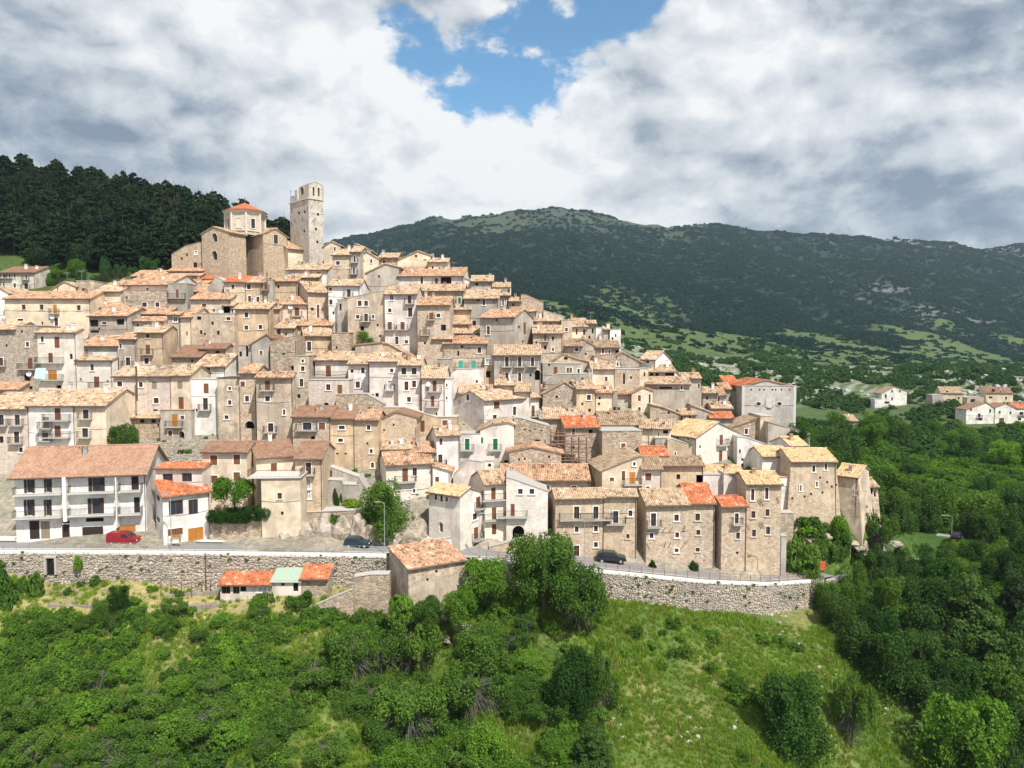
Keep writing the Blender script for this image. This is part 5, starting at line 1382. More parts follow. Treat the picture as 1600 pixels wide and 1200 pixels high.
def niche():
    A = b3['A']; d = pxdir(1202, 636); p = d * (A[1] / d[1]); rl = pc.location
    mb = MB()
    for sx in (-1, 1): mb.box(sx * .72 - .12, sx * .72 + .12, -.16, .02, 0, 1.75, 'concrete_pale')
    mb.box(-.6, .6, -.06, .02, 1.1, 1.7, 'fr_stone'); mb.box(-.55, .55, -.12, .02, .1, 1.05, 'concrete_pale'); mb.box(-.45, .45, -.3, .02, -.15, .08, 'concrete_pale')
    mb.build('niche', pc, (p[0] - rl[0], p[1] - rl[1], p[2] - rl[2]))
    mb = MB(); L = b3['L']
    mb.box(L - .55, L + .04, -.05, .5, -10.5, 0, 'concrete_pale'); mb.box(-.05, .5, -.05, .5, -10.5, 0, 'concrete_pale')
    mb.build('quoin', pc, (A[0] - rl[0], A[1] - rl[1], A[2] - rl[2]))
niche()

# ------------------------------------------------------------------ modern houses along the road
ap = at_root('apartment_building', 125, 848, 101, 'long white three storey block with dark shutters, balconies and a brown tiled roof', 'apartment block')
AB = blk(ap, '22 227 742 847 701', 'm=pw r=a a=11 D=101 sv=.55 ov=0.95 p=0.6 c=0 pipe=1 drop=3',
         'O46,758,9,24 O75,757,6,24 O151,757,13,24 D211,755,12,25 O46,793,9,25 O75,793,6,25 O150,791,13,25 D214,789,9,24 D54,828,16,29 u71,828,14,28 D103,831,12,23 h103,815,12,5 D145,834,33,22 h148,812,28,6 U197,831,30,20')
def ap_bits():
    A, u, L, a, ze = AB['A'], AB['u'], AB['L'], AB['a'], AB['ze']; rl = ap.location
    n_ = np.array((math.sin(a), -math.cos(a), 0))
    def sz(px, py):
        d = pxdir(px, py); p = d * (A.dot(n_) / d.dot(n_)); return float((p - A).dot(u)), float(p[2])
    base = (A[0] - rl[0], A[1] - rl[1], -rl[2]); ca, sa = math.cos(a), math.sin(a)
    for (x0, x1, y) in ((25, 101, 772), (110, 183, 769), (188, 224, 766), (25, 101, 808), (110, 183, 804), (188, 224, 802)):
        s0, z = sz(x0, y); s1, _ = sz(x1, y); bm, rm = balcony_mesh(q(s1 - s0, .1), 1.25, 'concrete_pale', 'iron')
        s = (s0 + s1) / 2; bo = obj('balcony', bm, ap, (base[0] + s * ca, base[1] + s * sa, z - rl[2]), a); obj('railing', rm, bo)
    for (x0, x1, y0, y1) in ((102, 109.5, 744, 812), (184, 187.5, 744, 822)):
        s0, z1 = sz(x0, y0); s1, z0 = sz(x1, y1); mb = MB(); mb.box(s0, s1, -1.2, -.002, z0, z1, 'fr_white'); mb.build('pier', ap, base, a)
    roof = [c for c in ap.children if c.name.startswith('roof')][0]
    g_ = MB(); g_.box(-.16, .16, -.1, .1, 0, .12, 'steel'); gm = g_.mesh('snow_guard')
    for i in range(13):
        s = -0.2 + (L + .4) * (i + .5) / 13; y = .25; obj('snow_guard', gm, roof, (s, y, ze - rl[2] + 0.6 * y + .2))
    for i in range(8):
        y = -.6 + i * .6
        for s in (-.4, L + .4): obj('snow_guard', gm, roof, (s, y, ze - rl[2] + 0.6 * y + .2), 0, (.8, .6, 1))
    for s, m_ in ((L * .43, 'terrace'), (L * .47, 'steel')): chimney(roof, s, 3.4, ze - rl[2] + 0.6 * 3.4, m_, 1.1)
ap_bits()
h2 = at_root('house', 285, 847, 101, 'pale house with bright red tiled roofs on two levels beside the white apartment block', 'house')
blk(h2, '243 316 733 765 729', 'm=pk r=r D=105 d=3 p=.1 c=0 t=m ov=.4', 'v262,747,16,14 v292,746,16,14', 'upper_wall')
blk(h2, '254 327 777 847 755', 'm=pw r=r D=100.6 xs=243 a=3 c=0 dmax=5 p=.3 t=m ov=.4 pipe=1 drop=3', 'v275,793,22,23 v302,792,15,23 s274,831,23,11 U306,835,24,21 v247,778,5,8 v247,812,5,8', 'lower_wall')
h3 = at_root('house', 350, 800, 108, 'cream rendered house with closed brown shutters behind the flat topped road tree', 'house')
blk(h3, '316 386 706 830 692', 'm=pc r=b D=108 c=0 pipe=0 drop=3', 's334,719,11,15 s370,718,10,15 s335,749,10,12 s370,744,10,12 h329,777,5,18')
h4 = at_root('house', 450, 800, 107, 'cream house with a wide railed terrace on top of a tall plain block', 'house')
blk(h4, '400 461 716 800 692', 'm=pc r=b D=107.4 xs=387 a=4 c=1 pipe=0', 'S428,734,10,20')
blk(h4, '461 503 716.6 800 692', 'm=st r=b D=107.8 a=3 c=0', 'b482,732,8,18 c482,756,6,16 c482,773,6,13', 'stone_wall')
T4 = blk(h4, '408 469 749 850 748', 'm=pc r=c t=t D=103 a=4 d=5.5 drop=2', 'n437,775,7,9 k441,802,4,5', 'tower_block_wall')
def t4():
    A, L, a = T4['A'], T4['L'], T4['a']; rl = h4.location; loc = (A[0] - rl[0], A[1] - rl[1], A[2] - rl[2])
    mb = MB(); mb.box(-2.0, L + .15, -.3, 5.0, .17, .32, 'concrete_pale'); bo = mb.build('terrace', h4, loc, a)
    mb = MB()
    for (x0, y0, x1, y1) in ((-1.9, -.2, L, -.2), (-1.9, -.2, -1.9, 3.5), (L, -.2, L, 3.5)):
        n = max(1, int(math.hypot(x1 - x0, y1 - y0) / .18))
        for i in range(n + 1):
            x, y = x0 + (x1 - x0) * i / n, y0 + (y1 - y0) * i / n; mb.box(x - .012, x + .012, y - .012, y + .012, .32, 1.35, 'iron_rust')
        mb.box(min(x0, x1) - .03, max(x0, x1) + .03, min(y0, y1) - .03, max(y0, y1) + .03, 1.33, 1.4, 'iron_rust')
    mb.build('railing', bo)
t4()

def wallthing(name, label, cat, geo, opts, wins=''):
    x0, x1, ye, yb, yr = [float(k) for k in geo.split()]; o = parse_opts(opts)
    r = empty(name, P((x0 + x1) / 2, yb, o['D']), label, cat); blk(r, geo, opts + ' pipe=0 c=0', wins); return r
wallthing('garden_wall', 'patched stone retaining wall under the dark green hedge by the road', 'wall', '327 410 812 852 812', 'm=sr r=t t=t D=103.5 d=4')
wallthing('ramp_wall', 'weathered concrete ramp wall rising left beside the tall peeling ochre house', 'wall', '511 561 737 800 727', 'm=pg r=t t=v top=511,728;561,746 D=114 d=2', 'h516,742,5,14')
wallthing('ramp_wall', 'narrow concrete wall end dropping toward the round roadside tree', 'wall', '560 574 755 800 746', 'm=pg r=t t=v top=560,745;574,768 D=112 d=3')
wallthing('ramp_wall', 'lower concrete wall with a dark capping above the weedy terrace', 'wall', '511 560 752 810 752', 'm=pg r=t t=v top=511,750;534,751;536,757;560,758 D=112 d=2')
wallthing('terrace_wall', 'stone terrace wall with a pale capping above the roadside rocks', 'wall', '469 572 799 845 797', 'm=sr r=t t=v top=469,801;572,797 D=107.5 d=3')
wallthing('ramp_wall', 'long white stone wall of the ramp climbing from the road to the steps', 'wall', '604 720 850 870 840', 'm=sw r=t t=v top=604,860;660,848;720,838 D=104.5 d=1.5')
wallthing('ramp_wall', 'low cream stone ramp wall below the broad round archway', 'wall', '764 868 850 876 842', 'm=st r=t t=v top=764,855;818,842;868,842 D=105 d=1.2')
wallthing('boundary_wall', 'broken rubble wall running down the slope below the old barn', 'wall', '490 552 935 960 921', 'm=sr r=t t=v top=490,948;520,934;552,921 D=92 d=.7 drop=2')
wallthing('boundary_wall', 'short rubble wall stub standing against the left side of the old barn', 'wall', '553 608 900 945 898', 'm=sr r=t t=v top=553,902;580,898;608,898 D=94.5 d=1.5 drop=2')
wallthing('retaining_wall', 'bare stone wall with white cap linking the tall stone house to the bastion', 'wall', '1219 1240 802 850 800', 'm=sr r=t t=t D=113 d=2')
wallthing('shed', 'small concrete box beside the tall four storey stone house', 'shed', '1221 1229 838 858 838', 'm=pg r=t t=t D=110 d=1.5')
barn = at_root('barn', 680, 935, 93, 'old stone barn with a broken red and tan tile roof standing below the road', 'barn')
blk(barn, '638 727 890 934 861', 'm=pt r=o a=30 D=92.5 xs=608 c=0 pipe=0 t=m p=.15 ov=.35 drop=5', 'k668,906,3,5 h682,893,4,4')
sheds = [('shed', 'low lean-to shed with a red tiled roof and glazed doors against the road wall', '344 424 912 933 902', 'm=pk r=r t=m D=95 d=2.2 c=0', 'v353,922,14,13 v369,922,10,13 h380,920,9,8 c410,921,14,8'),
         ('shed', 'white shed under a green sheet roof between two red roofed sheds', '425 470 908 930 894', 'm=pk r=t t=m D=95 d=2.8 c=0', 'v442,912,6,7 h462,917,8,15'),
         ('shed', 'stone lean-to with a red tiled roof at the right end of the shed row', '471 512 903 926 892', 'm=sr r=r t=m D=95.2 d=2.5 c=0', 'v479,906,5,4')]
for nm, lb, geo, op, wn in sheds:
    rr = at_root(nm, *[(float(geo.split()[0]) + float(geo.split()[1])) / 2, float(geo.split()[3])], 95, lb, 'shed'); bb = blk(rr, geo, op + ' drop=1.5 pipe=0', wn)
    if 'green' in lb:
        A, L, dp = bb['A'], bb['L'], bb['dpt']; rl = rr.location
        mb = MB(); z = A[2] - rl[2]; mb.hexa([(-.2, -.4, z - .1), (L + .2, -.4, z - .1), (L + .2, dp, z + .9), (-.2, dp, z + .9), (-.2, -.4, z - .02), (L + .2, -.4, z - .02), (L + .2, dp, z + .98), (-.2, dp, z + .98)], 'roof_green')
        mb.build('roof', rr, (A[0] - rl[0], A[1] - rl[1], 0))

# ------------------------------------------------------------------ hamlet across the valley and the white house in the pines
def villa(label, parts, D, px, py):
    r = empty('villa', P(px, py, D), label, 'house', 'detached houses of the hamlet across the valley')
    for geo, op, wn in parts: blk(r, geo, op + ' pipe=0 gut=0', wn)
villa('pale green gabled villa among dark firs across the valley', [('1378 1417 612 632 605', 'm=pw r=p top=1378,615;1398,605;1420,612 D=390 d=9', 'd1384,619,3,6 w1394,611,3,3 w1406,611,3,3 w1394,623,3,4 h1386,629,8,3'), ('1367 1378 624 632 621', 'm=pw r=t t=t D=388 d=6', '')], 390, 1397, 632)
villa('tan villa with ochre gable and brown roof in the middle of the hamlet', [('1470 1504 614 632 604', 'm=pc r=p D=385 d=9 a=-20 xs=1480', 'w1480,612,4,3 w1498,622,3,4'), ('1457 1474 617 631 615', 'm=pg r=t t=t D=383 d=6', '')], 385, 1487, 632)
villa('ochre villa with brown double roof standing furthest right of the upper hamlet row', [('1541 1583 614 629 605', 'm=pc r=b D=385 d=9 a=-12', 'h1552,610,5,4 w1563,613,3,4 w1572,622,3,5 h1548,621,5,3')], 385, 1562, 629)
villa('low grey garage terrace between the two ochre villas', [('1511 1538 621 630 620', 'm=pg r=t t=t D=383 d=6', 'h1520,626,7,5')], 383, 1524, 630)
villa('white villa with pale pink roof and blue shaded porch nearest the viewer', [('1510 1553 641 660 630', 'm=pw r=a top=1510,640;1541,630;1554,638 D=325 d=8', 'b1530,649,4,6 w1547,642,3,5 w1517,640,4,3 h1532,655,6,4')], 325, 1532, 660)
villa('white villa with a brown garage door right of the pale pink roofed villa', [('1555 1589 640 659 631', 'm=pw r=a top=1555,637;1572,631;1589,640 D=325 d=8', 's1565,656,8,6 w1562,644,3,4 w1579,645,3,4')], 325, 1572, 659)
villa('white villa with orange roof and turquoise balcony cut by the right edge', [('1589 1625 638 658 630', 'm=pw r=r D=325 d=8', 'b1596,646,6,5 h1593,655,5,4')], 325, 1605, 658)
villa('small grey roofed hut beside the valley road', [('1307 1341 658 663 655', 'm=pg r=p D=305 d=6 t=m', '')], 305, 1324, 663)
pw_ = empty('house', P(288, 372, 285), 'long white building with a flat grey roof among the pines', 'house'); blk(pw_, '257 322 358 372 356', 'm=pw r=t t=t D=285 d=8', '')
hut = empty('hut', P(1450, 826, 142), 'small hut with a pale pink roof edge among trees by the valley road', 'hut'); blk(hut, '1440 1458 810 830 803', 'm=pg r=p t=g top=1440,812;1451,803;1458,806 D=142 d=5 pipe=0')

# ------------------------------------------------------------------ road, retaining wall, railings
def wall_pt(x, dD=0.0, lift=0.0):
    D = wd(x); p = P(x, float(np.interp(x, WX, WT)), D); return np.array((p[0], p[1] + dD, p[2] + lift))
def ribbon(name, x0, x1, rows, mat, step=8.0, kind='structure'):
    """rows: list of (offset behind the wall, lift)"""
    xs = np.arange(x0, x1 + .1, step); V = []
    for x in xs:
        for (dD, lift) in rows: V.append(wall_pt(x, dD, lift))
    k = len(rows); idx = np.arange(len(xs) * k).reshape(len(xs), k)
    Fq = np.stack([idx[:-1, :-1], idx[1:, :-1], idx[1:, 1:], idx[:-1, 1:]], -1).reshape(-1, 4)
    o = obj(name, npmesh(name, V, Fq, mat)); setp(o, kind=kind); return o
ribbon('road', -300, 1560, [(0.2, .16), (6.2, .10)], 'asphalt')
ribbon('road_edge_strip', -300, 600, [(4.4, .125), (5.0, .119)], 'asphalt_dark')
ribbon('pavement', -300, 600, [(5.2, .04), (5.201, .26), (7.0, .26)], 'concrete_pale')
ribbon('road_line', -300, 1290, [(0.95, .158), (1.1, .1575)], 'paint_white')

def parapet(label, x0, x1, h, mat='concrete_pale'):
    ribbon_rows = [(-.12, -.35), (-.12, h), (.28, h), (.281, -.1)]
    o = ribbon('parapet', x0, x1, ribbon_rows, mat, kind=None); setp(o, label, 'parapet')
    if 'kind' in o: del o['kind']
parapet('white concrete kerb beam along the left part of the road wall', -300, 606, .26)
parapet('pale concrete kerb beam along the curving right part of the road wall', 735, 1288, .18)

def stone_wall(label, x0, x1):
    root = empty('retaining_wall', wall_pt((x0 + x1) / 2), label, 'wall')
    xs = np.arange(x0, x1 + .1, 6.0)
    top = np.array([wall_pt(x) for x in xs]); bot = np.array([P(x, float(np.interp(x, WX, WB)), wd(x)) for x in xs])
    S = np.r_[0, np.cumsum(np.hypot(np.diff(top[:, 0]), np.diff(top[:, 1])))]
    rl = np.array(root.location)
    V = np.concatenate([top, bot + np.array((0, 0, -1.5))]) - rl; n = len(xs); i = np.arange(n - 1)
    obj('mortar_face', npmesh('mortar_face', V, np.stack([i, i + 1, i + 1 + n, i + n], -1), 'rubble'), root)
    # the stones, each a raised uneven boss
    V = []; Fq = []; col = []
    z = 0.0; r_ = np.random.default_rng(int(x1)); hmax = float((top[:, 2] - bot[:, 2]).max()) + 1.2
    while z < hmax:
        rh = r_.uniform(.20, .40); s = r_.uniform(0, .3)
        while s < S[-1] - .2:
            w = r_.uniform(.18, .56)
            sc = s + w / 2; tx = np.interp(sc, S, top[:, 0]); ty = np.interp(sc, S, top[:, 1]); tz = np.interp(sc, S, top[:, 2]); bz = np.interp(sc, S, bot[:, 2])
            zz = tz - z - rh / 2 - .05 + r_.normal(0, .09)
            if zz > bz - 1.0:
                j = min(len(S) - 2, max(0, int(np.searchsorted(S, sc)) - 1)); t = top[j + 1] - top[j]; t = t / np.linalg.norm(t[:2]); t[2] = 0; nn = np.array((t[1], -t[0], 0))
                c = np.array((tx, ty, zz)) - rl; b_ = len(V); K = 7; pr = r_.uniform(.05, .17); ang0 = r_.uniform(0, 6)
                ang = ang0 + np.arange(K) / K * 2 * PI + r_.normal(0, .12, K); ra = 1 + r_.normal(0, .10, K)
                hw, hh = w * .49, rh * r_.uniform(.40, .58)
                sgn = lambda q_: np.sign(q_) * np.abs(q_) ** .75
                for (f, dpp) in ((1.0, 0.0), (.72, pr)):
                    for k in range(K): V.append(c + t * (hw * f * ra[k] * sgn(math.cos(ang[k]))) + np.array((0, 0, hh * f * ra[k] * sgn(math.sin(ang[k])))) + nn * dpp)
                V.append(c + nn * (pr * 1.15)); cv = r_.random()
                for k in range(K):
                    k2 = (k + 1) % K; Fq.append((b_ + k, b_ + k2, b_ + K + k2, b_ + K + k)); col.append(cv)
                    Fq.append((b_ + K + k, b_ + K + k2, b_ + 2 * K, b_ + 2 * K)); col.append(cv)
            s += w * .98
        z += rh * .93
    fq = [f for f in Fq]; me = bpy.data.meshes.new('stones')
    me.from_pydata([tuple(v) for v in V], [], [f if f[2] != f[3] else f[:3] for f in fq]); me.materials.append(MATS['stones'])
    a = me.attributes.new('v', 'FLOAT', 'FACE'); a.data.foreach_set('value', np.array(col, dtype=np.float32)); me.update()
    so = obj('stones', me, root); so['kind'] = 'stuff'
    return root
w1 = stone_wall('long retaining wall of rounded stones under the straight left part of the road', -150, 612)
w2 = stone_wall('curving retaining wall of pale stones under the right part of the road', 730, 1400)
def wall_door():
    p = P(82, 894, wd(82)); rl = w1.location; mb = MB(); x, y, z = p[0] - rl[0], p[1] - rl[1], p[2] - rl[2]
    mb.box(x - .85, x - .58, y - .5, y + .1, z - .2, z + 2.3, 'cement'); mb.box(x + .58, x + .85, y - .5, y + .1, z - .2, z + 2.3, 'cement'); mb.box(x - .85, x + .85, y - .499, y + .1, z + 2.1, z + 2.35, 'cement')
    mb.poly([(x - .6, y - .24, z - .2), (x + .6, y - .24, z - .2), (x + .6, y - .24, z + 2.12), (x - .6, y - .24, z + 2.12)], 'hole'); mb.build('doorway', w1)  # flat near-black sheet paints the dark inside; no recess behind it
    q_ = P(322, 864, wd(322)); mb = MB(); mb.bar((q_[0] - rl[0], q_[1] - rl[1] - .25, q_[2] - rl[2]), (q_[0] - rl[0], q_[1] - rl[1] - .25, q_[2] - rl[2] - 5.4), .07, 'pipe'); mb.build('drain_pipe', w1)
wall_door()

def railing(label, x0, x1, mat, lift, h=1.05):
    root = empty('railing', wall_pt((x0 + x1) / 2), label, 'railing'); rl = np.array(root.location)
    xs = np.arange(x0, x1 + .1, 4.0); p = np.array([wall_pt(x, .08, lift) for x in xs]) - rl
    S = np.r_[0, np.cumsum(np.linalg.norm(np.diff(p, axis=0), axis=1))]
    at = lambda s: np.array([np.interp(s, S, p[:, k]) for k in range(3)])
    mb = MB(); mb.box(-.035, .035, -.035, .035, 0, h, mat); pm = mb.mesh('post')
    s = 0.0
    pts = []
    while s < S[-1]:
        q_ = at(s); obj('post', pm, root, q_); pts.append(q_); s += 1.75
    for z in (h - .03, h * .62, h * .28):
        mb = MB()
        for a, b_ in zip(pts[:-1], pts[1:]): mb.bar((a[0], a[1], a[2] + z), (b_[0], b_[1], b_[2] + z), .022, mat, 4)
        mb.build('rail', root)
railing('grey steel railing on the kerb of the straight left road', -60, 604, 'steel', .26)
railing('rusty steel railing on the curving kerb of the right road', 760, 1286, 'iron_rust', .18)

# ------------------------------------------------------------------ street lamps and poles
def lamp(px, ytop, D, zb_y, arm, label, kind='street_lamp'):
    b_ = P(px, zb_y, D); t = P(px, ytop, D); h = t[2] - b_[2]
    r = empty('street_lamp', b_, label, 'street lamp', 'slim grey street lamps along the road')
    mb = MB(); mb.cyl(0, 0, 0, h - .3, .06, 'steel', 8, .04); mb.build('pole', r)
    mb = MB(); mb.bar((0, 0, h - .3), (arm * .45, 0, h - .02), .04, 'steel'); mb.bar((arm * .45, 0, h - .02), (arm, 0, h), .04, 'steel'); mb.build('arm', r)
    mb = MB(); x = arm; s = 1 if arm > 0 else -1; mb.box(min(x, x + s * .6), max(x, x + s * .6), -.13, .13, h - .05, h + .04, 'steel'); mb.build('lamp_head', r)
lamp(268, 773, 97.5, 856, -.5, 'slim lamp post on the kerb in front of the red roofed house')
lamp(601, 784, 99.6, 861, -.7, 'lamp post beside the round roadside tree')
lamp(749, 802, 101, 872, .15, 'straight pole standing in front of the white stone corner house')
lamp(913, 812, 102.5, 888, -.15, 'thin lamp pole between the long shared balcony and the parked dark car')
lamp(1218, 826, 106.5, 910, -1.0, 'curved arm lamp in front of the tall four storey stone house')
lamp(1487, 805, 131, 833, -1.4, 'lamp with curved arm beside the road among the trees at far right')
# ------------------------------------------------------------------ cars
def car(kind, px, py, D, L, body, label, rz):
    p = P(px, py, D); r = empty(kind, p, label, 'van' if 'van' in kind else 'car'); r.rotation_euler = (0, 0, rz)
    W = 1.75 if L > 4 else 1.6
    if 'van' in kind: prof = [(-.5, .35), (-.5, 1.1), (-.485, 1.72), (-.44, 1.82), (.05, 1.83), (.17, 1.72), (.33, 1.12), (.47, .95), (.5, .75), (.5, .35)]; gl = [(.0, 1.15), (.0, 1.62), (.13, 1.62), (.29, 1.15)]
    elif 'suv' in kind: prof = [(-.5, .35), (-.5, .85), (-.485, 1.1), (-.40, 1.55), (-.33, 1.64), (.02, 1.66), (.10, 1.58), (.24, 1.08), (.44, .93), (.5, .72), (.5, .35)]; gl = [(-.42, 1.12), (-.36, 1.5), (.04, 1.53), (.19, 1.12)]
    else: prof = [(-.5, .32), (-.5, .9), (-.46, 1.35), (-.38, 1.52), (.0, 1.55), (.09, 1.45), (.24, .98), (.43, .86), (.5, .68), (.5, .32)]; gl = [(-.42, 1.0), (-.37, 1.38), (.02, 1.42), (.18, 1.0)]
    def yw(z, top=1.8): return W / 2 * (1 - max(0, z - 1.0) * .16)
    V = [(x * L, -yw(z), z) for x, z in prof] + [(x * L, yw(z), z) for x, z in prof]; n = len(prof)
    Fc = [tuple(range(n))[::-1], tuple(range(n, 2 * n))] + [(i, (i + 1) % n, n + (i + 1) % n, n + i) for i in range(n)]
    me = bpy.data.meshes.new('body'); me.from_pydata(V, [], Fc); me.materials.append(MATS[body]); me.update()
    bo = obj('body', me, r); md = bo.modifiers.new('b', 'BEVEL'); md.width = .06; md.segments = 2; md.limit_method = 'ANGLE'
    for sy in (-1, 1):
        mb = MB(); q_ = [(x * L, sy * (yw(z) + .012), z) for x, z in gl]; mb.poly(q_ if sy < 0 else q_[::-1], 'glass'); mb.build('side_window', r)
    i = [k for k in range(n) if prof[k][0] > 0 and k + 1 < n and prof[k][1] - prof[k + 1][1] > .4][0]
    (xa, za), (xb, zb_) = prof[i], prof[i + 1]
    mb = MB(); mb.poly([((xa + (xb - xa) * .08) * L + .02, -yw(za) + .12, za - .04 + .02), ((xb - (xb - xa) * .1) * L + .02, -yw(zb_) + .1, zb_ + .05 + .02), ((xb - (xb - xa) * .1) * L + .02, yw(zb_) - .1, zb_ + .05 + .02), ((xa + (xb - xa) * .08) * L + .02, yw(za) - .12, za - .04 + .02)], 'glass'); mb.build('windscreen', r)
    for sx in (-.31, .31):
        for sy in (-1, 1):
            mb = MB(); mb.bar((sx * L, sy * (W / 2 - .2), .32), (sx * L, sy * (W / 2 + .015), .32), .32, 'tyre', 16); wo = mb.build('wheel', r)
            mb = MB(); mb.bar((sx * L, sy * (W / 2 + .01), .32), (sx * L, sy * (W / 2 + .03), .32), .19, 'rim', 12); mb.build('rim', wo)
    for sy in (-1, 1):
        mb = MB(); mb.box(L * .5 - .06, L * .5 + .015, sy * W * .36 - .16, sy * W * .36 + .16, .66, .80, 'lamp_glass'); mb.build('headlight', r)
        mb = MB(); mb.box(-L * .5 - .015, -L * .5 + .05, sy * W * .4 - .1, sy * W * .4 + .1, .85, 1.1, 'rear_light'); mb.build('tail_light', r)
    return r
def road_y(px, off):
    return wall_pt(px, off, .14)
def carr(kind, px, off, L, body, label, rz):
    D = wd(px) + off; z = road_y(px, off)[2]; v_ = project(np.array(((px - 800) / F * D, D, z)))[1]; car(kind, px, v_, D, L, body, label, rz)
carr('delivery_van', 194, 3.6, 4.3, 'car_red', 'red delivery van parked in front of the white apartment block', .02)
carr('small_car', 559, 3.6, 3.7, 'car_green', 'small dark green blue car parked by the roadside rocks', -.04)
carr('suv_car', 955, 4.4, 4.5, 'car_black', 'black estate car parked outside the stone houses on the road', -.12)
car('small_car', 1494, 843, 133, 4.0, 'car_black', 'dark car on the bend of the road among the trees at far right', .9)

# ------------------------------------------------------------------ small things
def steps(label, px, py, D, w, n, rise=.17, run=.55, rz=.3):
    r = empty('stone_steps', P(px, py, D), label, 'steps'); r.rotation_euler[2] = rz
    for i in range(n):
        mb = MB(); mb.box(-w / 2, w / 2, i * run, (i + 1) * run + .2, -1.0, (i + 1) * rise, 'concrete_pale'); mb.build('step', r)
steps('pale stone steps climbing past the roadside tree to the white stone house', 672, 846, 106, 3.6, 9)
steps('short cream outdoor stair between the red roofed house and the garden', 336, 832, 103.9, 1.6, 6, .2, .4)
def bench(px, py, D):
    r = empty('bench', P(px, py, D), 'small wooden bench beside the orange brown door of the red roofed house', 'bench')
    mb = MB(); mb.box(-.7, .7, -.25, .25, .4, .46, 'wood'); mb.build('seat', r); mb = MB(); mb.box(-.7, .7, .2, .26, .5, .95, 'wood'); mb.build('backrest', r)
    for sx in (-.6, .6):
        mb = MB(); mb.box(sx - .04, sx + .04, -.2, .2, 0, .4, 'wood'); mb.build('leg', r)
bench(274.5, 846.5, 99.9)
def barrier():
    r = empty('building_site_barrier', P(1281, 892, 112), 'orange red building site barrier panel at the road bend', 'barrier')
    for k in range(3):
        mb = MB(); mb.box(-.85, .85, -.03, .03, .1 + k * .52, .1 + k * .52 + .45, 'barrier_red'); mb.build('plank', r)
    for sx in (-.9, .9):
        mb = MB(); mb.box(sx - .05, sx + .05, -.05, .05, 0, 1.7, 'iron_rust'); mb.build('post', r)
barrier()
for i, (x, y, h) in enumerate(((1234, 890, 2.3), (1246, 888, 1.9), (1282, 878, 2.4), (1293, 878, 2.4), (1304, 885, 2.4), (1316, 876, 1.6), (1328, 872, 1.5))):
    mb = MB(); mb.box(-.07, .07, -.07, .07, 0, h, 'steel'); o_ = mb.build('fence_post', None, P(x, y, 113.5 + .3 * i)); setp(o_, 'bare galvanised post standing among bushes at the road bend', 'post', 'bare posts at the road bend')
def scaffold():
    D = 121.5; r = empty('scaffolding', P(889, 735, D), 'brown tube scaffolding in front of the bright red roofed house', 'scaffolding'); rl = np.array(r.location)
    xs = [861, 872, 883, 894, 905, 917]; ys = [681, 694, 707, 720, 733]
    for x in xs:
        for dD in (0, 1.1):
            a, b_ = P(x, 672 if x < 885 else 684, D), P(x, 745, D); mb = MB(); mb.bar(a - rl + (0, dD, 0), b_ - rl + (0, dD, 0), .085, 'iron_rust'); mb.build('upright', r)
    for y in ys:
        x0, x1 = (861, 917)
        for dy in (0, -5):
            a, b_ = P(x0, y + dy, D), P(x1, y + dy, D); mb = MB(); mb.bar(a - rl, b_ - rl, .08, 'iron_rust'); mb.build('ledger', r)
        a, b_ = P(x0, y, D) - rl, P(x1, y, D) - rl; mb = MB(); mb.box(a[0], b_[0], a[1] + .05, a[1] + 1.1, a[2] - .02, a[2] + .05, 'wood'); mb.build('platform', r)
    for k, y in enumerate(ys[:-1]):
        a, b_ = P(861 + 11 * k, y, D) - rl, P(872 + 11 * k, ys[k + 1], D) - rl; mb = MB(); mb.bar(a, b_, .06, 'iron_rust'); mb.build('brace', r)
scaffold()
def laundry():
    p0, p1 = P(553, 585, 128.6), P(571, 585, 128.6); r = empty('washing_line', p0, 'white washing hanging on a line below the window of the pinkish white house', 'washing line')
    L = p1[0] - p0[0]; mb = MB(); mb.bar((0, 0, 0), (L, 0, 0), .015, 'iron', 4); mb.build('line', r)
    for k in range(6):
        x = .1 + k * L / 6.2; w = rng.uniform(.22, .4); h = rng.uniform(.4, .9); mb = MB(); mb.box(x, x + w, -.01, .015, -h, 0, 'cloth_white'); mb.build('cloth', r)
laundry()
def awning():
    D = 129; r = empty('awning', P(62, 590, D), 'pale green fabric awning over the balcony beside the white dish', 'awning'); rl = np.array(r.location)
    a, b_, c, d_ = P(56, 575, D + 1.2) - rl, P(72, 575, D + 1.2) - rl, P(70, 592, D - .3) - rl, P(53, 591, D - .3) - rl
    mb = MB(); dn = np.array((0, 0, -.05)); mb.hexa([d_ + dn, c + dn, b_ + dn, a + dn, d_, c, b_, a], 'awning'); mb.build('canopy', r)
    mb = MB(); mb.bar(d_, d_ + np.array((0, 1.2, .6)), .03, 'steel'); mb.build('arm', r); mb = MB(); mb.bar(c, c + np.array((0, 1.2, .6)), .03, 'steel'); mb.build('arm', r)
awning()
def aerial(px, py, D, h, label):
    r = empty('television_aerial', P(px, py, D), label, 'aerial', 'television aerials on the roofs'); mb = MB(); mb.bar((0, 0, -.6), (0, 0, h), .025, 'steel', 4); mb.build('mast', r)
    mb = MB(); mb.bar((-.7, 0, h - .15), (.7, 0, h - .15), .02, 'steel', 4)
    r2 = mb.build('boom', r)
    for k in range(6):
        mb = MB(); x = -.6 + k * .24; mb.bar((x, 0, h - .15 - .25), (x, 0, h + .1), .012, 'steel', 4); mb.build('element', r2)
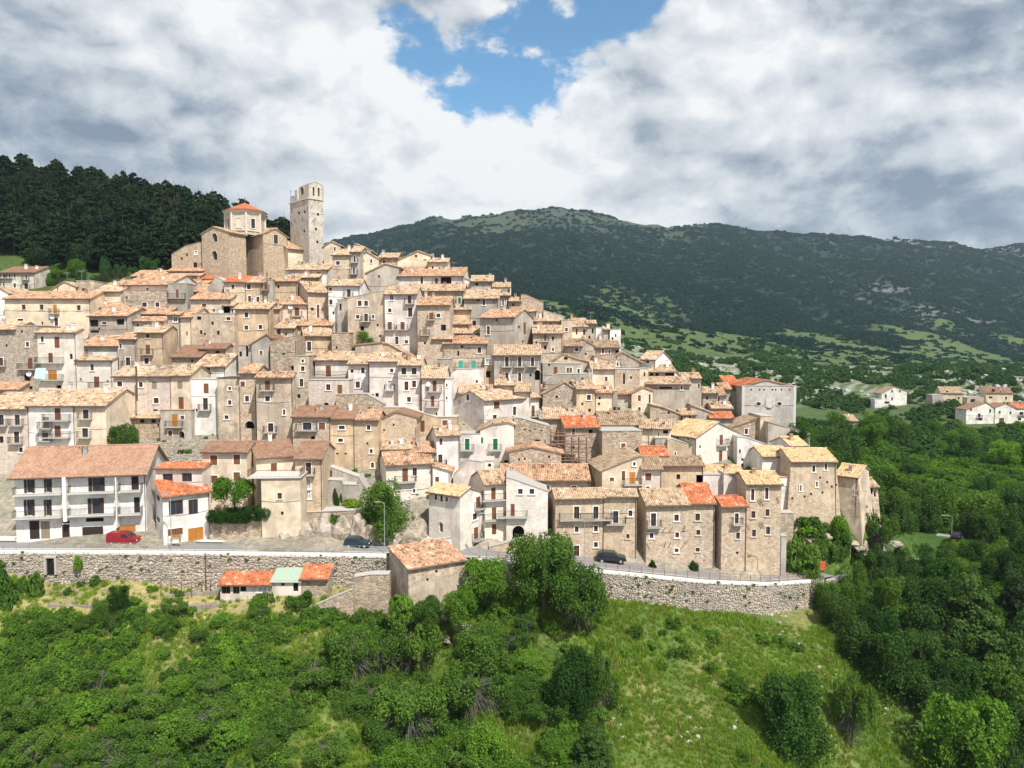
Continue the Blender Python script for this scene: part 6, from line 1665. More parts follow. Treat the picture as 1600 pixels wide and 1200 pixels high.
for px, py, D, h, lb in ((105, 440, 172, 2.2, 'aerial on the chimney of the cream gable at upper left'), (629, 403, 175, 1.5, 'aerial at the left foot of the skyline gable'), (709, 424, 168, 2.2, 'tall aerial on the white sloping gable of the skyline'),
                         (590, 392, 180, 1.5, 'aerial above the ridge left of the skyline gable'), (872, 492, 157, 2.0, 'aerial on the right ridge above the tan wall'), (923, 503, 155, 2.2, 'aerial above the plain annexes on the right shoulder'), (128, 436, 165, 2.0, 'short aerial on top of the square turret'),
                         (455, 545, 140, 3.0, 'aerial pole in front of the rough stone house'), (745, 735, 116, 2.4, 'thin aerial beside the white rooftop room')):
    aerial(px, py, D, h, lb)
def pole(px, y0, y1, D, label, mat='pipe', r_=.1):
    a, b_ = P(px, y1, D), P(px, y0, D); rr = MB(); rr.cyl(0, 0, -.5, b_[2] - a[2], r_, mat, 8); o_ = rr.build('pole', None, a); setp(o_, label, 'pole')
pole(418, 424, 476, 159, 'tall dark flue pole beside the ochre house under the church'); pole(925, 575, 608, 141, 'white flue pole with dark back beside the small red shuttered house', 'concrete_pale', .16); pole(859, 525, 575, 145, 'thin street pole in front of the peeling orange plaster house', 'steel', .06)
pole(1056, 602, 636, 146, 'white chimney pipe rising in front of the rough stone house with slab edge', 'concrete_pale', .2); pole(214, 572, 622, 124.5, 'thick brown flue pipe on the pinkish stone house', 'pipe', .14); pole(1021, 662, 702, 127.5, 'grey service pole by the cream house with twisted roof', 'steel', .07)
B1 = dict(A=P(1010, 789, 107.4), u=np.array((math.cos(R(4)), math.sin(R(4)), 0)), v=None, a=R(4))
hs = [o for o in bpy.data.objects if o.name.startswith('house') and o.get('label', '').startswith('stone house with yellow tiled roof')][0]
ties(hs, B1, [(1037, 828, 30, 0, .9), (1048, 828, 30, 0, .9), (1069, 826, 15, 0, .9), (1013, 852, -30, 0, .9), (1039, 851, 20, 0, .9), (1046, 852, 25, 0, .9), (1068, 852, 40, 0, .9)])
hs = [o for o in bpy.data.objects if o.get('label', '').startswith('tall four storey stone house')][0]
B1 = dict(A=P(1166, 756, 109.9), u=np.array((1., 0, 0)), v=None, a=0.0)
ties(hs, B1, [(1187, 784, -30, 0, .9), (1191, 784, -30, 0, .9), (1216, 781, -20, 0, .9), (1169, 822, -30, 0, .9), (1188, 820, -25, 0, .9), (1192, 820, -25, 0, .9)])
hs = [o for o in bpy.data.objects if o.get('label', '').startswith('large white house with a wide pale roof')][0]
B1 = dict(A=P(756, 626, 126.9), u=np.array((math.cos(R(5)), math.sin(R(5)), 0)), v=None, a=R(5))
ties(hs, B1, [(764, 642, 40, 0, .7), (783, 642, -30, 0, .7), (757, 650, -35, 0, .7), (756, 661, -35, 0, .7)])

for i, (x0, y0, x1, y1) in enumerate(((75, 915, 130, 918), (258, 940, 318, 938), (318, 938, 372, 930), (75, 958, 180, 962), (180, 962, 270, 958), (270, 958, 345, 952))):
    g0, g1 = ground_hit(x0, y0), ground_hit(x1, y1); r = empty('terrace_edge', (g0 + g1) / 2, ('low dark stone edging on the dry garden terrace near the wall doorway', 'left half of the upper garden terrace edging below the sheds', 'right half of the upper garden terrace edging below the sheds', 'lower garden terrace edging at far left', 'lower garden terrace edging behind the small dark round tree', 'lower garden terrace edging at its right end')[i], 'edging')
    c = np.array(r.location); mb = MB(); a, b_ = g0 - c, g1 - c; k = 5
    for j in range(k):
        p, q_ = a + (b_ - a) * j / k, a + (b_ - a) * (j + .97) / k; h = .3 + .12 * rng.random(); mb = MB()
        mb.hexa([(p[0], p[1] - .12, p[2] - .4), (q_[0], q_[1] - .12, q_[2] - .4), (q_[0], q_[1] + .3, q_[2] - .4), (p[0], p[1] + .3, p[2] - .4), (p[0], p[1] - .12, p[2] + h), (q_[0], q_[1] - .12, q_[2] + h), (q_[0], q_[1] + .3, q_[2] + h), (p[0], p[1] + .3, p[2] + h)], 'slab_grey'); mb.build('stone', r)
for i, x in enumerate((252, 268, 284, 300, 316, 330)):
    g = ground_hit(x, 936); mb = MB(); mb.box(-.04, .04, -.04, .04, -.3, 2.2, 'iron_rust'); setp(mb.build('fence_post', None, g), 'thin brown garden fence post left of the red roofed sheds', 'post', 'garden fence posts')

vr = [ground_z([x], [D])[0] + np.array((0, 0, .3)) for x, D in ((1436, 126.5), (1465, 139), (1545, 137.5), (1540, 125.5))]
me = bpy.data.meshes.new('valley_road'); me.from_pydata([tuple(v) for v in vr], [], [tuple(range(len(vr)))]); me.materials.append(MATS['asphalt']); setp(obj('valley_road', me), kind='structure')
# ------------------------------------------------------------------ plants: leaf geometry
def leaves(C, N, size, r_, vv):
    """quads at centres C facing N"""
    n = len(C); N = N + r_.normal(0, .8, (n, 3)); N /= np.linalg.norm(N, axis=1)[:, None] + 1e-9
    T = np.cross(N, r_.normal(0, 1, (n, 3))); T /= np.linalg.norm(T, axis=1)[:, None] + 1e-9; B = np.cross(N, T)
    s = (size * r_.uniform(.55, 1.25, n))[:, None]
    V = np.stack([C - T * s - B * s * .6, C + T * s - B * s * .7, C + T * s * .8 + B * s * .7, C - T * s * .7 + B * s * .6], 1).reshape(-1, 3)
    return V, np.arange(n * 4).reshape(-1, 4), vv

def crown(name, seed, n, leaf, mat, lobes=16, zlo=.12, flat=1.0, spread=.68, lr=(.26, .44), gaps=0.0, asp=1.0, up=0.0):
    """crown in unit box: x,y in -1..1, z in 0..1 ; asp = height / radius of the tree it is meant for"""
    r_ = np.random.default_rng(seed); cs = []
    for i in range(lobes):
        t = r_.uniform(0, 2 * PI); z = r_.uniform(zlo + .1, .80); rr = spread * math.sqrt(max(0.15, 1 - ((z - .46) / .52) ** 2)) * math.sqrt(r_.uniform(.25, 1))
        cs.append((rr * math.cos(t), rr * math.sin(t), z, r_.uniform(*lr) * r_.choice((.6, 1, 1, 1.15)), r_.uniform(-.24, .24)))
    cs = np.array(cs); w = cs[:, 3] ** 2; k = r_.choice(lobes, n, p=w / w.sum())
    d = r_.normal(0, 1, (n, 3)); d[:, 2] = d[:, 2] * .9 + .25; d /= np.linalg.norm(d, axis=1)[:, None]
    rad = cs[k, 3] * (1 - np.abs(r_.normal(0, .16, n)))
    # small sprays inside each lobe break its surface up
    spray = np.sin(d[:, 0] * 9 + k) * np.sin(d[:, 1] * 8 + k * 2) * np.sin(d[:, 2] * 7 + k * 3)
    rad = rad * (1 + .26 * spray)
    C = cs[k, :3] + d * rad[:, None] * np.array((1, 1, flat / asp * 1.15))
    big = np.sin(C[:, 0] * 7 + seed) * np.sin(C[:, 1] * 6.3 + seed * 2) * np.sin(C[:, 2] * 8 + seed)
    keep = (C[:, 2] > 0.01) & (big > -.32 + r_.normal(0, .12, n)) 
    C = C[keep]; d = d[keep]; k = k[keep]; spray = spray[keep]
    v = np.clip(.42 + cs[k, 4] + r_.normal(0, .13, len(C)) + spray * .12, 0, 1)
    C[:, 2] *= 1.0 / np.percentile(C[:, 2], 99.5); C[:, :2] /= np.percentile(np.hypot(C[:, 0], C[:, 1]), 98)
    d = d + np.array((0, 0, up))
    V, Fq, vv = leaves(C * np.array((1, 1, asp)), d, leaf, r_, v)
    V = V / np.array((1, 1, asp))
    return npmesh(name, V, Fq, mat, attr=vv)

def pine_crown(name, seed, n, leaf, mat, asp=2.6, zlo=.18, sharp=.75, wid=1.0):
    r_ = np.random.default_rng(seed); C = []; N = []; v = []
    levels = 15
    for i in range(levels):
        t = i / (levels - 1); z = zlo + (1 - zlo) * t * .97; R_ = wid * ((1 - t) ** sharp * .92 + .10) * (r_.uniform(.8, 1.12)) * (1 if t > .12 else .75)
        nb = int(6 + 4 * (1 - t))
        for b_ in range(nb):
            a = r_.uniform(0, 2 * PI); L = R_ * r_.uniform(.65, 1.1); m = int(n / (levels * 8.0) * (L + .15) * 1.5) + 2; tone = r_.normal(0, .1)
            s = r_.uniform(.25, 1, m) ** .7; lat = r_.normal(0, .10, m) * (1.2 - s * .5)
            x = np.cos(a) * L * s - np.sin(a) * lat; y = np.sin(a) * L * s + np.cos(a) * lat; zz = z * asp - .10 * L * s ** 2 * 1.2 + np.abs(r_.normal(0, .045, m)) + .05
            C.append(np.stack([x, y, zz], 1)); N.append(np.tile((0, 0, 1.0), (m, 1)) + np.stack([np.cos(a) * s * .5, np.sin(a) * s * .5, 0 * s], 1)); v.append(np.clip(.42 + tone + r_.normal(0, .13, m), 0, 1))
    C = np.concatenate(C); N = np.concatenate(N); v = np.concatenate(v)
    V, Fq, vv = leaves(C, N, leaf, r_, v); V = V / np.array((1, 1, asp))
    return npmesh(name, V, Fq, mat, attr=vv)

def trunk(name, seed, h=.55, r=.07, limbs=5, asp=1.0, mat='bark', lr=.5):
    r_ = random.Random(seed); mb = MB()
    def limb(a, b_, ra, rb, n=6):
        a = Vector(a); b_ = Vector(b_); d = (b_ - a).normalized(); u = d.orthogonal().normalized(); w = d.cross(u); i = len(mb.v)
        for c, rr in ((a, ra), (b_, rb)):
            for k in range(n): t = 2 * PI * k / n; mb.v.append(tuple(c + u * (rr * math.cos(t)) + w * (rr * math.sin(t))))
        for k in range(n): mb.f.append((i + k, i + (k + 1) % n, i + n + (k + 1) % n, i + n + k)); mb.m.append(mb.mi(mat))
    p = Vector((0, 0, -.15)); rad = r
    for k in range(4):
        q_ = Vector((p.x + r_.uniform(-.05, .05), p.y + r_.uniform(-.05, .05), (k + 1) / 4 * h * asp)); limb(p, q_, rad, rad * .78); p = q_; rad *= .78
        if k >= 1:
            for j in range(limbs // 2):
                a = r_.uniform(0, 2 * PI); e = p + Vector((math.cos(a) * lr, math.sin(a) * lr, r_.uniform(.15, .4) * asp)); limb(p, e, rad * .7, rad * .2)
    for v_i, v_ in enumerate(mb.v): mb.v[v_i] = (v_[0], v_[1], v_[2] / asp)
    return mb.mesh(name)

def twigs(name, seed, n=520, mat='twig', asp=1.0):
    """bare grey twigs hanging below a thin crown"""
    r_ = np.random.default_rng(seed); t = r_.uniform(0, 2 * PI, n); a0 = r_.uniform(0, .35, n); a1 = r_.uniform(.3, .85, n)
    cl = np.round(t * 2.2) / 2.2; t = cl + r_.normal(0, .17, n)
    z0 = r_.uniform(.25, .7, n); z1 = z0 + r_.uniform(-.35, .18, n)
    A = np.stack([np.cos(t) * a0, np.sin(t) * a0, z0 * asp], 1); B = np.stack([np.cos(t) * a1, np.sin(t) * a1, z1 * asp], 1)
    w = r_.normal(0, 1, (n, 3)); w /= np.linalg.norm(w, axis=1)[:, None]; w *= .0065
    V = np.stack([A - w, A + w, B + w * .4, B - w * .4], 1).reshape(-1, 3) / np.array((1, 1, asp))
    return npmesh(name, V, np.arange(n * 4).reshape(-1, 4), mat)

K = {}
K['broad'] = [(crown('crown', 10 + i, 17000, .030, 'leaf_mid', 30, asp=2.0), trunk('trunk', i, .5, .07, 6, 2.0)) for i in range(3)]
K['bright'] = [(crown('crown', 20 + i, 14000, .032, 'leaf_bright', 28, asp=1.6), trunk('trunk', 20 + i, .45, .06, 6, 1.6)) for i in range(3)]
K['dark'] = [(crown('crown', 30 + i, 20000, .028, 'leaf_dark', 34, zlo=0, asp=2.0), trunk('trunk', 30 + i, .4, .06, 4, 2.0)) for i in range(3)]
K['loose'] = [(crown('crown', 40 + i, 9000, .030, 'leaf_mid', 20, zlo=.3, spread=.75, lr=(.16, .32), asp=1.4), trunk('trunk', 40 + i, .6, .05, 8, 1.4), twigs('twigs', 40 + i, 380, asp=1.4)) for i in range(4)]
K['forest'] = [(crown('crown', 50 + i, 11000, .036, 'leaf_forest', 26, zlo=0, asp=2.1), trunk('trunk', 50 + i, .4, .05, 4, 2.1)) for i in range(5)]
K['pine'] = [(pine_crown('crown', 60 + i, 6000, .062, 'leaf_pine', 2.4, .2, (.28, .40, .6, .5, .34)[i]), trunk('trunk', 60 + i, .9, .055, 2, 2.4, lr=.2)) for i in range(5)]
K['bigpine'] = [(pine_crown('crown', 70 + i, 14000, .034, 'leaf_forest', 2.5, .2, .5), trunk('trunk', 70 + i, .95, .05, 2, 2.5, lr=.25)) for i in range(2)]
K['umbrella'] = [(crown('crown', 95, 11000, .034, 'leaf_bright', 18, zlo=.45, spread=.75, lr=(.2, .34), asp=1.9), trunk('trunk', 95, .65, .07, 6, 1.9))]
K['scrub'] = [(crown('crown', 80 + i, 6000, .046, 'leaf_mid' if i % 2 else 'leaf_bright', 10, zlo=0, asp=.8), trunk('trunk', 80 + i, .3, .05, 4)) for i in range(4)]

tree_n = 0
def plant(kind, loc, w, h, label, name='tree', cat='tree', group=None, mat=None, sink=.15):
    """w crown width, h height in metres"""
    global tree_n
    tree_n += 1
    v = K[kind][tree_n % len(K[kind])]
    r = empty(name, (loc[0], loc[1], loc[2] - sink), label, cat, group)
    sc = (w / 2, w / 2, h); a = rng.uniform(0, 6.28)
    c = obj('crown', v[0], r, (0, 0, 0), a, sc)
    if mat: c.material_slots[0].link = 'OBJECT'; c.material_slots[0].material = MATS[mat]
    obj('trunk', v[1], r, (0, 0, 0), a, sc)
    if len(v) > 2: obj('bare_twigs', v[2], r, (0, 0, 0), a, sc)
    return r

def plant_px(kind, px, ybase, ytop, wpx, label, D=None, **kw):
    p = P(px, ybase, D) if D else ground_hit(px, ybase)
    D = p[1]; h = (ybase - ytop) / F * D; return plant(kind, p, wpx / F * D, h, label, **kw)

# trees and bushes the photograph singles out
SINGLE = [
 ('dark', 605, 838, 750, 84, 106, 'round dark green tree on the rocks above the small dark car', 'tree', 'leaf_mid'),
 ('umbrella', 368, 806, 744, 66, 103.6, 'flat topped bright green tree in front of the cream house', 'tree', None),
 ('broad', 850, 945, 830, 112, 97, 'largest dark leafy tree standing in front of the curving road wall', 'tree', None),
 ('loose', 905, 975, 880, 100, 94, 'thin grey twigged tree leaning right beside the largest leafy tree', 'tree', None),
 ('bright', 758, 934, 868, 72, 95, 'spreading bright tree right of the old barn', 'tree', None),
 ('bright', 716, 970, 915, 62, 91, 'leafy bush tree below the right corner of the old barn', 'tree', None),
 ('dark', 1238, 1182, 1056, 118, None, 'dense dark rounded tree alone on the grass slope', 'tree', None),
 ('loose', 1330, 1180, 1064, 66, None, 'slim pale loose tree right of the dense dark rounded tree', 'tree', None),
 ('bright', 1505, 1215, 1078, 136, None, 'large bright green leafy tree near the lower right corner', 'tree', 'leaf_bright'),
 ('dark', 888, 1118, 1018, 88, None, 'dark rounded tree on the slope below the largest leafy tree', 'tree', None),
 ('loose', 935, 1118, 1020, 60, None, 'thin grey twigged bush touching the dark rounded tree on the slope', 'bush', None),
 ('bigpine', 925, 1225, 1138, 84, None, 'small dark pine at the bottom edge left of the grass slope', 'pine tree', 'leaf_forest'),
 ('bright', 762, 1215, 1126, 76, None, 'bright green bush at the bottom edge left of the small pine', 'bush', None),
 ('loose', 640, 1160, 1060, 116, None, 'leafy tree with grey bare branches on its left side low on the slope', 'tree', None),
 ('loose', 740, 1125, 1040, 120, None, 'thin tree with hanging grey twigs in the middle of the slope', 'tree', None),
 ('loose', 645, 1060, 965, 90, None, 'tree with pale drooping twigs below the barn bushes', 'tree', None),
 ('broad', 750, 1060, 985, 90, None, 'leafy tree beside the bare earth bank', 'tree', None),
 ('loose', 550, 1075, 985, 96, None, 'tree with a grey twiggy skirt left of the bare earth bank', 'tree', None),
 ('dark', 186, 952, 913, 34, 90, 'small dark round tree on the dry garden terrace', 'tree', None),
 ('broad', 158, 975, 935, 30, 88.5, 'young upright shrub at the left of the dry garden terrace', 'bush', None),
 ('scrub', 25, 960, 875, 70, 93, 'green bush at the left edge against the road wall', 'bush', None),
 ('scrub', 120, 888, 866, 18, 97, 'small plant growing out of the road wall', 'bush', None),
 ('broad', 570, 540, 515, 32, 151, 'fig bush in front of the tan tower house', 'bush', 'leaf_bright'),
 ('scrub', 532, 540, 523, 20, 151, 'small creeper bush beside the rough stone wall house', 'bush', None),
 ('loose', 192, 708, 662, 50, 118, 'bushy shrub right of the cream rendered house on the rubble', 'bush', None),
 ('scrub', 172, 668, 648, 22, 124, 'low green shrub at the foot of the pinkish stone house', 'bush', None),
 ('scrub', 1258, 893, 838, 78, 112.6, 'thick green bush beside the tall four storey stone house', 'bush', None),
 ('scrub', 1318, 838, 803, 40, 117, 'bush at the foot of the plastered bastion', 'bush', None),
 ('scrub', 1305, 868, 830, 46, 115, 'bush on the rocky mound behind the red barrier', 'bush', None),
 ('loose', 1370, 870, 800, 60, 120, 'grey green bush right of the bastion', 'bush', None),
 ('bigpine', 1510, 1105, 905, 150, 103, 'tall brown green pine standing out of the right hand wood', 'pine tree', None),
 ('bigpine', 1585, 1080, 900, 110, 106, 'dark pine at the right edge beside the brown green pine', 'pine tree', 'leaf_pine'),
 ('scrub', 1020, 889, 872, 14, 106.4, 'small conifer like bush at the foot of the yellow tiled stone house', 'bush', 'leaf_dark'),
 ('scrub', 1086, 893, 875, 16, 107.6, 'small dark bush below the orange roofed stone house', 'bush', 'leaf_dark'),
 ('scrub', 516, 835, 802, 40, 106.5, 'bush growing over the rocks left of the small dark car', 'bush', None),
 ('scrub', 470, 848, 818, 44, 105, 'bush in front of the plain cream tower block', 'bush', None),
 ('scrub', 528, 790, 762, 14, 111.8, 'ivy clump on the weathered concrete wall', 'bush', 'leaf_dark'),
 ('scrub', 622, 968, 926, 50, 89.5, 'leafy bush at the left foot of the old barn', 'bush', None),
 ('bright', 668, 972, 932, 52, 88.5, 'leafy bush in front of the old barn', 'bush', 'leaf_mid'),
 ('scrub', 410, 950, 928, 44, 92, 'bush in front of the glazed red roofed shed', 'bush', None),
 ('scrub', 468, 946, 922, 40, 92.3, 'bush in front of the stone lean-to shed', 'bush', 'leaf_mid'),
 ('scrub', 545, 797, 778, 44, 110, 'weedy growth on the terrace below the concrete ramp', 'bush', 'grass'),
]
for k, px, yb, yt, w, D, lb, cat, mt in SINGLE:
    plant_px(k, px, yb, yt, w, lb, D=D, name={'tree': 'tree', 'bush': 'bush', 'pine tree': 'pine_tree'}[cat], cat=cat, mat=mt)
hd = empty('hedge', P(375, 815, 103.6), 'long dark green hedge overhanging the garden wall by the road', 'hedge')
for i in range(6):
    x = 334 + i * 15; p = P(x, 822 - (4 if i < 4 else 8), 103.2) - np.array(hd.location); me = K['dark'][i % 3][0]; o_ = obj('foliage', me, hd, p, rng.uniform(0, 6), (1.35, 1.2, 2.3 - (.4 if i == 0 else 0)))

# left pine hill, each pine a thing; nearest first
def spread(n, region, mind, dscale, tries=30000, seed=5):
    """points in (px, D) space keeping a distance that depends on D"""
    r_ = random.Random(seed); out = []; grid = {}
    for _ in range(tries):
        if len(out) >= n: break
        x, D = region(r_)
        if x is None: continue
        X = (x - 800) / F * D
        m = mind; c = (int(X / m), int(D / m)); ok = True
        for i in (-1, 0, 1):
            for j in (-1, 0, 1):
                for (X2, D2) in grid.get((c[0] + i, c[1] + j), ()):
                    if (X - X2) ** 2 + (D - D2) ** 2 < m * m: ok = False
        if ok: grid.setdefault(c, []).append((X, D)); out.append((x, D))
    return out
def reg_pine(r_):
    x = r_.uniform(-70, 500); D = r_.uniform(205, 345)
    p = ground_px([x], [D])[0]; X = (x - 800) / F * D
    if p > 437 or (x > 380 and D > 300): return None, None
    n = fbm((X * .03, D * .03, 4.0), 3)
    if n < -.22 and D > 280: return None, None
    if x < 110 and p > 400 + (x * .28): return None, None
    if x > 40 and p > 425: return None, None
    return x, D
pp = spread(285, reg_pine, 5.6, 1, 60000)
for x, D in pp:
    g = ground_z([x], [D])[0]; h = rng.uniform(9, 15); k = rng.random()
    if k < .76: plant('pine', g, h * rng.uniform(.62, .95), h, 'dark pine among many on the wooded hill at upper left', 'pine_tree', 'pine tree', 'pines of the upper left hill')
    else: plant('forest', g, h * .85, h * .7, 'dark broadleaf tree among the pines of the upper left hill', 'tree', 'tree', 'broadleaf trees of the upper left hill', mat='leaf_pine')
for i in range(26):
    x = rng.uniform(60, 250) if i < 18 else rng.uniform(-20, 60); y = rng.uniform(405, 438) if i < 18 else rng.uniform(425, 450)
    g = ground_z([x], [rng.uniform(198, 212)])[0]; plant(('bright', 'forest', 'loose')[i % 3], g, rng.uniform(2.5, 6.5), rng.uniform(1.8, 5.5), 'green bush at the foot of the pine hill above the roofs', 'bush', 'bush', 'bushes at the foot of the pine hill', mat='leaf_shrubland' if i % 2 else 'leaf_mid')

# wood on the right, from the grass slope up the valley
def bnd(y): return float(np.interp(y, [880, 930, 1000, 1060, 1120, 1200, 1260], [1290, 1262, 1300, 1350, 1400, 1462, 1500]))
def reg_right(r_):
    x = r_.uniform(1240, 1800); D = r_.uniform(76, 150)
    y = ground_px([x], [D])[0]; w = wd(x)
    if D < w - 1.5:
        if x < bnd(y) + 12: return None, None
        if abs(x - 1505) < 70 and y > 1150: return None, None
    elif D < w + 8.5: return None, None
    else:
        if x < 1395 and D < 134: return None, None
        if 1420 < x < 1530 and 126 < D < 141: return None, None
        if x > 1440 and D < 134 and x < 1520: return None, None
    return x, D
right = spread(140, reg_right, 4.1, 1, 60000, 8)
for x, D in right:
    g = ground_z([x], [D])[0]; h = rng.uniform(6.5, 10.5)
    if x < 1380: h *= .8
    if D > wd(x) - 10 and D < wd(x): h = min(h, 6.5)
    if 1400 < x < 1560 and wd(x) - 14 < D < wd(x): h = min(h, 5.0)
    k = rng.random()
    plant('forest' if k < .72 else 'broad', g, h * rng.uniform(.75, 1.0), h, 'leafy tree within the dense wood at the right', 'tree', 'tree', 'trees of the dense wood at the right', mat=rng.choice(['leaf_forest', 'leaf_forest', 'leaf_mid', 'leaf_dark']), sink=.6)
def reg_valley(r_):
    x = r_.uniform(1255, 1790); D = math.exp(r_.uniform(math.log(142), math.log(300))); y = ground_px([x], [D])[0]
    n = fbm(((x - 800) / F * D * .03, D * .025, 8.0), 3)
    dens = 1.0 if x < 1430 and D < 200 else .62
    if r_.random() > dens + n * .9: return None, None
    if x > 1500 and n < -.08: return None, None
    return x, D
for x, D in spread(84, reg_valley, 6.4, 1, 60000, 9):
    g = ground_z([x], [D])[0]; h = rng.uniform(7, 11) if x < 1420 else rng.uniform(4, 8.5)
    plant('forest', g, h * rng.uniform(.9, 1.25), h, 'rounded tree in the green valley behind the village', 'tree', 'tree', 'trees of the green valley', mat=rng.choice(['leaf_mid', None, 'leaf_mid', 'leaf_shrubland', 'leaf_bright']), sink=.5)

# bushes of the foreground slope
def reg_front(r_):
    x = r_.uniform(-60, 965); D = r_.uniform(64, 97.5); w = wd(x); y = ground_px([x], [D])[0]
    if D > w - 3: return None, None
    if y < 965 + (0 if x < 400 else -14) + (-30 if x > 620 else 0): return None, None
    if 470 < x < 560 and y < 985: return None, None
    if x > 930 - (y - 950) * .25 and y < 1090: return None, None
    if 600 < x < 730 and 1000 < y < 1045: return None, None
    n = fbm(((x - 800) / F * D * .06, D * .06, 2.0), 3)
    if n < -.02 and r_.random() < .85: return None, None
    return x, D
fr = spread(112, reg_front, 2.6, 1, 60000, 12)
for i, (x, D) in enumerate(fr):
    g = ground_z([x], [D])[0]; k = rng.random(); y = ground_px([x], [D])[0]; s = (1.0 if y > 1010 else .65) * rng.uniform(.6, 1.15)
    if k < .34: plant('loose', g, rng.uniform(4.5, 7) * s, rng.uniform(2.6, 4.0) * s, 'loose shrub with grey bare twigs on the overgrown slope', 'bush', 'bush', 'twiggy shrubs of the foreground slope')
    elif k < .62: plant('bright', g, rng.uniform(4, 6.5) * s, rng.uniform(2.4, 3.8) * s, 'bright leafy shrub on the overgrown slope', 'bush', 'bush', 'bright shrubs of the foreground slope', mat='leaf_mid' if k < .46 else None)
    else: plant('scrub', g, rng.uniform(3.0, 5.4) * s, rng.uniform(1.3, 2.6) * s, 'low rounded shrub on the overgrown slope', 'bush', 'bush', 'low shrubs of the foreground slope')

# ------------------------------------------------------------------ stuff: grass, undergrowth, far woods (instanced on points)
def instancer(name, pts, scales, inst, label=None, sz=1.0):
    me = bpy.data.meshes.new(name); pts = np.asarray(pts, dtype=np.float32); me.vertices.add(len(pts)); me.vertices.foreach_set('co', pts.ravel())
    a = me.attributes.new('sc', 'FLOAT', 'POINT'); a.data.foreach_set('value', np.asarray(scales, dtype=np.float32)); me.update()
    o = obj(name, me); o['kind'] = 'stuff'
    ng = bpy.data.node_groups.new(name + '_nodes', 'GeometryNodeTree')
    ng.interface.new_socket(name='Geometry', in_out='INPUT', socket_type='NodeSocketGeometry'); ng.interface.new_socket(name='Geometry', in_out='OUTPUT', socket_type='NodeSocketGeometry')
    gi = ng.nodes.new('NodeGroupInput'); go = ng.nodes.new('NodeGroupOutput'); ip = ng.nodes.new('GeometryNodeInstanceOnPoints')
    mp = ng.nodes.new('GeometryNodeMeshToPoints'); ng.links.new(gi.outputs[0], mp.inputs[0]); ng.links.new(mp.outputs[0], ip.inputs['Points'])
    last = None
    gg = ng.nodes.new('GeometryNodeGeometryToInstance')
    for m_ in inst:
        oi = ng.nodes.new('GeometryNodeObjectInfo'); oi.inputs['Object'].default_value = bpy.data.objects.new(name + '_source', m_); oi.inputs['As Instance'].default_value = True
        ng.links.new(oi.outputs['Geometry'], gg.inputs[0])
    ng.links.new(gg.outputs[0], ip.inputs['Instance']); ip.inputs['Pick Instance'].default_value = True
    ri = ng.nodes.new('FunctionNodeRandomValue'); ri.data_type = 'INT'; ri.inputs[4].default_value = 0; ri.inputs[5].default_value = len(inst) - 1; ng.links.new(ri.outputs[2], ip.inputs['Instance Index'])
    rv = ng.nodes.new('FunctionNodeRandomValue'); rv.data_type = 'FLOAT'; rv.inputs[2].default_value = 0; rv.inputs[3].default_value = 6.28; rv.inputs['Seed'].default_value = 3
    cv = ng.nodes.new('ShaderNodeCombineXYZ'); ng.links.new(rv.outputs[1], cv.inputs[2]); ng.links.new(cv.outputs[0], ip.inputs['Rotation'])
    na = ng.nodes.new('GeometryNodeInputNamedAttribute'); na.data_type = 'FLOAT'; na.inputs[0].default_value = 'sc'
    ng.links.new(na.outputs[0], ip.inputs['Scale']); ng.links.new(ip.outputs[0], go.inputs[0])
    md = o.modifiers.new('scatter', 'NODES'); md.node_group = ng
    return o

def tuft(name, seed, n, h, mat):
    r_ = np.random.default_rng(seed); t = r_.uniform(0, 6.28, n); r0 = r_.uniform(0, .35, n); A = np.stack([np.cos(t) * r0, np.sin(t) * r0, np.zeros(n) - .05], 1)
    B = A + np.stack([r_.normal(0, .16, n), r_.normal(0, .16, n), r_.uniform(.4, 1, n) * h], 1); w = r_.normal(0, 1, (n, 3)); w[:, 2] = 0; w /= np.linalg.norm(w, axis=1)[:, None]; w *= .045
    V = np.stack([A - w, A + w, B + w * .4, B - w * .4], 1).reshape(-1, 3)
    return npmesh(name, V, np.arange(n * 4).reshape(-1, 4), mat, attr=np.clip(r_.normal(.5, .18, n), 0, 1))

def scatter_pts(n, fn, seed):
    r_ = np.random.default_rng(seed); xs, Ds, sc = fn(r_, n); g = ground_z(xs, Ds); return g, sc

# grass on the open slope
def f_grass(r_, n):
    x = r_.uniform(-60, 1480, n); D = r_.uniform(64, 104, n); w = np.interp(x, WX, WD); ok = D < w - .2; x, D = x[ok], D[ok]
    X = (x - 800) / F * D; nn = np.array([fbm((a * .12, b_ * .12, 6.1), 3) for a, b_ in zip(X, D)]); yy = ground_px(x, D); ok = (nn > -.8) & ~((x > 60) & (x < 560) & (yy < 962) & (r_.random(len(x)) < .85)); return x[ok], D[ok], r_.uniform(.45, 1.15, ok.sum()) * (1 + nn[ok] * .6)
g, sc = scatter_pts(38000, f_grass, 1)
instancer('grass', g, sc, [tuft('tuft', i, 26, .62, 'grass') for i in range(7)] + [tuft('tuft', 7, 20, .6, 'dry_grass')])
def f_under(r_, n):
    x = r_.uniform(-60, 1300, n); D = r_.uniform(64, 100, n); w = np.interp(x, WX, WD); y = ground_px(x, D)
    X = (x - 800) / F * D; nn = np.array([fbm((a * .09, b_ * .09, 1.1), 3) for a, b_ in zip(X, D)])
    dens = np.where(x < 940 - (y - 950) * .2, .85, .10) * np.clip(.42 + nn * 2.6, 0.02, 1); dens = np.where((y < 962) & (x < 560), .03, dens); ok = (D < w - .6) & (r_.random(n) < dens)
    return x[ok], D[ok], r_.uniform(.35, 1.25, ok.sum())
g, sc = scatter_pts(9000, f_under, 2)
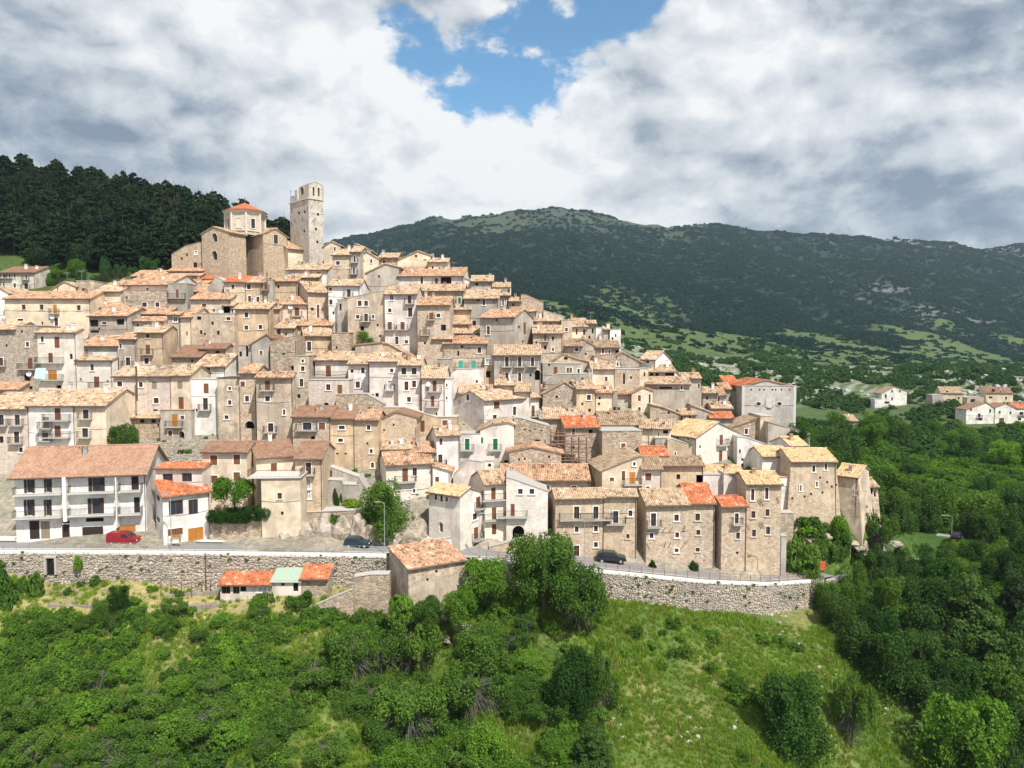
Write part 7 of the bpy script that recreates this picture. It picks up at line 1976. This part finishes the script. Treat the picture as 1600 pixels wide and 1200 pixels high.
um = [crown('undergrowth_clump', 90 + i, 900, .085, ('leaf_mid', 'leaf_bright', 'leaf_mid')[i], 7, zlo=0, asp=.8) for i in range(3)]
instancer('undergrowth', g, sc, um)
def f_vund(r_, n):
    x = r_.uniform(1236, 1950, n); D = np.exp(r_.uniform(math.log(108), math.log(300), n)); w = np.interp(x, WX, WD); ok = (D > w + 7) & ~((x > 1400) & (x < 1560) & (D > 124) & (D < 140)); return x[ok], D[ok], r_.uniform(.5, 1.9, ok.sum())
g, sc = scatter_pts(9000, f_vund, 21); instancer('valley_undergrowth', g, sc, um)
wx = np.concatenate([nrg.uniform(-50, 606, 70), nrg.uniform(800, 1285, 90)]); wp = []
for x in wx:
    p = wall_pt(x, -.12); hb = (float(np.interp(x, WX, WB)) - float(np.interp(x, WX, WT))) / F * wd(x); f = nrg.random(); p[2] -= hb * (f ** 1.5) * .95 + .1; wp.append(p)
instancer('wall_weeds', wp, nrg.uniform(.10, .34, len(wp)), um)
def f_edge(r_, n):
    x = r_.uniform(1480, 1950, n); D = r_.uniform(60, 130, n); return x, D, r_.uniform(.8, 2.2, n)
g, sc = scatter_pts(2600, f_edge, 31); instancer('wood_undergrowth', g, sc, um)
def f_flower(r_, n):
    x = r_.uniform(-60, 1300, n); D = r_.uniform(66, 97, n); return x, D, r_.uniform(.3, .9, n)
# foliage at the foot of walls and among the rubble of the village
def f_vill(r_, n):
    x = r_.uniform(160, 1400, n); D = r_.uniform(100, 150, n); w = np.interp(x, WX, WD); s_ = np.interp(x, [160, 1200, 1240, 1400], [.25, .2, 1, 1]); ok = (D > w + 8) & (r_.random(n) < s_) & ~((x > 1180) & (D > 136)); return x[ok], D[ok], r_.uniform(.2, .7, ok.sum()) * np.where(x[ok] > 1220, 1.6, 1)
g, sc = scatter_pts(2600, f_vill, 4); instancer('weeds', g, sc, um)

# far woods
far = [crown('far_tree', 100 + i, 170, .22, 'leaf_far', 7, zlo=0, asp=.6, up=2.2) for i in range(3)]
shr = [crown('shrub_tree', 110 + i, 420, .14, 'leaf_shrubland', 8, zlo=0, asp=1.1) for i in range(4)]
def f_mount(r_, n):
    x = r_.uniform(520, 1820, n); D = np.exp(r_.uniform(math.log(760), math.log(2680), n)); y = ground_px(x, D); X = (x - 800) / F * D
    top = np.interp(x, CRX, CRY); n3 = np.array([fbm((a * .006, b_ * .004, 1.3), 3) for a, b_ in zip(X, D)]); n4 = np.array([fbm((a * .004, b_ * .004, 7.3), 3) for a, b_ in zip(X, D)])
    dens = np.ones(len(x)); t = np.clip(1.15 - (D - 950) / 400 + n3 * 2.0, 0, 1); dens *= 1 - t * .95
    bare = np.where((x > 680) & (x < 1110), np.clip(1.15 - (y - top) / 26 + n4 * .9, 0, 1), 0); dens *= 1 - bare * .95
    rocky = np.where(x > 1150, np.clip(n4 * 3.2 - 1.15 + np.maximum(0, (12 - (y - top)) / 14), 0, 1), 0); dens *= 1 - rocky * .6
    ok = r_.random(len(x)) < dens; return x[ok], D[ok], r_.uniform(4.5, 8.0, ok.sum()) * (D[ok] / 1800) ** .35
g, sc = scatter_pts(75000, f_mount, 5); g[:, 2] -= 3.0; instancer('mountain_forest', g, sc, far)
def f_mid(r_, n):
    x = r_.uniform(780, 1850, n); D = np.exp(r_.uniform(math.log(215), math.log(900), n)); y = ground_px(x, D); X = (x - 800) / F * D
    nn = np.array([fbm((a * .02, b_ * .016, 5.5), 4) for a, b_ in zip(X, D)])
    dens = np.clip(.42 + nn * 2.0, 0.02, 1); dens = np.where(D < 300, np.clip(.75 + nn, .2, 1), dens); dens = np.where(D > 620, np.clip(.12 + nn * 1.6, 0.01, 1), dens)
    vil = ((x > 1355) & (D > 306) & (D < 330)) | ((x > 1350) & (D > 372) & (D < 392)) | ((x > 1280) & (x < 1360) & (D > 285) & (D < 312)); dens = np.where(vil, .08, dens); dens = np.where((x < 1270) & (D < 300), 0, dens)
    dens = np.where((D > 325) & (D < 372) & (x < 1480), dens * .22, dens)
    ok = r_.random(len(x)) < dens; D2 = D[ok]; return x[ok], D2, r_.uniform(1.5, 4.6, ok.sum()) * np.where(D2 < 330, .75, 1.0)
g, sc = scatter_pts(12000, f_mid, 6); g[:, 2] -= .4; instancer('valley_scrub', g, sc, shr)
def f_leftfar(r_, n):
    x = r_.uniform(-150, 420, n); D = r_.uniform(300, 345, n); return x, D, r_.uniform(2.4, 4.6, n)
g, sc = scatter_pts(500, f_leftfar, 7); instancer('hilltop_scrub', g, sc, far)

# rocks
def rockmesh(name, seed, mat, subdiv=2):
    import bmesh
    bm = bmesh.new(); bmesh.ops.create_icosphere(bm, subdivisions=subdiv, radius=1.0)
    for v in bm.verts:
        n = v.co.normalized(); k = 1 + .38 * fbm((n.x * 1.4 + seed * 7, n.y * 1.4, n.z * 1.4), 4); v.co = Vector((n.x * k, n.y * k * .8, n.z * k * .7))
        v.co.x = round(v.co.x * 5) / 5 * .5 + v.co.x * .5; v.co.z = round(v.co.z * 5) / 5 * .5 + v.co.z * .5
    me = bpy.data.meshes.new(name); bm.to_mesh(me); bm.free(); me.materials.append(MATS[mat]); return me
RK = [rockmesh('rock', i, 'rock', 3) for i in range(4)]; KR = [rockmesh('karst_rock', 9 + i, 'karst', 2) for i in range(4)]; RB = [rockmesh('rubble_stone', 20 + i, 'rubble', 1) for i in range(4)]
for i, (px, y, D, w, h) in enumerate(((425, 846, 104.6, 30, 16), (446, 842, 104.8, 38, 26), (474, 838, 105, 36, 36), (503, 836, 105.2, 38, 44), (533, 838, 105.2, 38, 42), (560, 838, 105.4, 34, 44), (584, 842, 105.4, 34, 38), (612, 846, 105.2, 36, 28), (634, 844, 106, 36, 36), (652, 836, 107.4, 32, 40), (492, 848, 104.4, 34, 12), (545, 848, 104.6, 34, 12))):
    p = P(px, y, D); k = D / F
    o_ = obj('boulder', RK[i % 4], None, p, rng.uniform(0, 6), (w * .62 * k, 1.7, h * 1.05 * k)); setp(o_, 'grey tan rock outcrop beside the road between the cream tower block and the steps', 'rock', 'rock outcrops beside the road')
for i, (px, y, D, w, h) in enumerate(((1272, 832, 117.5, 24, 12), (1290, 838, 117, 20, 10), (1268, 845, 116, 18, 10), (1332, 850, 117.5, 22, 10), (1346, 858, 116.5, 20, 8), (1318, 858, 116, 22, 8), (1400, 850, 122, 20, 10))):
    p = P(px, y, D); k = D / F; o_ = obj('boulder', RK[i % 4], None, p, rng.uniform(0, 6), (w * .5 * k, 1.2, h * .7 * k)); setp(o_, 'pale rock on the mound below the bastion', 'rock', 'pale rocks below the bastion')
for i, (px, y, w, h) in enumerate(((664, 1012, 40, 16), (690, 1004, 40, 14), (718, 995, 34, 12), (640, 1022, 30, 14), (728, 985, 24, 14))):
    p = ground_hit(px, y); k = p[1] / F; o_ = obj('boulder', RK[i % 4], None, p, rng.uniform(0, 6), (w * .5 * k, .9, h * .7 * k)); setp(o_, 'ochre earth and rock bank in the middle of the slope', 'rock', 'bare bank in the middle of the slope')
def f_rock(r_, n):
    c = [(1218, 960), (1160, 940), (1225, 995), (1270, 1060), (1285, 1070), (1225, 1065), (1370, 1080), (965, 1110), (975, 1150), (880, 1145), (1075, 1138), (1070, 1155), (830, 1130), (1110, 1150), (1150, 1140), (1290, 1095), (935, 1135), (1310, 1060), (1390, 1120)]
    k = r_.integers(0, len(c), n); xs, Ds = [], []
    ch_ = [ground_hit(*q_) for q_ in c]
    for i in k:
        x, y = c[i]; xs.append(x + r_.normal(0, 12)); Ds.append(ch_[i][1] + r_.normal(0, .9))
    return np.array(xs), np.array(Ds), np.abs(r_.normal(.12, .13, n)) + .05
g, sc = scatter_pts(120, f_rock, 11); instancer('slope_rocks', g, sc, KR)
def f_karst(r_, n):
    x = r_.uniform(960, 1700, n); D = r_.uniform(300, 620, n); X = (x - 800) / F * D; nn = np.array([fbm((a * .03, b_ * .02, 2.2), 4) for a, b_ in zip(X, D)])
    D0 = np.interp(x, [960, 1200, 1700], [330, 400, 400]); ok = (nn > .04) & (D > D0); return x[ok], D[ok], np.abs(r_.normal(.5, .7, ok.sum())) + .25
g, sc = scatter_pts(5200, f_karst, 12); instancer('karst_rocks', g, sc, KR)
def f_rub(r_, n):
    x = r_.uniform(160, 470, n); D = r_.uniform(106, 126, n); x2 = r_.uniform(560, 640, n // 4); D2 = r_.uniform(108, 118, n // 4); x = np.r_[x, x2]; D = np.r_[D, D2]; return x, D, r_.uniform(.08, .32, len(x))
g, sc = scatter_pts(9000, f_rub, 13); instancer('rubble', g, sc, RB)
def f_pinerock(r_, n):
    x = r_.uniform(-60, 330, n); D = r_.uniform(290, 336, n); return x, D, np.abs(r_.normal(.8, .8, n)) + .3
g, sc = scatter_pts(400, f_pinerock, 14); instancer('hill_rocks', g, sc, KR)

# ------------------------------------------------------------------ the air
hz = MB(); hz.box(-3200, 4200, -60, 3600, -75, 700, 'hole'); hm_ = hz.mesh('haze'); hm_.materials.clear()
hmat = bpy.data.materials.new('air'); hmat.use_nodes = True; nt = hmat.node_tree; nt.nodes.clear()
out = nt.nodes.new('ShaderNodeOutputMaterial'); pv = nt.nodes.new('ShaderNodeVolumePrincipled'); pv.inputs['Color'].default_value = (0.62, 0.82, 1.0, 1); pv.inputs['Density'].default_value = 0.00007; pv.inputs['Anisotropy'].default_value = 0.2
nt.links.new(pv.outputs[0], out.inputs['Volume']); hm_.materials.append(hmat)
haze = obj('haze', hm_); haze['kind'] = 'stuff'

for o_ in list(COL.objects):
    if o_.parent is None and 'kind' not in o_ and o_.type in ('EMPTY', 'MESH'): o_['kind'] = 'thing'
